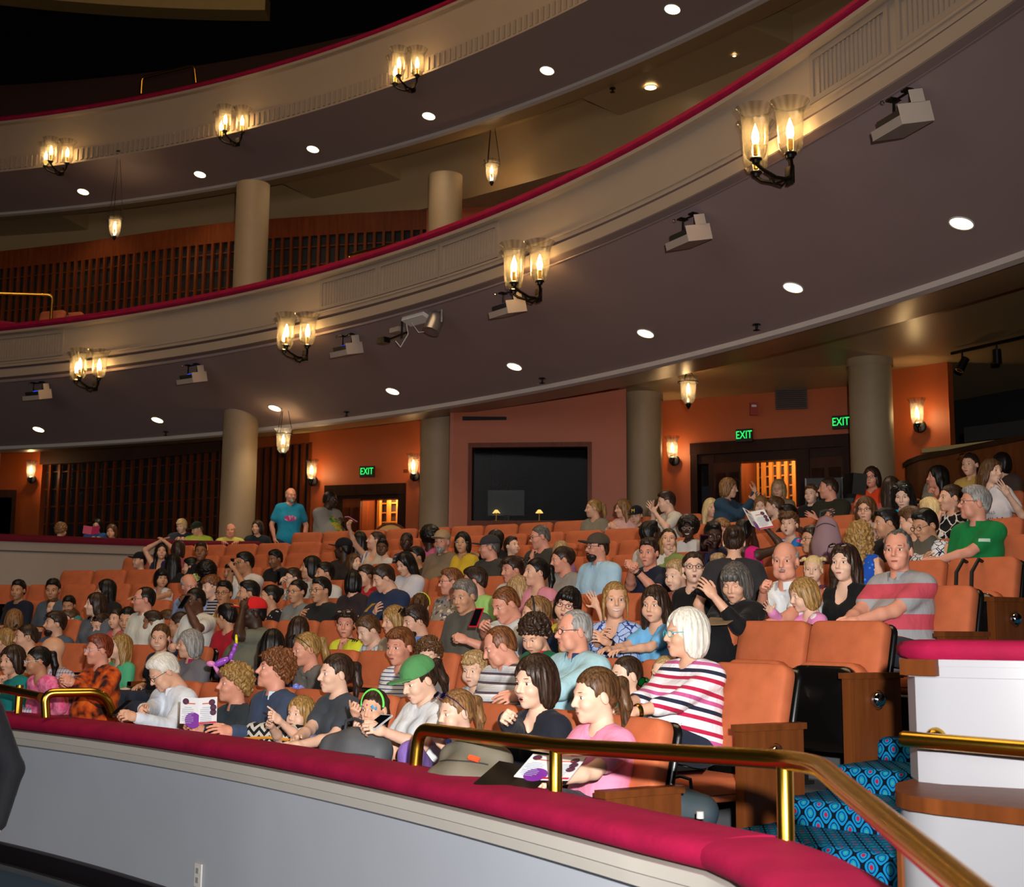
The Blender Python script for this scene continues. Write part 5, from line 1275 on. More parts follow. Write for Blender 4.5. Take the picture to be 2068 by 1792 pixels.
# upper side box at the left with brass rails
P_ = [pl(-300, 21.0, 640), pl(-40, 21.5, 640), pl(120, 22.3, 640), pl(200, 23.0, 640), pl(230, 24.5, 640)]
zb = 6.72
b = MB(); b.sweep([tuple(p) for p in P_], [(0, 5.9), (0, zb), (.15, zb), (.15, 5.9)]); struct(b.build('wall_upper_box', M['cream']))
b = MB(); b.sweep([tuple(p) for p in P_], [(-.04, zb), (-.05, zb + .05), (.04, zb + .09), (.16, zb + .05), (.16, zb)]); tag(b.build('box_rail_cushion', M['red'], smooth=60), 'crimson rail of the small side box on the lower balcony level', 'cushion')
r0 = atdepth(-80, 590, 21.6); r1 = atdepth(106, 596, 22.2); brass_rail('balcony_railing', [r0, r1, (r1[0], r1[1], zb + .05)], [], 'brass rail in front of the orange seats of the upper side box', r=.028)
u0, u1, u2, u3 = atdepth(704, 527, 17.6), atdepth(706, 516, 17.6), atdepth(812, 491, 17.1), atdepth(818, 502, 17.1); brass_rail('balcony_railing', [u0, u1, u2, u3], [], 'short brass rail rising above the lower balcony cushion near the middle', r=.028)
v0, v1, v2, v3 = atdepth(285, 190, 23.0), atdepth(287, 157, 23.0), atdepth(392, 132, 22.6), atdepth(396, 168, 22.6); brass_rail('balcony_railing', [v0, v1, v2, v3], [], 'short brass rail rising above the upper balcony cushion at left', r=.028)
# ---------------------------------------------------------------- people table helpers
def T(c): return cloth('shirt_' + c.strip('#'), 'plain', [c])
EXPECT = {'m': 1.19, 'o': 1.17, 'w': 1.15, 't': 1.09, 'k': 1.02, 'b': .97}
def auto_row(px, py, age):
    best = None
    for k in range(2, 11):
        p = hitcyl(px, py, row_R(k)); e = abs(p[2] - row_z(k) - EXPECT[age])
        if best is None or e < best[0]: best = (e, k)
    return best[1]
def A(px, py, k, age, yaw, pitch, hair, skin, top, arms, label, **kw):
    k = k or auto_row(px, py, age)
    return person(px, py, k, age, yaw, pitch, tuple(hair.split()) if hair else None, skin, (T(top[0]) if isinstance(top[0], str) else top[0], top[1]), arms, label, **kw)
W2 = cloth('navy_on_white_stripes', 'stripes', ['#e6e6ea', '#e6e6ea', '#e6e6ea', '#3c4a78'], .026)
# ---------------------------------------------------------------- the audience, front rows first
# front row, from left to right
whiteman = A(331, 1323, 1, 'o', -72, 34, 'short white', 'f', ('#dfe6f0', 'l'), ((284, 1436, -.40, 'point'), (276, 1450, -.42, 'grip')), 'white-haired man in white shirt and glasses tapping a phone at the front left', glasses='#3a2c28', collar=T('#dfe6f0'), pants='#b7aa95', dr=-.12, fat=1.05)
A(474, 1346, 1, 'w', -74, -2, 'curly dblond', 'r', ('#2f3840', 'l'), ((385, 1466, -.30, 'grip'), (412, 1476, -.42, 'grip')), 'older woman with curly blond-gray hair reading a white programme', hs=1.0, collar=T('#2f3840'))
A(556, 1316, 1, 'm', -82, -8, 'curly auburn', 'r', ('#3b4963', 'l'), ('l', (470, 1478, -.45)), 'man with brown curly hair in a navy cardigan over a striped collar', collar=T('#cfd8e2'), pants='#3a4a63')
A(608, 1409, 1, 'k', -42, 0, 'bob dblond', 'p', ('#8f9cd0', 's'), ((518, 1447, -.40, 'relax'), (548, 1446, -.42, 'point')), 'small blond child in front row touching fingertips behind a zigzag bag', hs=.84, dr=-.12)
A(678, 1323, 1, 'w', -68, 3, 'pony dbrown', 'p', ('#3d434b', 's'), ((590, 1500, -.35), (606, 1505, -.45)), 'woman with brown ponytail in a charcoal tee beside the small blond child', hs=.95)
A(756, 1396, 1, 'k', -30, 4, 'pony dbrown', 'f', ('#8f9aa8', 'n'), ((716, 1440, -.25, 'point', (0, .3, .6)), 'l'), 'girl with green headband and blue face paint raising one finger', hs=.84, band='#6fe05a', dr=-.15)
capw = A(846, 1331, 1, 'w', -58, 24, 'pony dbrown', 'p', ('#dadcde', 's'), ('b', (775, 1478, -.40, 'grip')), 'woman in a green baseball cap and white tee looking at her phone', cap='#4f8a52', legs='capri', pants='#8a6ab8', knees=(1, 818, 1500, -.55), hs=.97)
A(921, 1396, 1, 'k', -60, 10, 'pony lbrown', 'p', ('#4354b8', 's'), ('l', (893, 1505, -.30, 'flat', (0, .6, .4))), 'girl in blue tee with reflective sunglasses pushed up on her hair', shades='#281a50', hs=.90, pants='#3d5f86', knees=(1, 882, 1553, -.55), dr=-.12)
A(1080, 1327, 1, 'w', -46, 6, 'bob dbrown', 'p', ('#1d1f29', 'l'), ((1020, 1452, -.38, 'fist'), 'l'), 'woman with brown bob in a dark cardigan holding her fist near her mouth', exp='o', vneck=True, pants='#20242e', hs=1.03)
A(1200, 1352, 1, 't', -64, 8, 'pony brown', 'p', ('#f08fae', 's'), ((1078, 1562, -.35, 'relax'), (1120, 1580, -.45, 'grip')), 'girl in a bright pink tee with brown ponytail reading at the row end', hs=1.0, pants='#2a2f3a', knees=(-1, 985, 1575, -.75))
# second row
A(1384, 1232, 2, 'w', -66, 2, 'bob white', 'f', (cloth('red_navy_white_stripes', 'stripes', ['#e9e6ea', '#b81f45', '#e9e6ea', '#23263c', '#e9e6ea', '#c65a94', '#e9e6ea', '#b81f45', '#e9e6ea'], .19, (.25, 0, 0)), 'h'), ((1262, 1425, -.30), (1262, 1446, -.38)), 'white-haired woman in red, navy and white striped top with turquoise glasses', glasses='#3fb6c6', fat=1.22, hs=1.05, pants='#232a3c')
A(1342, 1326, 2, 'b', -30, 0, 'buzz sandy', 'p', ('#b8222c', 's'), ('l', (1312, 1398, -.22, 'grip')), 'small boy drinking from a green can behind the striped woman', hs=.86, dr=.1)
A(1264, 1326, 2, 'k', -62, 4, 'buzz dbrown', 'p', ('#7fd2b8', 's'), ('l', 'l'), 'boy with short dark hair in a mint tee near the green can', hs=.88)
A(1158, 1234, 2, 'o', -66, 3, 'thin gray', 'r', ('#a6cdd6', 'l'), ('l', (985, 1428, -.45)), 'gray-haired man in glasses and pale turquoise shirt open over navy', glasses='#3a2a2a', collar=T('#27375c'), fat=1.18)
A(1008, 1268, 2, 'o', -80, 24, 'thin auburn', 'r', (cloth('gray_white_polo_stripes', 'stripes', ['#c9cacc', '#dedede', '#55434f', '#b9bbbf'], .055), 's'), ('l', (960, 1430, -.35, 'fist')), 'reddish-haired man in striped polo bending over the blond boy', collar=T('#b9bbbf'), fat=1.1)
A(958, 1319, 2, 'k', -28, 12, 'mess sandy', 'p', (cloth('pale_blue_print', 'dots', ['#a9bccb', '#3c465c'], .03), 's'), ('l', 'l'), 'sandy-haired boy in a pale blue print shirt with eyes lowered', hs=.88)
A(866, 1293, 2, 'k', -8, 10, 'curly brown', 'p', (cloth('white_critter_print', 'dots', ['#dfe2ea', '#4fa6b8'], .075), 's'), ('l', 'l'), 'boy with messy brown curls and closed eyes in a white printed shirt', exp='z', hs=.88)
A(808, 1271, 2, 'w', -38, 8, 'side auburn', 'r', (W2, 'l'), ('l', 'l'), 'older woman with reddish hair in a navy striped white top', fat=1.1, hs=1.03)
A(618, 1280, 2, 'w', -72, 12, 'pony dblond', 'r', ('#6d675f', 's'), ('l', 'l'), 'woman laughing in profile in gray tee with blond ponytail', exp='o', shades='#15110f', dr=-.2)
A(384, 1274, 2, 'w', -76, 4, 'bob gray', 'f', ('#6c6a70', 'l'), ('l', 'l'), 'woman with gray bob, glasses and a magenta scarf', glasses='#b08a62', collar=T('#b01653'), hs=.95)
A(325, 1262, 2, 'k', -18, 6, 'pony brown', 'f', ('#20283c', 's'), ('l', 'k'), 'smiling girl in a navy tee resting her cheek on her hand', exp='s', hs=.93)
A(362, 1238, 3, 'w', -100, 8, 'bun dbrown', 'o', (cloth('rose_print', 'print', ['#c98a8a', '#7a2f3a', '#e0c0b0'], .05), 'n'), ('l', 'l'), 'woman with dark curly bun leaning in beside the smiling girl')
A(243, 1283, 2, 'k', -62, -6, 'long dblond', 'p', ('#52b183', 's'), ('c', 'l'), 'girl in a green tee looking up with her hand at her mouth', legs='bare', hs=.9)
A(200, 1284, 1, 'w', -72, 4, 'short red', 'r', (cloth('rust_blouse', 'blot', ['#2e140a', '#b3420f', '#d9621c'], .09), 'l'), ((130, 1378, -.35, 'grip'), (150, 1382, -.4, 'grip')), 'woman with short red hair, glasses and an orange-brown blouse', glasses='#c8c8d8', hs=.92, fat=1.1)
A(106, 1287, 1, 'm', -112, 4, '', 't', (cloth('lilac_check', 'check', ['#c9c2d2', '#5d5f86'], .03), 'l'), ('l', 'l'), 'bald man turned away in a lilac checked shirt', collar=T('#b9b4c8'))
A(76, 1308, 1, 'k', -78, 8, 'pony black', 'o', (cloth('pink_glitter', 'blot', ['#e0508a', '#f08aa8'], .04), 'l'), ('l', 'l'), 'girl in pink with black ponytail and white-framed glasses', glasses='#d8e0ea', hs=.86, dr=-.25)
A(26, 1306, 1, 'w', -50, 8, 'bob dbrown', 'f', ('#127a78', 's'), ('c', 'l'), 'woman in a teal top with chin on her hand at far left')
dk = person(-92, 1292, 1, 'm', -20, 0, ('short', 'gray'), 'f', (T('#1a1b20'), 'l'), ('d', 'd'), 'person in a dark hooded jacket cut off by the left edge of the photo', stand=True, depth=6.0, fl=0.0, byaw=-20, pants='#15161a')
# left part, rows further back
A(204, 1240, 3, 'w', -46, 22, 'pony dbrown', 'f', (cloth('cream_navy_stripes', 'stripes', ['#d9d4c8', '#d9d4c8', '#3a4456'], .05), 's'), ((150, 1318, -.3, 'grip'), (160, 1322, -.35, 'grip')), 'woman in cream striped top with sunglasses on her head, looking at a phone', shades='#5a3a20')
A(112, 1237, 3, 'm', -76, 0, 'side dbrown', 'f', ('#4c5c6e', 's'), ('l', 'l'), 'bearded man in a slate blue tee facing left')
A(142, 1231, 4, 't', -66, 14, 'short brown', 'f', ('#1c1c1e', 'l'), ('l', 'l'), 'boy in a black jacket behind the man in slate blue')
A(54, 1262, 2, 'm', -82, 6, 'buzz dbrown', 'f', ('#cfd0b8', 's'), ('l', 'l'), 'man in a pale shirt with sunglasses on his head near the left edge', shades='#201818')
A(10, 1272, 2, 't', -130, 6, 'short dblond', 'f', ('#7c5a44', 's'), ('l', 'l'), 'fair-haired boy seen from behind at the left edge')
A(30, 1232, 3, 'w', 165, 0, 'bob lbrown', 'f', ('#e0605a', 's'), ('l', 'l'), 'woman in a coral top with brown hair turned away')
A(38, 1173, None, 't', -26, 6, 'short black', 'o', ('#171c2c', 'l'), ('l', 'l'), 'black-haired boy in dark navy, upper left seats')
A(108, 1171, None, 'm', -16, 10, 'short black', 'o', ('#4b5560', 's'), ('l', 'l'), 'black-haired man in a gray-blue tee, upper left seats')
A(108, 1209, None, 'k', -10, 0, 'short brown', 'f', ('#8a7c68', 's'), ('l', 'l'), 'brown-haired child below the man in gray-blue', hs=.86)
A(140, 1205, None, 'k', -20, 16, 'short black', 'o', ('#3c7f7a', 's'), ('l', 'l'), 'dark-haired child looking down beside the gray scarf woman', hs=.86)
A(214, 1172, None, 'w', -90, 0, 'long black', 'o', ('#1e1a1c', 's'), ('l', 'l'), 'woman with long black hair above the gray scarf woman')
A(194, 1199, None, 'w', -76, 0, 'long dbrown', 'p', ('#5b6068', 'l'), ('l', 'l'), 'woman with long brown hair and gray scarf in profile', collar=T('#8a8578'))
A(258, 1228, 3, 'w', -18, 14, 'pony black', 't', ('#c3b6c8', 'l'), ('l', 'l'), 'woman with tied black hair in a lilac hoodie')
A(236, 1232, None, 'b', -40, 0, 'short dbrown', 'f', ('#c85a5a', 's'), ('l', 'l'), 'toddler in red beside the woman in the lilac hoodie', hs=.8)
A(291, 1187, None, 'm', -80, 2, 'thin black', 'r', ('#d3d2c4', 's'), ('l', 'l'), 'dark-haired man with glasses in a cream polo, profile left', glasses='#2a2424', collar=T('#d3d2c4'))
A(384, 1160, None, 'o', 30, 14, 'bald gray', 'r', ('#8fa6d2', 's'), ('l', 'l'), 'balding man in a light blue polo leaning aside', collar=T('#8fa6d2'), roll=-14, dr=-.1)
A(327, 1150, None, 'k', 14, 4, 'bang black', 't', ('#c9c9c6', 'n'), ('r', 'r'), 'little girl with black bobbed hair in a white sleeveless top', hs=.9)
A(394, 1188, None, 'm', -58, 6, 'buzz black', 'd', ('#d8d8d2', 's'), ('l', (376, 1222, -.3, 'grip')), 'man in a white tee and glasses checking a dark phone', glasses='#171210')
A(427, 1164, None, 'w', -64, 12, 'mess auburn', 'p', (cloth('black_white_weave', 'stripes', ['#1c1a20', '#a8a6ae'], .03), 's'), ('l', 'l'), 'woman with tousled auburn hair above the yellow shirt')
A(453, 1175, 4, 'm', -22, 4, 'short black', 'o', ('#dcd06a', 's'), ('c', 'l'), 'person in glasses and a yellow shirt with hand at mouth', glasses='#191414', fat=1.15)
A(502, 1175, 4, 'm', -82, 2, 'short black', 't', ('#a8541f', 's'), ('l', 'l'), 'black-haired man in profile behind the red cap')
redcap = A(512, 1210, 3, 'm', -80, 0, 'buzz black', 'k', ('#6e6f60', 's'), ('l', (490, 1232, -.10, 'relax')), 'man in a red baseball cap and olive-gray tee with hand at the brim', cap='#d3201f', fat=1.3, hs=1.08)
A(458, 1222, 3, 't', -136, 8, 'short black', 't', ('#a5182a', 's'), ('l', 'l'), 'boy in a red tee seen from behind beside the red-capped man')
A(308, 1236, 3, 'k', -100, 4, 'short dbrown', 'b', ('#4f4438', 's'), ('l', 'l'), 'child with cropped dark hair beside the woman in lilac')
A(338, 1234, 4, 'k', -120, 4, 'short brown', 'f', ('#5b5148', 's'), ('l', 'l'), 'child with brown hair next to the cropped-haired child')
A(378, 1224, 4, 'k', -130, 4, 'mess dbrown', 'o', ('#2f9a4c', 's'), ('l', 'l'), 'dark-haired child in a bright green tee seen from behind')
A(327, 1098, None, 'w', 2, -4, 'long black', 'f', ('#262448', 'n'), ('u', 'u'), 'woman in navy top with both hands clasped over her head')
A(282, 1117, None, 'k', -62, 0, 'short black', 'f', ('#1b6aa8', 's'), ('l', 'r'), 'child in a black cap and blue tee near the cream box front', cap='#141214', hs=.92)
A(362, 1094, None, 'w', 150, 0, 'bob dbrown', 'f', ('#9a4a58', 's'), ('l', 'l'), 'woman with brown bob facing away, right of the raised arms')
A(407, 1096, None, 'm', -10, 0, 'short dbrown', 'b', ('#17161a', 's'), ('l', 'l'), 'man in a black printed tee below the crimson box rail', band='#d8862a')
A(386, 1128, None, 't', -100, 6, 'short black', 'f', ('#bdb8b2', 's'), ('l', 'l'), 'black-haired youth in white tee turned left above the balding man')
A(352, 1120, None, 'w', 160, 0, 'long black', 'f', ('#1b191a', 'l'), ('l', 'l'), 'person in black with long black hair seen from behind')
phonewhite = A(494, 1117, None, 'm', -66, 8, 'short black', 'o', ('#d4d2ce', 's'), ((470, 1146, -.25, 'grip'), (474, 1150, -.3, 'grip')), 'black-haired man in a white tee photographing with a phone', glasses='#1a1616')
A(466, 1140, None, 'k', -44, 4, 'short black', 'o', ('#d0cdc8', 's'), ('l', 'l'), 'boy in white tee below the man photographing', hs=.86)
A(418, 1139, None, 'w', 170, 0, 'afro black', 'd', ('#3a2a26', 's'), ('l', 'l'), 'person with rounded black curls seen from behind', hs=.9)
A(545, 1183, 4, 'w', -84, 2, 'bun black', 't', (cloth('black_polka', 'dots', ['#17141a', '#cfcac2'], .035), 's'), ('l', 'l'), 'woman with black bun in a black polka-dot top')
A(600, 1172, None, 'w', -42, 4, 'bun black', 't', ('#7c7f7c', 's'), ('l', 'l'), 'woman with glasses and black bun in a gray tee', glasses='#201a1a')
A(648, 1168, 4, 'm', -48, 4, 'short black', 't', ('#1f2224', 's'), ((610, 1243, -.35), 'x'), 'man with glasses in a black tee leaning on his knee', glasses='#2a2424', fat=1.1)
A(592, 1149, None, 't', -70, 6, 'short dbrown', 'p', ('#c9cad0', 's'), ((568, 1178, -.3, 'grip'), 'l'), 'boy in glasses whose face is lit by his phone', glasses='#232028', hs=.9)
A(628, 1125, None, 'm', -84, 0, 'bob black', 't', ('#bcb9b4', 's'), ('l', 'l'), 'person with black hair over the ears in a white tee')
A(656, 1138, None, 't', -72, 4, 'short black', 't', ('#c5c3be', 's'), ('l', 'l'), 'black-haired boy in white next to the person in a white tee')
A(552, 1274, 2, 'w', 175, 6, 'long black', 'p', ('#2a3550', 's'), ('l', 'l'), 'person with straight black hair seen from behind, above the brown curls')
A(604, 1248, 3, 'w', 176, 4, 'long dbrown', 'p', ('#2f2a2c', 's'), ('l', 'l'), 'person with long dark brown hair seen from behind near the center left')
A(700, 1233, 3, 't', -14, 6, 'side dbrown', 'r', ('#dbe03a', 's'), ('c', 'l'), 'youth in a yellow football shirt leaning on his fist', shades='#2a2a30', hs=.98)
A(744, 1246, 3, 'k', -62, 26, 'short brown', 'p', (cloth('blue_plaid', 'check', ['#c9d2dc', '#41597c'], .05), 's'), ('l', 'l'), 'boy in blue plaid shirt looking down beside the yellow shirt', hs=.95)
A(729, 1218, 4, 'k', -12, 0, 'short black', 'o', ('#b08a3c', 's'), ('l', 'l'), 'boy with wide eyes peeking above the plaid shirt', hs=.88)
A(838, 1225, 3, 'm', -66, 16, 'side dbrown', 'f', ('#5b84c4', 's'), ('l', 'l'), 'man with stubble and blue polo, sunglasses on his head', shades='#181418', collar=T('#5b84c4'))
A(796, 1226, 3, 'w', -62, 10, 'bob dblond', 'f', ('#a89a88', 's'), ('l', 'l'), 'woman with blond hair left of the man in blue polo')
A(850, 1200, 4, 'w', 165, 4, 'pony brown', 'f', ('#d9a52a', 's'), ('l', 'l'), 'person in a golden yellow tee with a green hair tie', band='#c6e032')
A(910, 1150, None, 'w', -76, 4, 'short auburn', 'r', (cloth('taupe_pattern', 'print', ['#8f8478', '#4b4a5a', '#c9bfae'], .05), 's'), ('l', 'l'), 'woman with short auburn hair and glasses in a taupe patterned blouse', glasses='#221c22', fat=1.15)
A(938, 1173, None, 'm', -40, 16, 'short salt', 't', ('#56544c', 's'), ('l', 'l'), 'gray-haired man in an olive-gray henley looking down', fat=1.05)
A(958, 1147, None, 'm', -98, 8, 'short dbrown', 'r', ('#9ccb74', 's'), ('l', 'l'), 'man with glasses in a lime green polo in profile', glasses='#1c1818', collar=T('#9ccb74'))
A(1020, 1187, 3, 'm', -58, 26, 'buzz auburn', 'r', ('#d9e2e2', 's'), ((975, 1266, -.36, 'grip'), (942, 1294, -.26, 'fist')), 'balding man in a white tee with fist raised and a red phone', fat=1.15, hs=1.05)
A(1046, 1166, 4, 'w', -120, 6, 'bob sandy', 'f', ('#d8cfc8', 's'), ('l', 'l'), 'woman with streaked blond hair behind the balding man in white')
A(1034, 1126, 5, 'm', -62, 10, 'side dbrown', 'r', ('#cfcdc8', 's'), ('l', 'l'), 'brown-haired man in white collar beside the pink cardigan', collar=T('#cfcdc8'))
A(1082, 1129, None, 'w', -66, 2, 'pony black', 'f', ('#cf8492', 'l'), ('l', 'l'), 'woman in a pink cardigan with sunglasses on black hair', shades='#1a1216', vneck=True)
A(1134, 1106, None, 'w', -76, 12, 'updo dbrown', 'r', ('#8d8780', 's'), ('l', 'l'), 'woman with gathered brown hair in a gray tee leaning forward', fat=1.1)
A(1133, 1094, None, 'k', 175, 0, 'bob sandy', 'p', ('#8a5a80', 's'), ('l', 'l'), 'blond child seen from behind left of the bearded man', hs=.88)
A(1206, 1080, None, 'm', -62, 0, 'short dbrown', 'r', ('#a9cbe0', 's'), ('l', 'l'), 'bearded man in an olive cap and pale blue shirt', cap='#4a4236', glasses='#171414', collar=T('#a9cbe0'))
A(1310, 1089, None, 'm', -24, 6, 'short dbrown', 'r', ('#1b2136', 's'), ((1276, 1152, -.35, 'fist'), (1282, 1150, -.38, 'fist')), 'man in a navy tee with hands clasped and a dark watch')
A(1090, 1062, None, 'm', -76, 12, 'buzz dgray', 'r', ('#3c3a34', 's'), ('c', 'l'), 'bald man with glasses holding his chin in a dark gray tee', glasses='#1a1616')
A(1034, 1085, None, 'k', 46, -8, 'short dbrown', 'p', ('#2b2a2c', 's'), ('l', 'l'), 'boy glancing up to the right beside the bald man', hs=.88)
A(988, 1084, 6, 'm', -92, 4, 'buzz dgray', 'r', ('#3f3c38', 's'), ('l', 'l'), 'man in a dark gray cap and tee in profile', cap='#37333a')
A(1004, 1072, 7, 'w', 120, 0, 'bob black', 't', ('#141417', 'l'), ('o', 'o'), 'dark-haired person in black stretching an arm toward the yellow top')
A(934, 1076, None, 'w', -16, 2, 'bob black', 't', ('#c9a82c', 's'), ('l', 'l'), 'woman with black bob and glasses in a mustard top', glasses='#c8b890')
A(893, 1073, None, 'm', -26, 4, 'buzz gray', 'r', ('#7b6a55', 's'), ('l', 'l'), 'gray-bearded man in a tan cap and khaki polo', cap='#a48a68', collar=T('#6b5c4a'), fat=1.15)
A(866, 1068, None, 'w', -150, 0, 'afro black', 'k', ('#c0608a', 's'), ('l', 'l'), 'woman with rounded black hair in a pink top looking away')
A(821, 1076, None, 't', -20, 2, 'buzz black', 'k', (cloth('mauve_stripe', 'stripes', ['#4a4454', '#8a8490', '#2c2a34'], .05), 's'), ('l', 'l'), 'boy with cropped black hair in striped shirt near the cane chair')
A(818, 1117, None, 'w', -46, 24, 'long black', 'f', ('#c8c6cc', 's'), ('l', 'x'), 'woman with long wavy dark hair in white tee looking down')
A(840, 1106, None, 't', -60, 6, 'short black', 'o', ('#3a3230', 's'), ('l', 'l'), 'black-haired youth behind the long wavy hair')
A(774, 1143, None, 'm', -76, 26, 'short dbrown', 'f', ('#23304c', 's'), ('x', 'l'), 'man in a navy tee bending with head lowered', fat=1.15, legs='short', pants='#8a7a66')
A(740, 1143, None, 'k', -62, 14, 'short dbrown', 'f', ('#b3242c', 's'), ('l', 'l'), 'boy in red tee beside the bending man', hs=.9)
A(714, 1156, None, 'w', 178, 4, 'bob black', 'f', ('#2c2226', 's'), ('l', 'l'), 'child with black hair seen from behind, left of the red tee', hs=.86)
A(727, 1075, None, 'w', 176, 0, 'long black', 'o', (cloth('white_mauve_stripe', 'stripes', ['#cfc8c4', '#7a6a86'], .05, (0, PI / 2, 0)), 's'), ('l', 'l'), 'woman with long black hair and an orange clip seen from behind')
armup = A(758, 1074, None, 'w', -80, -8, 'updo dbrown', 'f', ('#c9b8a8', 'n'), ((702, 1062, -.2, 'grip'), 'l'), 'woman in profile raising a phone toward the gray shirt man')
A(772, 1090, None, 'k', -10, 0, 'short black', 'd', ('#cfcac6', 's'), ('l', 'l'), 'child with dark skin and tied hair right of the raised phone', hs=.9)
A(716, 1119, None, 'k', 40, -6, 'bob brown', 'p', ('#1f8a80', 's'), ('l', 'l'), 'curly-haired girl in teal looking up to the right', hs=.88)
A(693, 1089, None, 'm', -120, 0, 'short black', 'k', ('#2c2420', 's'), ('l', 'l'), 'person in a black cap below the gray shirt man', cap='#161316')
A(588, 986, 10, 'm', 24, 6, 'bald gray', 'r', (cloth('turquoise_tee', 'plain', ['#1f86a8']), 's'), ('d', 'd'), 'gray-bearded man standing in a turquoise tee with pink print', stand=True, depth=20.4, byaw=8, fl=1.95, pants='#2c3a52', glasses='#5a5048')
A(668, 993, 10, 'm', 74, 8, 'buzz black', 'k', ('#8d8a86', 's'), ('l', 'p'), 'large man standing in a gray tee with a green and yellow print', stand=True, depth=19.6, byaw=42, fl=1.85, fat=1.35, legs='short', pants='#a08a60', hs=1.08)
A(520, 1052, 10, 'w', -30, 0, 'bob dbrown', 'f', ('#1c2730', 's'), ('l', 'd'), 'woman in dark teal sitting at the right end of the box', depth=19.88, fl=1.9, byaw=0, stand=True, hs=.92)
for args in ((124, 1058, 'k', 150, 4, 'curly lbrown', 'f', '#3c2a28', 'curly-haired child seen from behind in the left box'), (196, 1049, 'w', -10, 10, 'long black', 'f', '#23508a', 'woman in blue with dark hair in the left box holding a pink book'), (226, 1060, 'k', -20, 10, 'bob brown', 'f', '#d87a78', 'girl in pink tee in the left box'),
             (367, 1050, 'm', -30, 14, 'mess straw', 'p', '#27303c', 'blond youth in dark vest in the left box'), (398, 1056, 'm', -60, 20, 'short dgray', 'f', '#b6d048', 'person in a dark cap and lime tee in the left box'), (466, 1058, 'o', -6, 4, 'bald gray', 'r', '#c9c860', 'man in a pale yellow tee resting arms on the box rail')):
    x, y, ag, yw, pt, hr, sk, tp_, lb = args
    A(x, y, 10, ag, yw, pt, hr, sk, (tp_, 's'), ('r', 'r') if 'resting' in lb else ('b', 'b'), lb, depth=20.6 if x < 300 else 19.72 if x > 450 else 20.4, fl=2.35, byaw=0, cap='#22301f' if 'dark cap' in lb else None, hs=.9)
A(556, 1112, None, 't', -50, 14, 'short black', 'b', ('#1a1a1e', 's'), ('l', 'l'), 'boy in black sitting below the standing turquoise tee', hs=.9)
# right half, rows further back
A(1198, 1010, 9, 'w', -84, 4, 'pony dblond', 'f', ('#7f7867', 'l'), ('l', 'l'), 'woman with blond ponytail in gray top below the booth window')
A(1258, 1010, 9, 't', -72, 6, 'long lbrown', 'f', ('#d6a8a4', 'l'), ('p', 'p'), 'girl with long light brown hair in pale pink')
A(1285, 1024, 9, 'k', -24, 18, 'short dbrown', 'f', ('#18171b', 's'), ('l', 'l'), 'boy in a navy cap with a yellow letter M', cap='#12141f', hs=.92)
A(1345, 994, 8, 't', -82, 12, 'short dbrown', 'p', ('#c6c0b4', 's'), ((1318, 1034, -.2, 'flat'), (1322, 1034, -.25, 'flat')), 'boy standing in a white tee with hands pressed together', stand=True, byaw=-60)
A(1316, 1054, None, 'm', 120, -16, 'short black', 'k', ('#cfc9c2', 's'), ('l', 'l'), 'man with dark dreadlocks in white tee tilting his head back')
A(1390, 1048, None, 't', -10, 2, 'afro black', 'k', ('#c8c5c8', 's'), ('l', 'l'), 'smiling girl with glasses, dark skin and a white tee', glasses='#b8a8a0', exp='s', hs=.9)
A(1349, 1080, None, 'k', 20, 4, 'bob dblond', 'p', (cloth('floral_vest', 'print', ['#c9a6a0', '#3a3f52', '#e0d8d0'], .05), 'n'), ('l', 'l'), 'blond toddler girl in a floral sleeveless top', hs=.88)
A(1350, 1068, None, 'w', 0, -10, 'updo dbrown', 'f', ('#7a8a4a', 's'), ('l', 'l'), 'woman in moss green behind the blond toddler girl')
A(1436, 1008, 9, 'w', 22, 2, 'long straw', 'f', ('#5f584c', 's'), ('l', 'r'), 'woman with long straight blond hair in a gray tee')
A(1472, 967, 9, 'w', 76, 8, 'bob lbrown', 'f', ('#2b4256', 'l'), ((1518, 1012, -.1, 'flat'), (1524, 995, .1, 'relax')), 'woman standing in a denim jacket reaching toward the cat-eared girls', stand=True, byaw=60, shades='#191518')
A(1537, 1003, 9, 'k', -12, 12, 'long lbrown', 'p', ('#d88a78', 's'), ('l', 'l'), 'girl in peach tee with cat ears headband', ears='#7a5a38', hs=.9)
A(1562, 1004, 9, 'k', -96, 8, 'updo brown', 'p', ('#2a2430', 'n'), ('l', 'l'), 'girl in profile with brown cat ears and dark top', ears='#6a4a2c', hs=.9)
A(1572, 970, 10, 'w', -14, 4, 'bob sandy', 'f', ('#8f7a62', 'l'), ('p', 'l'), 'older woman with glasses and sandy bob in front of the doorway', glasses='#8a7a70')
A(1590, 1021, 8, 'k', -70, 4, 'short black', 'd', ('#3a2420', 's'), ('l', 'l'), 'boy with glasses and black hair behind the blue dress girl', glasses='#1a1614', hs=.9)
A(1594, 1036, 7, 'k', -22, 0, 'mess brown', 'p', (cloth('blue_print_dress', 'print', ['#2277c8', '#c94a86', '#8fc4e8'], .06), 's'), ('l', 'l'), 'girl with brown bangs in a blue printed dress', exp='o', hs=.96)
A(1640, 1064, 6, 't', -62, 2, 'short dbrown', 't', ('#4a1420', 's'), ('l', 'l'), 'boy with black-framed glasses in a maroon tee', glasses='#101014', hs=.96)
prog = A(1502, 1052, 6, 't', 165, 0, 'short black', 'k', ('#d01a78', 'n'), ((1520, 1072, .05, 'grip'), (1548, 1068, .0, 'grip')), 'child in magenta seen from behind holding up a programme')
A(1458, 1050, 7, 'o', 20, 10, 'mess lbrown', 'r', ('#6a6478', 's'), ('l', 'l'), 'person with tousled gray-brown hair and glasses bending forward', glasses='#6a625a')
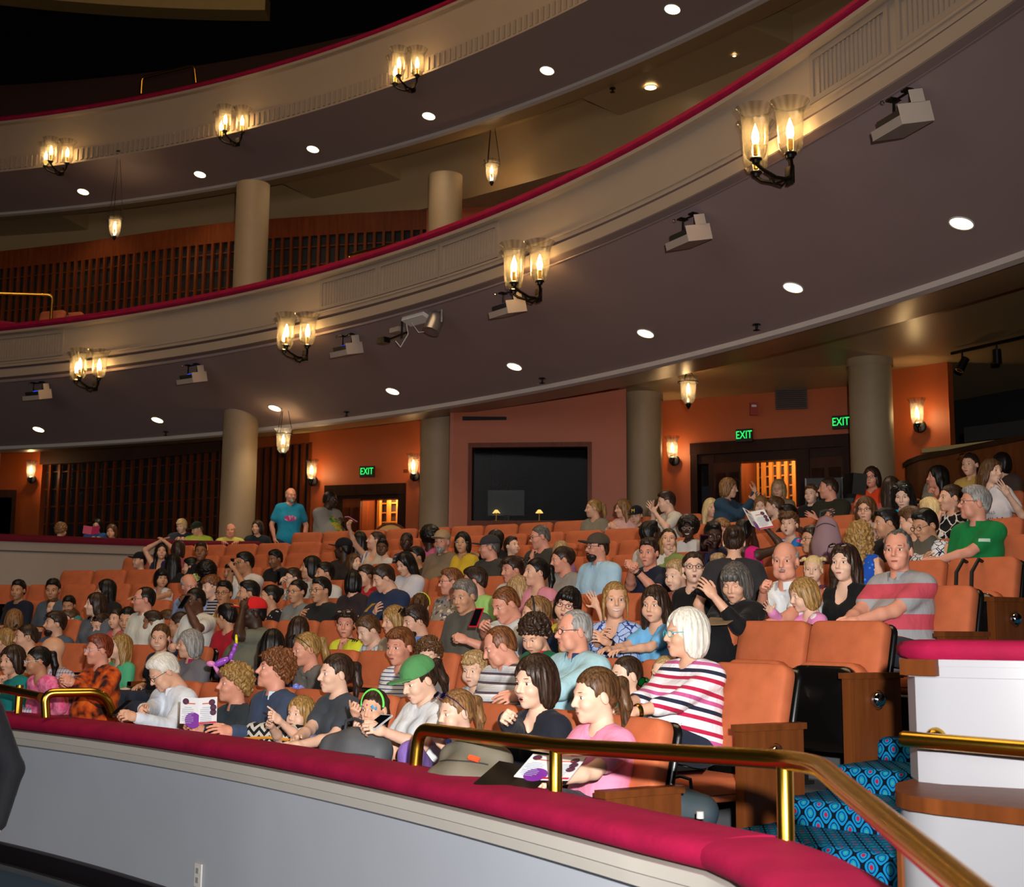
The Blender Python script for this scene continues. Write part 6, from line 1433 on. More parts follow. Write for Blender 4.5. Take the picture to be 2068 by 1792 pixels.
A(1440, 1056, 6, 'm', 12, 12, 'short black', 'k', ('#1d2242', 's'), ((1420, 1108, -.3, 'grip'), 'l'), 'man in navy holding up a dark red phone')
A(1482, 1064, 4, 'w', 178, 6, 'bun dbrown', 'f', ('#2c2a2c', 's'), ('d', 'd'), 'woman standing with her back turned in a charcoal dress', stand=True, byaw=175, fat=1.1, dr=.1)
A(1400, 1116, 4, 't', 4, -4, 'bun dbrown', 'p', ('#101012', 'l'), ('l', 'l'), 'girl with glasses and surprised mouth in a black shirt', glasses='#3a1a2a', exp='o', hs=1.0)
A(1366, 1133, 4, 'k', -42, 12, 'short sandy', 'p', ('#8a4a3a', 's'), ('l', 'l'), 'sandy-haired boy looking down left of the black shirt girl', hs=.92)
A(1450, 1120, 5, 'b', -30, 4, 'short sandy', 'f', ('#1f1d22', 's'), ('c', 'l'), 'small child with painted face left of the charcoal dress', hs=.86)
A(1484, 1140, 3, 'w', -22, 20, 'bang dgray', 'f', ('#111113', 'h'), ('l', (1442, 1205, -.32, 'relax')), 'woman with graying dark bob in black wiping her eye', exp='z', fat=1.15, hs=1.02, pants='#2e5a70', dr=.35)
A(1585, 1095, 4, 'o', -14, 6, 'bald gray', 'r', ('#dfe0e0', 's'), ((1542, 1192, -.30, 'fist'), (1520, 1275, -.45, 'relax')), 'balding man with gray mustache in a white polo', collar=T('#dfe0e0'), hs=1.06, dr=-.2)
A(1622, 1170, 4, 'b', -66, 16, 'bob dblond', 'p', (cloth('pink_dotted', 'dots', ['#d987b8', '#efe6ea'], .085), 'l'), ((1558, 1236, -.12, 'flat'), (1582, 1278, -.12, 'relax')), 'toddler in a pink dotted sweater reaching out over the seat back', hs=.86, dr=-.32, stand=True, byaw=-55)
A(1642, 1124, 5, 'b', -10, 4, 'pig straw', 'p', ('#6a2f4a', 'n'), ('l', 'l'), 'toddler with blond pigtails peeking behind the white polo', hs=.86)
A(1704, 1101, 4, 'w', -24, 2, 'long dbrown', 'p', ('#0f0f11', 'n'), ('l', 'l'), 'woman with long dark hair in a black sleeveless top', shades='#3a1030', hs=1.0)
stripeman = A(1812, 1072, 4, 'm', -14, 2, 'thin dgray', 'r', (cloth('coral_gray_stripes', 'stripes', ['#9a9a9c', '#c04a58'], .185), 's'), ((1700, 1262, -.30, 'relax'), (1722, 1258, -.38, 'relax')), 'man in a coral and gray striped tee at the aisle', legs='short', pants='#2c3340', collar=T('#9a9a9c'), hs=1.06, fat=1.12)
A(1738, 1056, 5, 'w', 150, 10, 'curlylong dblond', 'f', (cloth('cobalt_sparkle', 'dots', ['#1a4fb0', '#4f86d8'], .03), 'n'), ('l', 'l'), 'woman with long curly golden-brown hair in cobalt blue, back turned')
A(1866, 1031, 6, 'w', -46, 20, 'short black', 't', (cloth('white_dash_print', 'lines', ['#dcdce0', '#2a2a3c'], .05), 'n'), ('x', 'l'), 'woman with short black hair and glasses in a white printed top', glasses='#2c2226', fat=1.15, hs=1.02)
A(1966, 984, 6, 'o', -72, -2, 'short gray', 'r', ('#12793c', 's'), ('l', (1872, 1142, -.30, 'relax')), 'gray-haired man in a green polo with open mouth', glasses='#6a4a3a', collar=T('#12793c'), exp='o', hs=1.06)
A(1788, 1029, 6, 'k', -72, 8, 'short black', 't', ('#201a1c', 's'), ('l', 'l'), 'boy with black hair leaning forward beside the curly-haired woman', hs=.95)
A(1748, 1005, 7, 'w', -16, 6, 'long brown', 'f', ('#cfc0c8', 's'), ('l', 'l'), 'woman with glasses and long brown hair in a pale top', glasses='#2a2020')
A(1823, 975, 7, 'w', -12, 22, 'long black', 'p', ('#18a0c8', 's'), ('b', 'b'), 'woman in bright turquoise whose face glows from her phone', shades='#16302c')
A(1760, 944, 9, 'w', -18, 2, 'bob dbrown', 'r', ('#d8431c', 's'), ('p', 'b'), 'woman with glasses in an orange-red tee holding an open book', glasses='#151214')
A(1800, 965, 8, 'w', 165, 0, 'long dbrown', 'f', ('#b04a50', 's'), ('l', 'l'), 'person with long dark hair turned away right of the orange tee')
A(1672, 965, 9, 'm', -84, 4, 'buzz dbrown', 'r', ('#2c2a1e', 's'), ('x', 'x'), 'man with cropped hair in an olive tee, arms folded')
A(1638, 980, 9, 't', -22, 2, 'short brown', 'p', ('#141416', 's'), ('l', 'l'), 'boy in a black tee left of the man with folded arms', hs=.9)
A(1876, 1008, 7, 'w', -140, 10, 'short straw', 'r', ('#7a6e5c', 's'), ('l', 'l'), 'woman with short blond hair turned away, behind the white printed top', shades='#16120f')
A(1838, 1026, 6, 'k', -100, 20, 'short brown', 'f', ('#5c564a', 's'), ('l', 'l'), 'child with brown hair bent low behind the glowing phone', hs=.88)
A(1918, 980, 7, 'w', -64, 2, 'updo dbrown', 'f', (cloth('black_lattice', 'lines', ['#131215', '#d8d2c4'], .09), 's'), ('c', 'l'), 'woman in profile in black and white lattice top, hand at cheek')
A(1892, 942, 9, 'w', -74, 2, 'long black', 'r', (cloth('gray_floral', 'print', ['#7a766a', '#b85a4a', '#3a4438'], .06), 's'), ('k', 'l'), 'woman with long black hair touching her ear at upper right')
A(1958, 917, 9, 'w', -28, 4, 'pony dbrown', 'f', ('#b8964e', 's'), ('l', 'l'), 'woman in a tan shirt with sunglasses on her head', shades='#20180c', collar=T('#b8964e'))
A(2002, 929, 8, 'w', 46, 2, 'long brown', 'p', ('#d6cfd0', 's'), ('l', (2036, 1000, -.25, 'flat')), 'smiling woman in a white printed family tee', exp='s', roll=8)
A(2020, 916, 10, 'w', -130, 0, 'bob black', 'f', ('#4a3a34', 's'), ('l', 'l'), 'dark-haired person partly hidden behind the white family tee')
# smiling woman of the third row, waving boy
sw = A(1242, 1177, 3, 'w', 6, 0, 'ponyloose dblond', 'f', (cloth('blue_scribble', 'lines', ['#a9bfe6', '#2b3a86'], .055), 'h'), ((1212, 1288, -.35), (1226, 1298, -.40)), 'smiling woman in a blue scribble-patterned top looking at the viewer', exp='s', hs=1.03, vneck=True, byaw=-30)
A(1146, 1188, 3, 'k', -14, 6, 'bang black', 'f', ('#dcc03c', 's'), ('l', (1206, 1226, .02, 'flat', (0, -.8, .6))), 'boy in glasses and yellow shirt waving with an open hand', glasses='#6a2a4a', exp='o', roll=14, hs=.98)
A(1082, 1207, 3, 'k', -82, 10, 'pony lbrown', 'f', ('#26304a', 's'), ('l', 'l'), 'girl in navy with light brown ponytail and a dark hairband', band='#1a1416', hs=.98, dr=-.1)
A(1080, 1247, 2, 'k', -34, 32, 'curly dbrown', 'f', ('#0f6a44', 's'), ('l', 'l'), 'boy with dark curls in a green tee looking down', collar=T('#c01f2c'), hs=.92, dr=.1)
A(1322, 1186, 3, 'k', -24, 8, 'long dbrown', 'f', ('#6fb0dc', 's'), ('r', 'r'), 'girl with straight dark hair in a light blue tee behind the seat back', hs=.96)

# ---------------------------------------------------------------- seats
def rrect(w, z0, z1, rt, rb, n=6):
    pts = []
    for cx, cz, r, s0 in ((w / 2 - rt, z1 - rt, rt, 0), (-w / 2 + rt, z1 - rt, rt, PI / 2), (-w / 2 + rb, z0 + rb, rb, PI), (w / 2 - rb, z0 + rb, rb, 1.5 * PI)):
        for i in range(n): t = s0 + PI / 2 * i / (n - 1); pts.append((cx + r * math.cos(t), cz + r * math.sin(t)))
    return np.array(pts)
def pad(w, h, t, rt, rb, bulge, Rm, org):
    """upholstered pad: back at y=0, front at y=-t"""
    o = rrect(w, 0, h, rt, rb); c = np.array([0, h / 2]); V = []; m = len(o); rings = ((.012, 0), (0, -.012), (0, -t + .022), (.006, -t + .008), (.022, -t), (.09, -t - bulge * .7))
    for ins_, y in rings:
        for p in o:
            d = c - p; L = np.linalg.norm(d); q = p + d * min(ins_ / L, .9); V.append((q[0], y, q[1]))
    V.append((0, -t - bulge, h / 2)); V.append((0, 0, h / 2)); F = []
    for r in range(len(rings) - 1):
        for j in range(m): F.append([r * m + j, r * m + (j + 1) % m, (r + 1) * m + (j + 1) % m, (r + 1) * m + j])
    e = (len(rings) - 1) * m
    for j in range(m): F.append([e + j, e + (j + 1) % m, len(V) - 2]); F.append([(j + 1) % m, j, len(V) - 1])
    return np.array(V) @ np.asarray(Rm).T + np.asarray(org), F
tilt = rotx(math.radians(-13))
def seat_meshes():
    b = MB(); b.add(*pad(.53, .50, .085, .055, .03, .022, tilt, (0, .135, .415))); me_back = b.mesh('backrest', [M['orange']], 50)
    b = MB(); b.add(*pad(.535, .64, .03, .06, .04, 0, tilt, (0, .150, .27))); me_shell = b.mesh('back_shell', [M['shell']], 50)
    dn = rotx(math.radians(-86)); b = MB(); b.add(*pad(.50, .46, .09, .09, .04, .015, np.diag([1, 1, 1]) @ rotx(math.radians(90)) , (0, .07, .375))); me_pan = b.mesh('seat_cushion', [M['orange']], 50)
    b = MB(); b.add(*pad(.50, .46, .04, .09, .04, .0, rotx(math.radians(90)), (0, .07, .335))); me_panb = b.mesh('seat_base', [M['shell']], 50)
    up = rotx(math.radians(-6)); b = MB(); b.add(*pad(.50, .46, .05, .10, .06, .03, up, (0, -.055, .21))); me_fb = b.mesh('seat_base', [M['shell']], 50)
    b = MB(); b.add(*pad(.50, .475, .085, .11, .06, .0, up, (0, .032, .21))); me_fc = b.mesh('seat_cushion', [M['orange']], 50)
    b = MB(); b.box((0, -.02, .605), (.055, .36, .035)); b.box((0, -.185, .60), (.05, .03, .04)); me_arm = b.mesh('armrest', [M['mahog']])
    b = MB(); b.box((0, .02, .30), (.028, .20, .60)); b.box((0, .0, .01), (.06, .30, .02)); me_std = b.mesh('standard', [M['black']])
    b = MB(); b.box((0, 0, .30), (.055, .40, .62)); b.box((0, 0, .625), (.075, .43, .03)); b.box((.029, -.17, .30), (.006, .03, .60)); me_end = b.mesh('end_panel', [M['mahog']])
    b = MB(); b.ball((0, 0, 0), .043, 20); b.lathe([(.05, 0), (.052, .004)], 20, R=roty(PI / 2)); me_ball = b.mesh('aisle_light', [M['chrome']])
    b = MB(); b.lathe([(.030, 0), (.026, .012), (.001, .018)], 16, R=rotx(PI)); me_glow = b.mesh('light_lens', [emit('aisle_glow', '#ffb870', 2.5)])
    return dict(back=me_back, shell=me_shell, pan=me_pan, panb=me_panb, fb=me_fb, fc=me_fc, arm=me_arm, std=me_std, end=me_end, ball=me_ball, glow=me_glow)
SM = seat_meshes()
def make_seat(empty_, end):
    o = empty('theatre_seat'); link('backrest', SM['back'], o); link('back_shell', SM['shell'], o)
    if empty_: link('seat_cushion', SM['fc'], o); link('seat_base', SM['fb'], o)
    else: link('seat_cushion', SM['pan'], o); link('seat_base', SM['panb'], o)
    a = link('armrest', SM['arm'], o, (-.28, 0, 0)); link('standard', SM['std'], o, (-.28, 0, 0))
    if end:
        e = link('end_panel', SM['end'], o, (.29, .02, 0)); bl = link('aisle_light', SM['ball'], e, (.045, -.01, .50))
    return o
ORD = ['', 'first', 'second', 'third', 'fourth', 'fifth', 'sixth', 'seventh', 'eighth', 'ninth', 'tenth', 'eleventh', 'twelfth', 'thirteenth', 'fourteenth', 'fifteenth', 'sixteenth', 'seventeenth', 'eighteenth', 'nineteenth', 'twentieth',
       'twenty-first', 'twenty-second', 'twenty-third', 'twenty-fourth', 'twenty-fifth', 'twenty-sixth', 'twenty-seventh', 'twenty-eighth', 'twenty-ninth', 'thirtieth', 'thirty-first', 'thirty-second', 'thirty-third']
protos = {}
def angcr(px, py, R): return math.degrees(ang(hitcyl(px, py, R), CR))
def place_seat(k, q, end, lab, grp):
    R = row_R(k); p = CR + R * np.array([math.cos(q), math.sin(q)]); z = row_z(k) if k < 10 else row_z(10) - .12
    occ = any(i['k'] == k and not i['stand'] and np.hypot(*(i['root'][:2] - p)) < .30 for i in PEOPLE)
    key = (not occ, end)
    if key not in protos: o = protos[key] = make_seat(*key)
    else: o = copy_tree(protos[key])
    f = -np.array([math.cos(q), math.sin(q)]); o.location = (p[0], p[1], z); o.rotation_euler = (0, 0, math.atan2(f[0], -f[1]))
    tag(o, ('occupied' if occ else 'empty') + ' orange velvet seat, ' + lab, 'seat', grp)
def xpix(p):
    v = np.array([p[0], p[1], p[2] - EYE]); c, s_ = math.cos(PITCH), math.sin(PITCH); yy = c * v[1] + s_ * v[2]; return 1034 + FPX * v[0] / yy
NSEAT = 0
for k in range(1, 11):
    R = row_R(k); dq = math.degrees(.56 / R)
    start = END_R[k] + math.degrees(.30 / R) if k <= 6 else angcr(2110, 1050 - 10 * (k - 7), R)
    stop = {1: 46.9, 2: 46.9, 3: 60, 4: 64, 5: 68, 6: angcr(112, 1170, R), 7: angcr(262, 1150, R), 8: angcr(300, 1130, R), 9: angcr(590, 1120, R), 10: 43.6}[k]
    segs = [(start, stop, 'row')]
    if k <= 2: segs.append(({1: 49.6, 2: 49.6}[k] + math.degrees(.3 / R), 59, 'left block'))
    for (s0, s1, nm) in segs:
        q = s0; i = 0
        while q < s1:
            p = CR + R * np.array([math.cos(math.radians(q)), math.sin(math.radians(q))]); x = xpix((p[0], p[1], row_z(k) + .8))
            if -70 < x < 2140:
                i += 1; rowname = 'front row' if k == 1 else ORD[k] + ' row from the front'
                lab = (ORD[i] + ' from the aisle in the ' + rowname) if k <= 6 and nm == 'row' else (ORD[i] + ' from the right in the ' + rowname) if nm == 'row' else ORD[i] + ' past the left rail in the ' + rowname
                place_seat(k, math.radians(q), (i == 1 and k <= 6), lab, 'orange velvet seats in the ' + rowname); NSEAT += 1
            q += dq
print('SEATS', NSEAT)
# six seats of the upper side box
for i in range(5):
    p = atdepth(92 + 36 * i, 640, 22.3 + .12 * i); o = copy_tree(protos[(True, False)]); o.location = (p[0], p[1], 6.25); o.rotation_euler = (0, 0, -.35)
    tag(o, 'orange seat in the upper side box, ' + ORD[i + 1] + ' from the brass rail', 'seat', 'orange seats in the upper side box')

# ---------------------------------------------------------------- prints and badges on clothing
from mathutils.bvhtree import BVHTree
def bvh_of(o): me = o.data; return BVHTree.FromPolygons([v.co.copy() for v in me.vertices], [list(p.vertices) for p in me.polygons])
def child(info, nm): return [c for c in info['o'].children if c.name.split('.')[0] == nm][0]
def project(info, pts, sx=0.0, sz=0.0, yaw=0.0, part='shirt'):
    t = bvh_of(child(info, part)); Ch, u, fw = info['Ch'], info['u'], info['fw']; ex = np.array([1.0, 0, 0]); c, s_ = math.cos(yaw), math.sin(yaw)
    d = fw * c + ex * s_; e2 = ex * c - fw * s_; out = []
    for (x, z) in pts:
        o = Ch + e2 * (x + sx) + u * (z + sz) + d * .6; h = t.ray_cast(Vector(o), Vector(-d))[0]
        out.append(np.array(h) + d * .004 if h is not None else o - d * .47)
    return np.array(out)
def patch(info, name, w, h, m, sx=0, sz=0, yaw=0, n=6, ell=False):
    pts = []; F = []
    for i in range(n + 1):
        for j in range(n + 1):
            x, z = (j / n - .5), (i / n - .5)
            if ell: L = max(abs(x), abs(z)) / (math.hypot(x, z) + 1e-9); x, z = x * L, z * L
            pts.append((x * w, z * h))
    for i in range(n):
        for j in range(n): F.append([i * (n + 1) + j, i * (n + 1) + j + 1, (i + 1) * (n + 1) + j + 1, (i + 1) * (n + 1) + j])
    b = MB(); b.add(project(info, pts, sx, sz, yaw), F); return b.build(name, m, info['o'])
def text_on(info, body, size, m, sx=0, sz=0, yaw=0):
    cu = bpy.data.curves.new('print', 'FONT'); cu.body = body; cu.size = size; cu.align_x = 'CENTER'; to = bpy.data.objects.new('tmp', cu); COL.objects.link(to)
    me = bpy.data.meshes.new_from_object(to); V = np.array([v.co[:] for v in me.vertices]); F = [list(p.vertices) for p in me.polygons]; bpy.data.objects.remove(to)
    b = MB(); b.add(project(info, [(v[0], v[1]) for v in V], sx, sz, yaw), F); return b.build('shirt_lettering', m, info['o'], smooth=False)
def who(words): return [i for i in PEOPLE if words in i['o']['label']][0]
fam = who('white printed family tee'); pm = mat('print_purple', '#5a1648', .7, var=0)
text_on(fam, 'FLINT HILLS', .036, mat('print_gray', '#4a4048', .7, var=0), 0, -.03); text_on(fam, 'FAMILY', .085, pm, 0, -.12)
tq = who('turquoise tee with pink print'); patch(tq, 'shirt_print', .20, .10, cloth('pink_print', 'print', ['#b03a78', '#1f86a8', '#c890b0'], .03), 0, .0, ell=True)
gm = who('green and yellow print'); patch(gm, 'shirt_print', .22, .26, cloth('green_yellow_print', 'blot', ['#1f7a3a', '#b8a83a', '#6a5040'], .11), 0, .0, ell=True)
bt = who('black printed tee below'); patch(bt, 'shirt_print', .20, .11, cloth('lime_print', 'print', ['#c8d48a', '#20201c', '#8fae5a'], .03), 0, .0, ell=True)
gp = who('green polo with open mouth'); patch(gp, 'chest_badge', .075, .024, mat('badge_white', '#bcd8c4', .6, var=0), .085, .06, .35)
nv = who('bending with head lowered'); patch(nv, 'shirt_print', .06, .09, mat('gold_print', '#b08a2c', .7, var=.3, vscale=40), -.05, .02)
yf = who('yellow football shirt'); patch(yf, 'chest_badge', .05, .055, mat('crest_red', '#a02840', .6, var=.2, vscale=40), .07, .03, ell=True)
for i in range(3): patch(yf, 'shoulder_stripe', .012, .03, M['black'], .10 + .02 * i, .16, .2)
mc = who('yellow letter M')
to = text_obj('cap_letter', 'M', .07, mat('maize', '#e8c23a', .6, var=0), mc['o'], ext=.002); to.matrix_local = mc['M4'] @ Matrix.Translation((0, -.094, .060)) @ Matrix.Rotation(PI / 2 - .35, 4, 'X')
# face paint on the girl with the green headband
fg = who('blue face paint'); b = MB(); b.ball((.034, -.080, .022), (.016, .006, .012), 10, 0); b.ball((.052, -.066, .012), (.008, .008, .012), 10, 0); b.ball((-.038, -.078, .026), (.010, .005, .005), 10, 0); b.ball((.046, -.074, -.030), (.010, .006, .012), 10, 0); b.ball((.0, -.088, .034), (.006, .004, .006), 8, 1)
fo = b.build('face_paint', [mat('paint_blue', '#3f9ac8', .5, var=.3, vscale=60), mat('paint_red', '#b8243c', .5, var=0)], fg['o']); fo.matrix_local = fg['M4']
# watches and bracelets
def wrist_band(info, side, name, m, f=.86, r=.034, w=.012):
    for sd_, Sh, El, W in info['uppers']:
        if sd_ == side:
            d = unit(W - El); c = El + (W - El) * f; x = unit(np.cross(d, [.1, .2, 1])); y = np.cross(d, x)
            b = MB(); b.lathe([(r, -w), (r + .003, 0), (r, w)], 18, c, np.stack([x, y, d], 1)); b.build(name, m, info['o'])
wrist_band(who('green can behind'), 1, 'bracelet', M['plastic'], .9, .026)
wrist_band(who('navy tee with hands clasped'), 1, 'watch', M['black']); wrist_band(who('gray mustache in a white polo'), 1, 'watch', M['chrome']); wrist_band(who('striped top with turquoise'), 1, 'watch', M['brass'], .9)
wrist_band(who('yellow football'), -1, 'watch', M['chrome']); wrist_band(who('tapping a phone at the front left'), -1, 'bracelet', M['black'], .93); wrist_band(who('reading at the row end'), -1, 'bracelet', mat('purple_cord', '#7a5a9a', .7), .92); wrist_band(fg, -1, 'bracelet', mat('navy_band', '#24407a', .6), .86, .028)
wrist_band(sw, 1, 'watch', M['black'], .9)

# ---------------------------------------------------------------- things held or set down
def phone(px, py, y, rz, rx, m, label, w=.074, h=.15):
    p = atdepth(px, py, y); o = empty('phone', tuple(p)); o.rotation_euler = (rx, 0, rz); b = MB(); b.box((0, 0, 0), (w, .009, h)); b.build('case', m, o); b = MB(); b.box((0, -.005, 0), (w * .9, .002, h * .88)); b.build('screen', mat('phone_glass', '#0c0c10', .08, var=0), o); tag(o, label, 'phone'); return o
def dep(info, d): return info['d'] + d
phone(246, 1430, whiteman['H'][1] - .42, -.9, -.9, M['black'], 'dark phone held by the white-haired man at the front left')
phone(764, 1459, capw['H'][1] - .40, -.6, -1.15, mat('silver_case', '#c8ccd2', .3), 'silver phone held flat by the woman in the green cap')
phone(962, 1248, who('fist raised and a red')['H'][1] - .34, -.7, -.5, mat('red_case', '#d0182c', .35, var=0), 'red phone held up by the balding man in white tee')
phone(148, 1312, who('cream striped top with')['H'][1] - .35, -.9, -1.0, M['black'], 'black phone in the hand of the woman in cream stripes', .07, .14)
phone(372, 1216, who('checking a dark phone')['H'][1] - .35, -.7, -.6, M['black'], 'black phone of the man in white tee and glasses', .07, .14)
phone(470, 1142, phonewhite['H'][1] - .3, -.9, .1, M['black'], 'phone raised to take a picture by the man in white tee', .075, .15)
phone(564, 1168, who('lit by his phone')['H'][1] - .35, -.9, .1, M['black'], 'dark phone held up before the boy with the lit face', .075, .15)
phone(709, 1049, armup['H'][1] - .15, -.8, 1.2, mat('pink_case', '#c88aa8', .4), 'pink phone held high beside the large man in gray', .075, .15)
phone(1422, 1098, who('dark red phone')['H'][1] - .32, .2, .1, mat('maroon_case', '#5a1420', .35), 'dark red phone held up by the man in navy', .08, .16)
def booklet(px, py, y, rz, rx, w, h, label, cover, opened=.5, name='programme', deco=True):
    p = atdepth(px, py, y); o = empty(name, tuple(p)); o.rotation_euler = (rx, 0, rz)
    for s_ in (-1, 1):
        R = rotz(-s_ * opened); c = R @ np.array([s_ * w / 2, 0, 0]); MB().box(c, (w, .004, h), R=R).build('page', cover, o)
        if deco:
            b = MB()
            for i in range(9): b.box(R @ np.array([s_ * w * .5 - .01, -.0035, h * .12 - i * .012]), (w * (.62 if i % 4 else .4), .001, .003), R=R, mi=0)
            b.box(R @ np.array([s_ * w * .45, -.0035, h * .27]), (w * .5, .001, .006), R=R, mi=1)
            b.lathe([(.001, 0), (.020, 0)], 14, R @ np.array([s_ * w * .72, -.004, h * (.34 if s_ < 0 else .30)]), R @ rotx(PI / 2), mi=2)
            if s_ > 0:
                for zz in (.10, -.08): b.lathe([(.001, 0), (.020, 0)], 14, R @ np.array([w * .80, -.004, h * zz]), R @ rotx(PI / 2), mi=2)
                b.box(R @ np.array([w * .5, -.0035, -h * .46]), (w * .98, .001, h * .07), R=R, mi=3)
            else: b.lathe([(.001, 0), (.05, 0)], 14, R @ np.array([-w * .30, -.0035, -h * .36]), R @ rotx(PI / 2), mi=4)
            b.build('print', [mat('print_gray2', '#9aa4b4', .7, var=0), mat('print_orange', '#c8502c', .7, var=0), mat('print_plum', '#4a1a3a', .6, var=.5, vscale=60), mat('print_red', '#c81f3c', .6, var=0), mat('print_violet', '#7a2a98', .6, var=0)], o)
    tag(o, label, 'booklet'); return o
booklet(401, 1437, 8.05, .25, -.35, .112, .165, 'open white programme with colored pictures held by the curly-haired older woman', M['paper'], .22)
booklet(1318, 1484, 6.10, -.5, -1.0, .12, .17, 'white programme lying in the lap of the red striped woman', M['paper'], .08)
booklet(1112, 1552, 5.25, -.5, -1.15, .12, .18, 'white leaflet held by the girl in pink at the row end', M['paper'], .05)
booklet(1045, 1572, 5.30, -.5, -1.25, .14, .22, 'large black-covered book open across the lap of the girl in pink', mat('book_black', '#15130f', .3, var=0), .12, 'book', False)
booklet(1525, 1052, prog['H'][1] - .05, .6, -.6, .14, .20, 'white and yellow programme held high by the child in magenta', M['paper'], .35)
booklet(1722, 976, who('open book')['H'][1] - .40, .1, .3, .14, .22, 'black book held open by the woman in orange-red', mat('book_black', '#15130f', .3, var=0), .5, 'book', False)
booklet(185, 1072, 20.25, .1, -.4, .13, .14, 'pink book held by the woman in blue in the left box', mat('book_pink', '#a8285a', .5), .3, 'book', False)
booklet(1452, 1256, who('wiping her eye')['H'][1] - .30, -.6, -1.3, .09, .16, 'folded tan leaflets in the lap of the woman wiping her eye', mat('kraft', '#8a7458', .7), .06, 'leaflet', False)
# green can
p = atdepth(1312, 1388, who('green can behind')['H'][1] - .24); o = empty('soda_can', tuple(p)); Rc = rotz(.6) @ roty(math.radians(-62))
b = MB(); b.lathe([(.001, -.060), (.024, -.060), (.033, -.050), (.033, .048), (.026, .060), (.001, .058)], 20, R=Rc); b.build('can_body', mat('can_green', '#0c7a2c', .2, metal=.7, var=.3, vscale=30), o); b = MB(); b.lathe([(.022, -.0605), (.033, -.0495), (.0335, -.044)], 20, R=Rc); b.lathe([(.0335, .044), (.027, .060), (.022, .0605)], 20, R=Rc); b.build('rim', M['chrome'], o); tag(o, 'green aluminium drink can tilted to a small boy\'s mouth', 'can')
# water bottle, bags
sz = .71 - .113
p = hitz(1414, 1716, sz); p = atdepth(1414, 1640, 5.62); o = empty('water_bottle', (p[0], p[1], sz))
b = MB(); b.lathe([(.001, .002), (.030, .0), (.033, .012), (.033, .06), (.031, .07), (.033, .08), (.033, .145), (.030, .165), (.015, .20), (.013, .215)], 24); b.build('bottle', clear_mat('clear_plastic', (.86, .9, .92, 1), .6), o)
MB().lathe([(.001, .243), (.0155, .243), (.0165, .215), (.013, .213)], 18).build('cap', M['plastic'], o); b = MB(); b.lathe([(.0336, .075), (.0336, .138)], 24); b.build('bottle_label', cloth('water_label', 'print', ['#e4ecea', '#4a78b8', '#b8cc6a'], .03), o)
to = text_obj('label_lettering', 'WOW!', .022, mat('label_blue', '#2a4a8a', .6, var=0), o, ext=.0); to.location = (0, -.0355, .10); to.rotation_euler = (PI / 2, 0, 0)
tag(o, 'clear plastic water bottle with white cap on the blue carpet step', 'bottle')
def softbag(name, p, dims, rz, m, label, m2=None, tilt_=0.0, pockets=True, rnd=False):
    o = empty(name, tuple(p), rz); w, d, h = dims; sd = SD((-w, -d * 1.2, -h), (w, d * 1.2, h), .012); Rt = rotx(tilt_)
    if rnd: sd.add(('e', (0, 0, -h * .06), (w * .52, d * .5, h * .46)), .02); sd.add(('e', (0, 0, -h * .22), (w * .56, d * .56, h * .26)), .06); sd.add(('e', (0, -d * .3, -h * .2), (w * .36, d * .4, h * .2)), .02)
    for x in (() if rnd else (-1, 1)):
        for z in (-1, 1): sd.add(('c', Rt @ np.array([x * w * .3, 0, z * h * .28]), Rt @ np.array([x * w * .05, -d * .05, z * h * .32]), d * .42, d * .45), .06)
    if not rnd: sd.add(('c', Rt @ np.array([0, 0, -h * .25]), Rt @ np.array([0, 0, h * .3]), d * .48, d * .40), .08)
    sd.wob(.0025, 30)
    V, Q = sd.mesh(); V0, Q0 = V.tolist(), Q.tolist(); link('bag_body', np_mesh('bag_body', V, Q, None, [m]), o)
    if pockets:
        sd = SD((-w, -d * 1.4, -h), (w, d, h), .012)
        sd.add(('c', Rt @ np.array([-w * .2, -d * .36, -h * .16]), Rt @ np.array([w * .2, -d * .36, -h * .16]), d * .26, d * .26), .05)
        V, Q = sd.mesh(); link('pocket', np_mesh('pocket', V, Q, None, [m2 or m]), o)
    tr_ = BVHTree.FromPolygons(V0, Q0); b = MB(); zp = []
    for x in np.linspace(-.36, .36, 11):
        hh = tr_.ray_cast(Vector((x * w, -d * 3, h * (.24 - .5 * x * x))), Vector((0, 1, 0)))[0]
        if hh is not None: zp.append(np.array(hh) + [0, -.002, 0])
    if len(zp) > 2: b.tube(zp, .004, 5)
    ht = tr_.ray_cast(Vector((0, 0, h * 2)), Vector((0, 0, -1)))[0]; zt_ = ht[2] if ht is not None else h * .5
    b.tube([(-.05, 0, zt_ - .012), (-.045, 0, zt_ + .03), (0, 0, zt_ + .042), (.045, 0, zt_ + .03), (.05, 0, zt_ - .012)], .009, 6); b.build('strap', mat('strap_dark', '#2a2a2c', .7), o); tag(o, label, 'bag'); return o
gb = mat('gray_nylon', '#4d4f52', .6, var=.15, bump=.2, bscale=40)
softbag('backpack', atdepth(714, 1540, 6.75), (.40, .20, .22), -.3, gb, 'gray backpack in front of the girl with the green headband', tilt_=-.4)
softbag('backpack', atdepth(948, 1560, 5.7), (.34, .18, .24), -.5, mat('olive_nylon', '#6d6656', .7, var=.2, bump=.2, bscale=40), 'olive backpack with an orange tag on the lap beside the dark cardigan', tilt_=-.9, pockets=False)
ob = [o for o in bpy.data.objects if o.get('label', '').startswith('olive backpack')][0]; MB().box((.08, -.10, .07), (.05, .012, .02), R=rotx(-.9) @ rotz(.3)).build('tag', mat('orange_tag', '#e0562c', .5, var=0), ob)
softbag('shoulder_bag', (*atdepth(1375, 1630, 5.95)[:2], sz + .13), (.34, .18, .26), -.4, mat('slate_fabric', '#2c3a40', .7, var=.15), 'slate gray bag behind the water bottle at the row end', tilt_=.2, pockets=False)
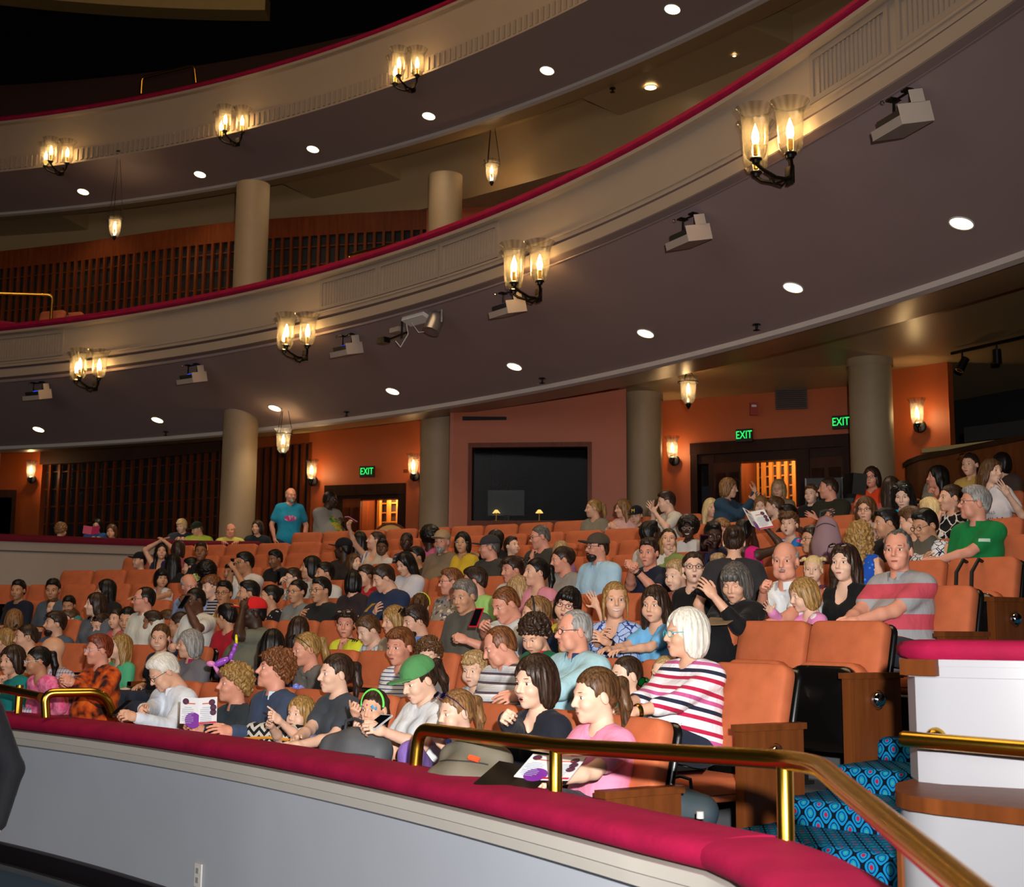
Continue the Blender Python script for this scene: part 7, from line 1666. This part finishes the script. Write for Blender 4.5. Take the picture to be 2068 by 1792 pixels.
pb = who('glasses and long brown hair in a pale'); softbag('backpack', atdepth(1670, 1085, 9.9), (.20, .14, .42), -.4, mat('dusty_pink', '#86686e', .7, var=.1), 'dusty pink backpack propped on a seat back near upper right', tilt_=.0, pockets=False, rnd=True)
p = atdepth(556, 1500, 7.75); o = empty('tote_bag', tuple(p), -.35); b = MB(); o2 = rrect(.38, -.11, .11, .05, .06)
V = []; F = []; m_ = len(o2)
for sc_, y in ((.80, -.07), (1.0, -.045), (1.04, 0), (1.0, .045), (.80, .07)):
    for q in o2: V.append((q[0] * sc_, y, q[1] * sc_))
for r in range(4):
    for j in range(m_): F.append([r * m_ + j, r * m_ + (j + 1) % m_, (r + 1) * m_ + (j + 1) % m_, (r + 1) * m_ + j])
F.append(list(range(m_))[::-1]); F.append([4 * m_ + j for j in range(m_)]); b.add(V, F); b.build('bag_body', cloth('zigzag_weave', 'zig', ['#17171a', '#c6c2b6'], .035), o, smooth=50)
MB().tube([(-.20, -.075, .02), (0, -.082, .035), (.20, -.075, .02)], .009, 6).build('zipper', mat('orange_trim', '#d08a2c', .6), o); tag(o, 'black and cream zigzag patterned bag with an orange zip', 'bag')
# balloons
def balloon(name, segs, org, cols, label):
    o = empty(name, tuple(org))
    for i, (px0, py0, px1, py1, r, ci) in enumerate(segs):
        a, c = atdepth(px0, py0, org[1]) - org, atdepth(px1, py1, org[1]) - org; n_ = 9; d = c - a
        b = MB(); b.tube([a + d * t for t in np.linspace(0, 1, n_)], [max(r * math.sin(PI * min(max(t * .9 + .05, 0.03), .97)) ** .35, .004) for t in np.linspace(0, 1, n_)], 12); b.build('segment', cols[ci], o)
    tag(o, label, 'balloon'); return o
bp = [mat('balloon_purple', '#a355cc', .12, var=0, coat=.5), mat('balloon_pink', '#e58ac8', .12, var=0, coat=.5), mat('balloon_yellow', '#e6d81a', .12, var=0, coat=.5), mat('balloon_blue', '#7a86d8', .12, var=0, coat=.5), mat('balloon_teal', '#5fc8c8', .12, var=0, coat=.5)]
balloon('balloon_animal', [(477, 1282, 478, 1302, .011, 2), (472, 1303, 480, 1303, .016, 0), (474, 1306, 472, 1318, .018, 0), (470, 1316, 465, 1332, .018, 0), (462, 1330, 434, 1344, .026, 0), (434, 1342, 418, 1340, .022, 1), (432, 1344, 452, 1374, .017, 1), (466, 1334, 490, 1352, .015, 1)], atdepth(450, 1330, 9.4), bp, 'purple and pink balloon animal with a yellow horn above the curly-haired woman')
balloon('balloon_hat', [(566, 1402, 590, 1396, .030, 1), (590, 1396, 580, 1410, .022, 1), (586, 1398, 592, 1390, .024, 3), (592, 1389, 604, 1386, .024, 3), (604, 1386, 614, 1398, .024, 3), (614, 1398, 616, 1410, .020, 3), (497, 1346, 506, 1352, .02, 4)], atdepth(600, 1398, 8.7), bp, 'pink and blue twisted balloon behind the small blond child')
# cane chair, equipment cases, strap bag
p = atdepth(792, 1092, 18.6); o = empty('side_chair', (p[0], p[1], 2.1), .2)
b = MB(); b.ball((0, .2, .78), (.24, .02, .22), 20); b.build('backrest', mat('cane_tan', '#b88a4c', .6, var=.1), o); b = MB(); b.tube([(.25 * math.cos(t), .2, .78 + .23 * math.sin(t)) for t in np.linspace(0, 2 * PI, 24, endpoint=False)], .018, 8, closed=True); b.build('back_frame', M['redwood'], o); MB().box((0, 0, .45), (.48, .46, .06)).build('seat', M['orange'], o)
for x in (-.2, .2):
    for y in (-.19, .2): MB().tube([(x, y, 0), (x, y, .45 if y < 0 else .62)], .018, 8).build('leg', M['redwood'], o)
tag(o, 'rounded cane-backed chair standing by the center doorway', 'chair')
for i, (x, y, w) in enumerate(((1667, 1000, .42), (1722, 1000, .22))):
    p = atdepth(x, y, 15.4); o = empty('equipment_case', (p[0], p[1], 2.2), -.3); MB().box((0, 0, .60), (w, .5, 1.2)).build('body', M['black'], o)
    b = MB(); b.tube([(-w / 2, -.255, 0), (-w / 2, -.255, 1.2), (w / 2, -.255, 1.2), (w / 2, -.255, 0)], .012, 4); b.build('edge_trim', M['sheet'], o); tag(o, ('wide black equipment case behind the man with folded arms', 'narrow black equipment case left of the large right column')[i], 'case')
p = hitcyl(1972, 1142, row_R(5) + .17); o = empty('shoulder_bag', tuple(p), math.atan2(-(p[0] - CR[0]), (p[1] - CR[1]))); b = MB()
for x in (-.06, .06): b.tube([(x, -.16, -.22), (x, -.14, -.05), (x, -.06, .035), (x, .05, .0), (x, .10, -.25)], .014, 6)
b.build('strap', M['black'], o); MB().box((0, .12, -.36), (.30, .10, .28)).build('bag_body', M['black'], o); tag(o, 'black bag hung by two straps over the seat back beside the green polo', 'bag')
# sneaker of the striped man
L_ = [i for i in PEOPLE if i is stripeman][0]
sp = atdepth(1748, 1440, 7.15); o = empty('sneaker', (sp[0], sp[1], row_z(4)), -.75); sd = SD((-.08, -.22, -.01), (.08, .12, .16), .007)
sd.add(('c', (0, .06, .05), (0, -.13, .035), .045, .040), .02); sd.add(('c', (0, .05, .06), (0, .04, .11), .042, .038), .02); sd.cut((0, 0, 1), .02); V, Q = sd.mesh(); link('upper', np_mesh('upper', V, Q, None, [mat('shoe_navy', '#1f2a5c', .6, var=.1)]), o)
b = MB(); b.sweep([(0, .11), (0, .0), (0, -.17)], [(-.048, .0), (-.05, .03), (.05, .03), (.048, 0)]); b.box((.045, -.04, .055), (.006, .16, .018)); b.box((.044, .03, .07), (.006, .05, .03)); b.build('sole', M['white'], o); tag(o, 'navy and white sneaker on the aisle-side foot of the striped man', 'shoe')

# ---------------------------------------------------------------- light and camera
fl_ = spot('camera_flash', (.22, -.10, 1.95), 2700, (1, .97, .94), 84, .05); fl_.data.spot_blend = 1.0
ft = atdepth(960, 1120, 10); fl_.rotation_euler = (Vector(ft) - fl_.location).to_track_quat('-Z', 'Y').to_euler()
def area(name, loc, aim, e, col, sx, sy):
    L = bpy.data.lights.new(name, 'AREA'); L.energy = e; L.color = col; L.shape = 'RECTANGLE'; L.size = sx; L.size_y = sy
    o = bpy.data.objects.new(name, L); COL.objects.link(o); o.location = loc; o.rotation_euler = (Vector(aim) - Vector(loc)).to_track_quat('-Z', 'Y').to_euler(); return o
area('stage_wash', (-9, -8, 5.5), (1, 12, 4.0), 650, (1, .95, .94), 16, 5)
area('house_lights', (-3, 9, 15), (0, 14, 2), 800, (1, .68, .38), 10, 8)
w = bpy.data.worlds.new('world'); SC.world = w; w.use_nodes = True; w.node_tree.nodes['Background'].inputs[0].default_value = (.006, .0055, .006, 1)
cd = bpy.data.cameras.new('camera'); cam = bpy.data.objects.new('camera', cd); COL.objects.link(cam); SC.camera = cam
cd.sensor_fit = 'HORIZONTAL'; cd.sensor_width = 36; cd.lens = FPX / 2068 * 36; cd.clip_end = 200; cd.clip_start = .05
c, s_ = math.cos(ROLL), math.sin(ROLL); X = np.array([1.0, 0, 0]); U = np.array([0, -math.sin(PITCH), math.cos(PITCH)]); Fd = np.array([0, math.cos(PITCH), math.sin(PITCH)])
rx_, ux_ = c * X + s_ * U, -s_ * X + c * U
cam.matrix_world = Matrix([[rx_[0], ux_[0], -Fd[0], 0], [rx_[1], ux_[1], -Fd[1], 0], [rx_[2], ux_[2], -Fd[2], EYE], [0, 0, 0, 1]])
cd.dof.use_dof = True; cd.dof.focus_distance = 8.5; cd.dof.aperture_fstop = 5.6
vs = SC.view_settings; vs.view_transform = 'Standard'; vs.look = 'None'; vs.gamma = 1.0; vs.use_curve_mapping = False; vs.exposure = 0.0
SC.cycles.max_bounces = 6; SC.cycles.diffuse_bounces = 2; SC.cycles.glossy_bounces = 3; SC.cycles.transparent_max_bounces = 12; SC.cycles.transmission_bounces = 2
SC.cycles.use_denoising = True; SC.cycles.sample_clamp_indirect = 3.0; SC.cycles.caustics_reflective = False; SC.cycles.caustics_refractive = False
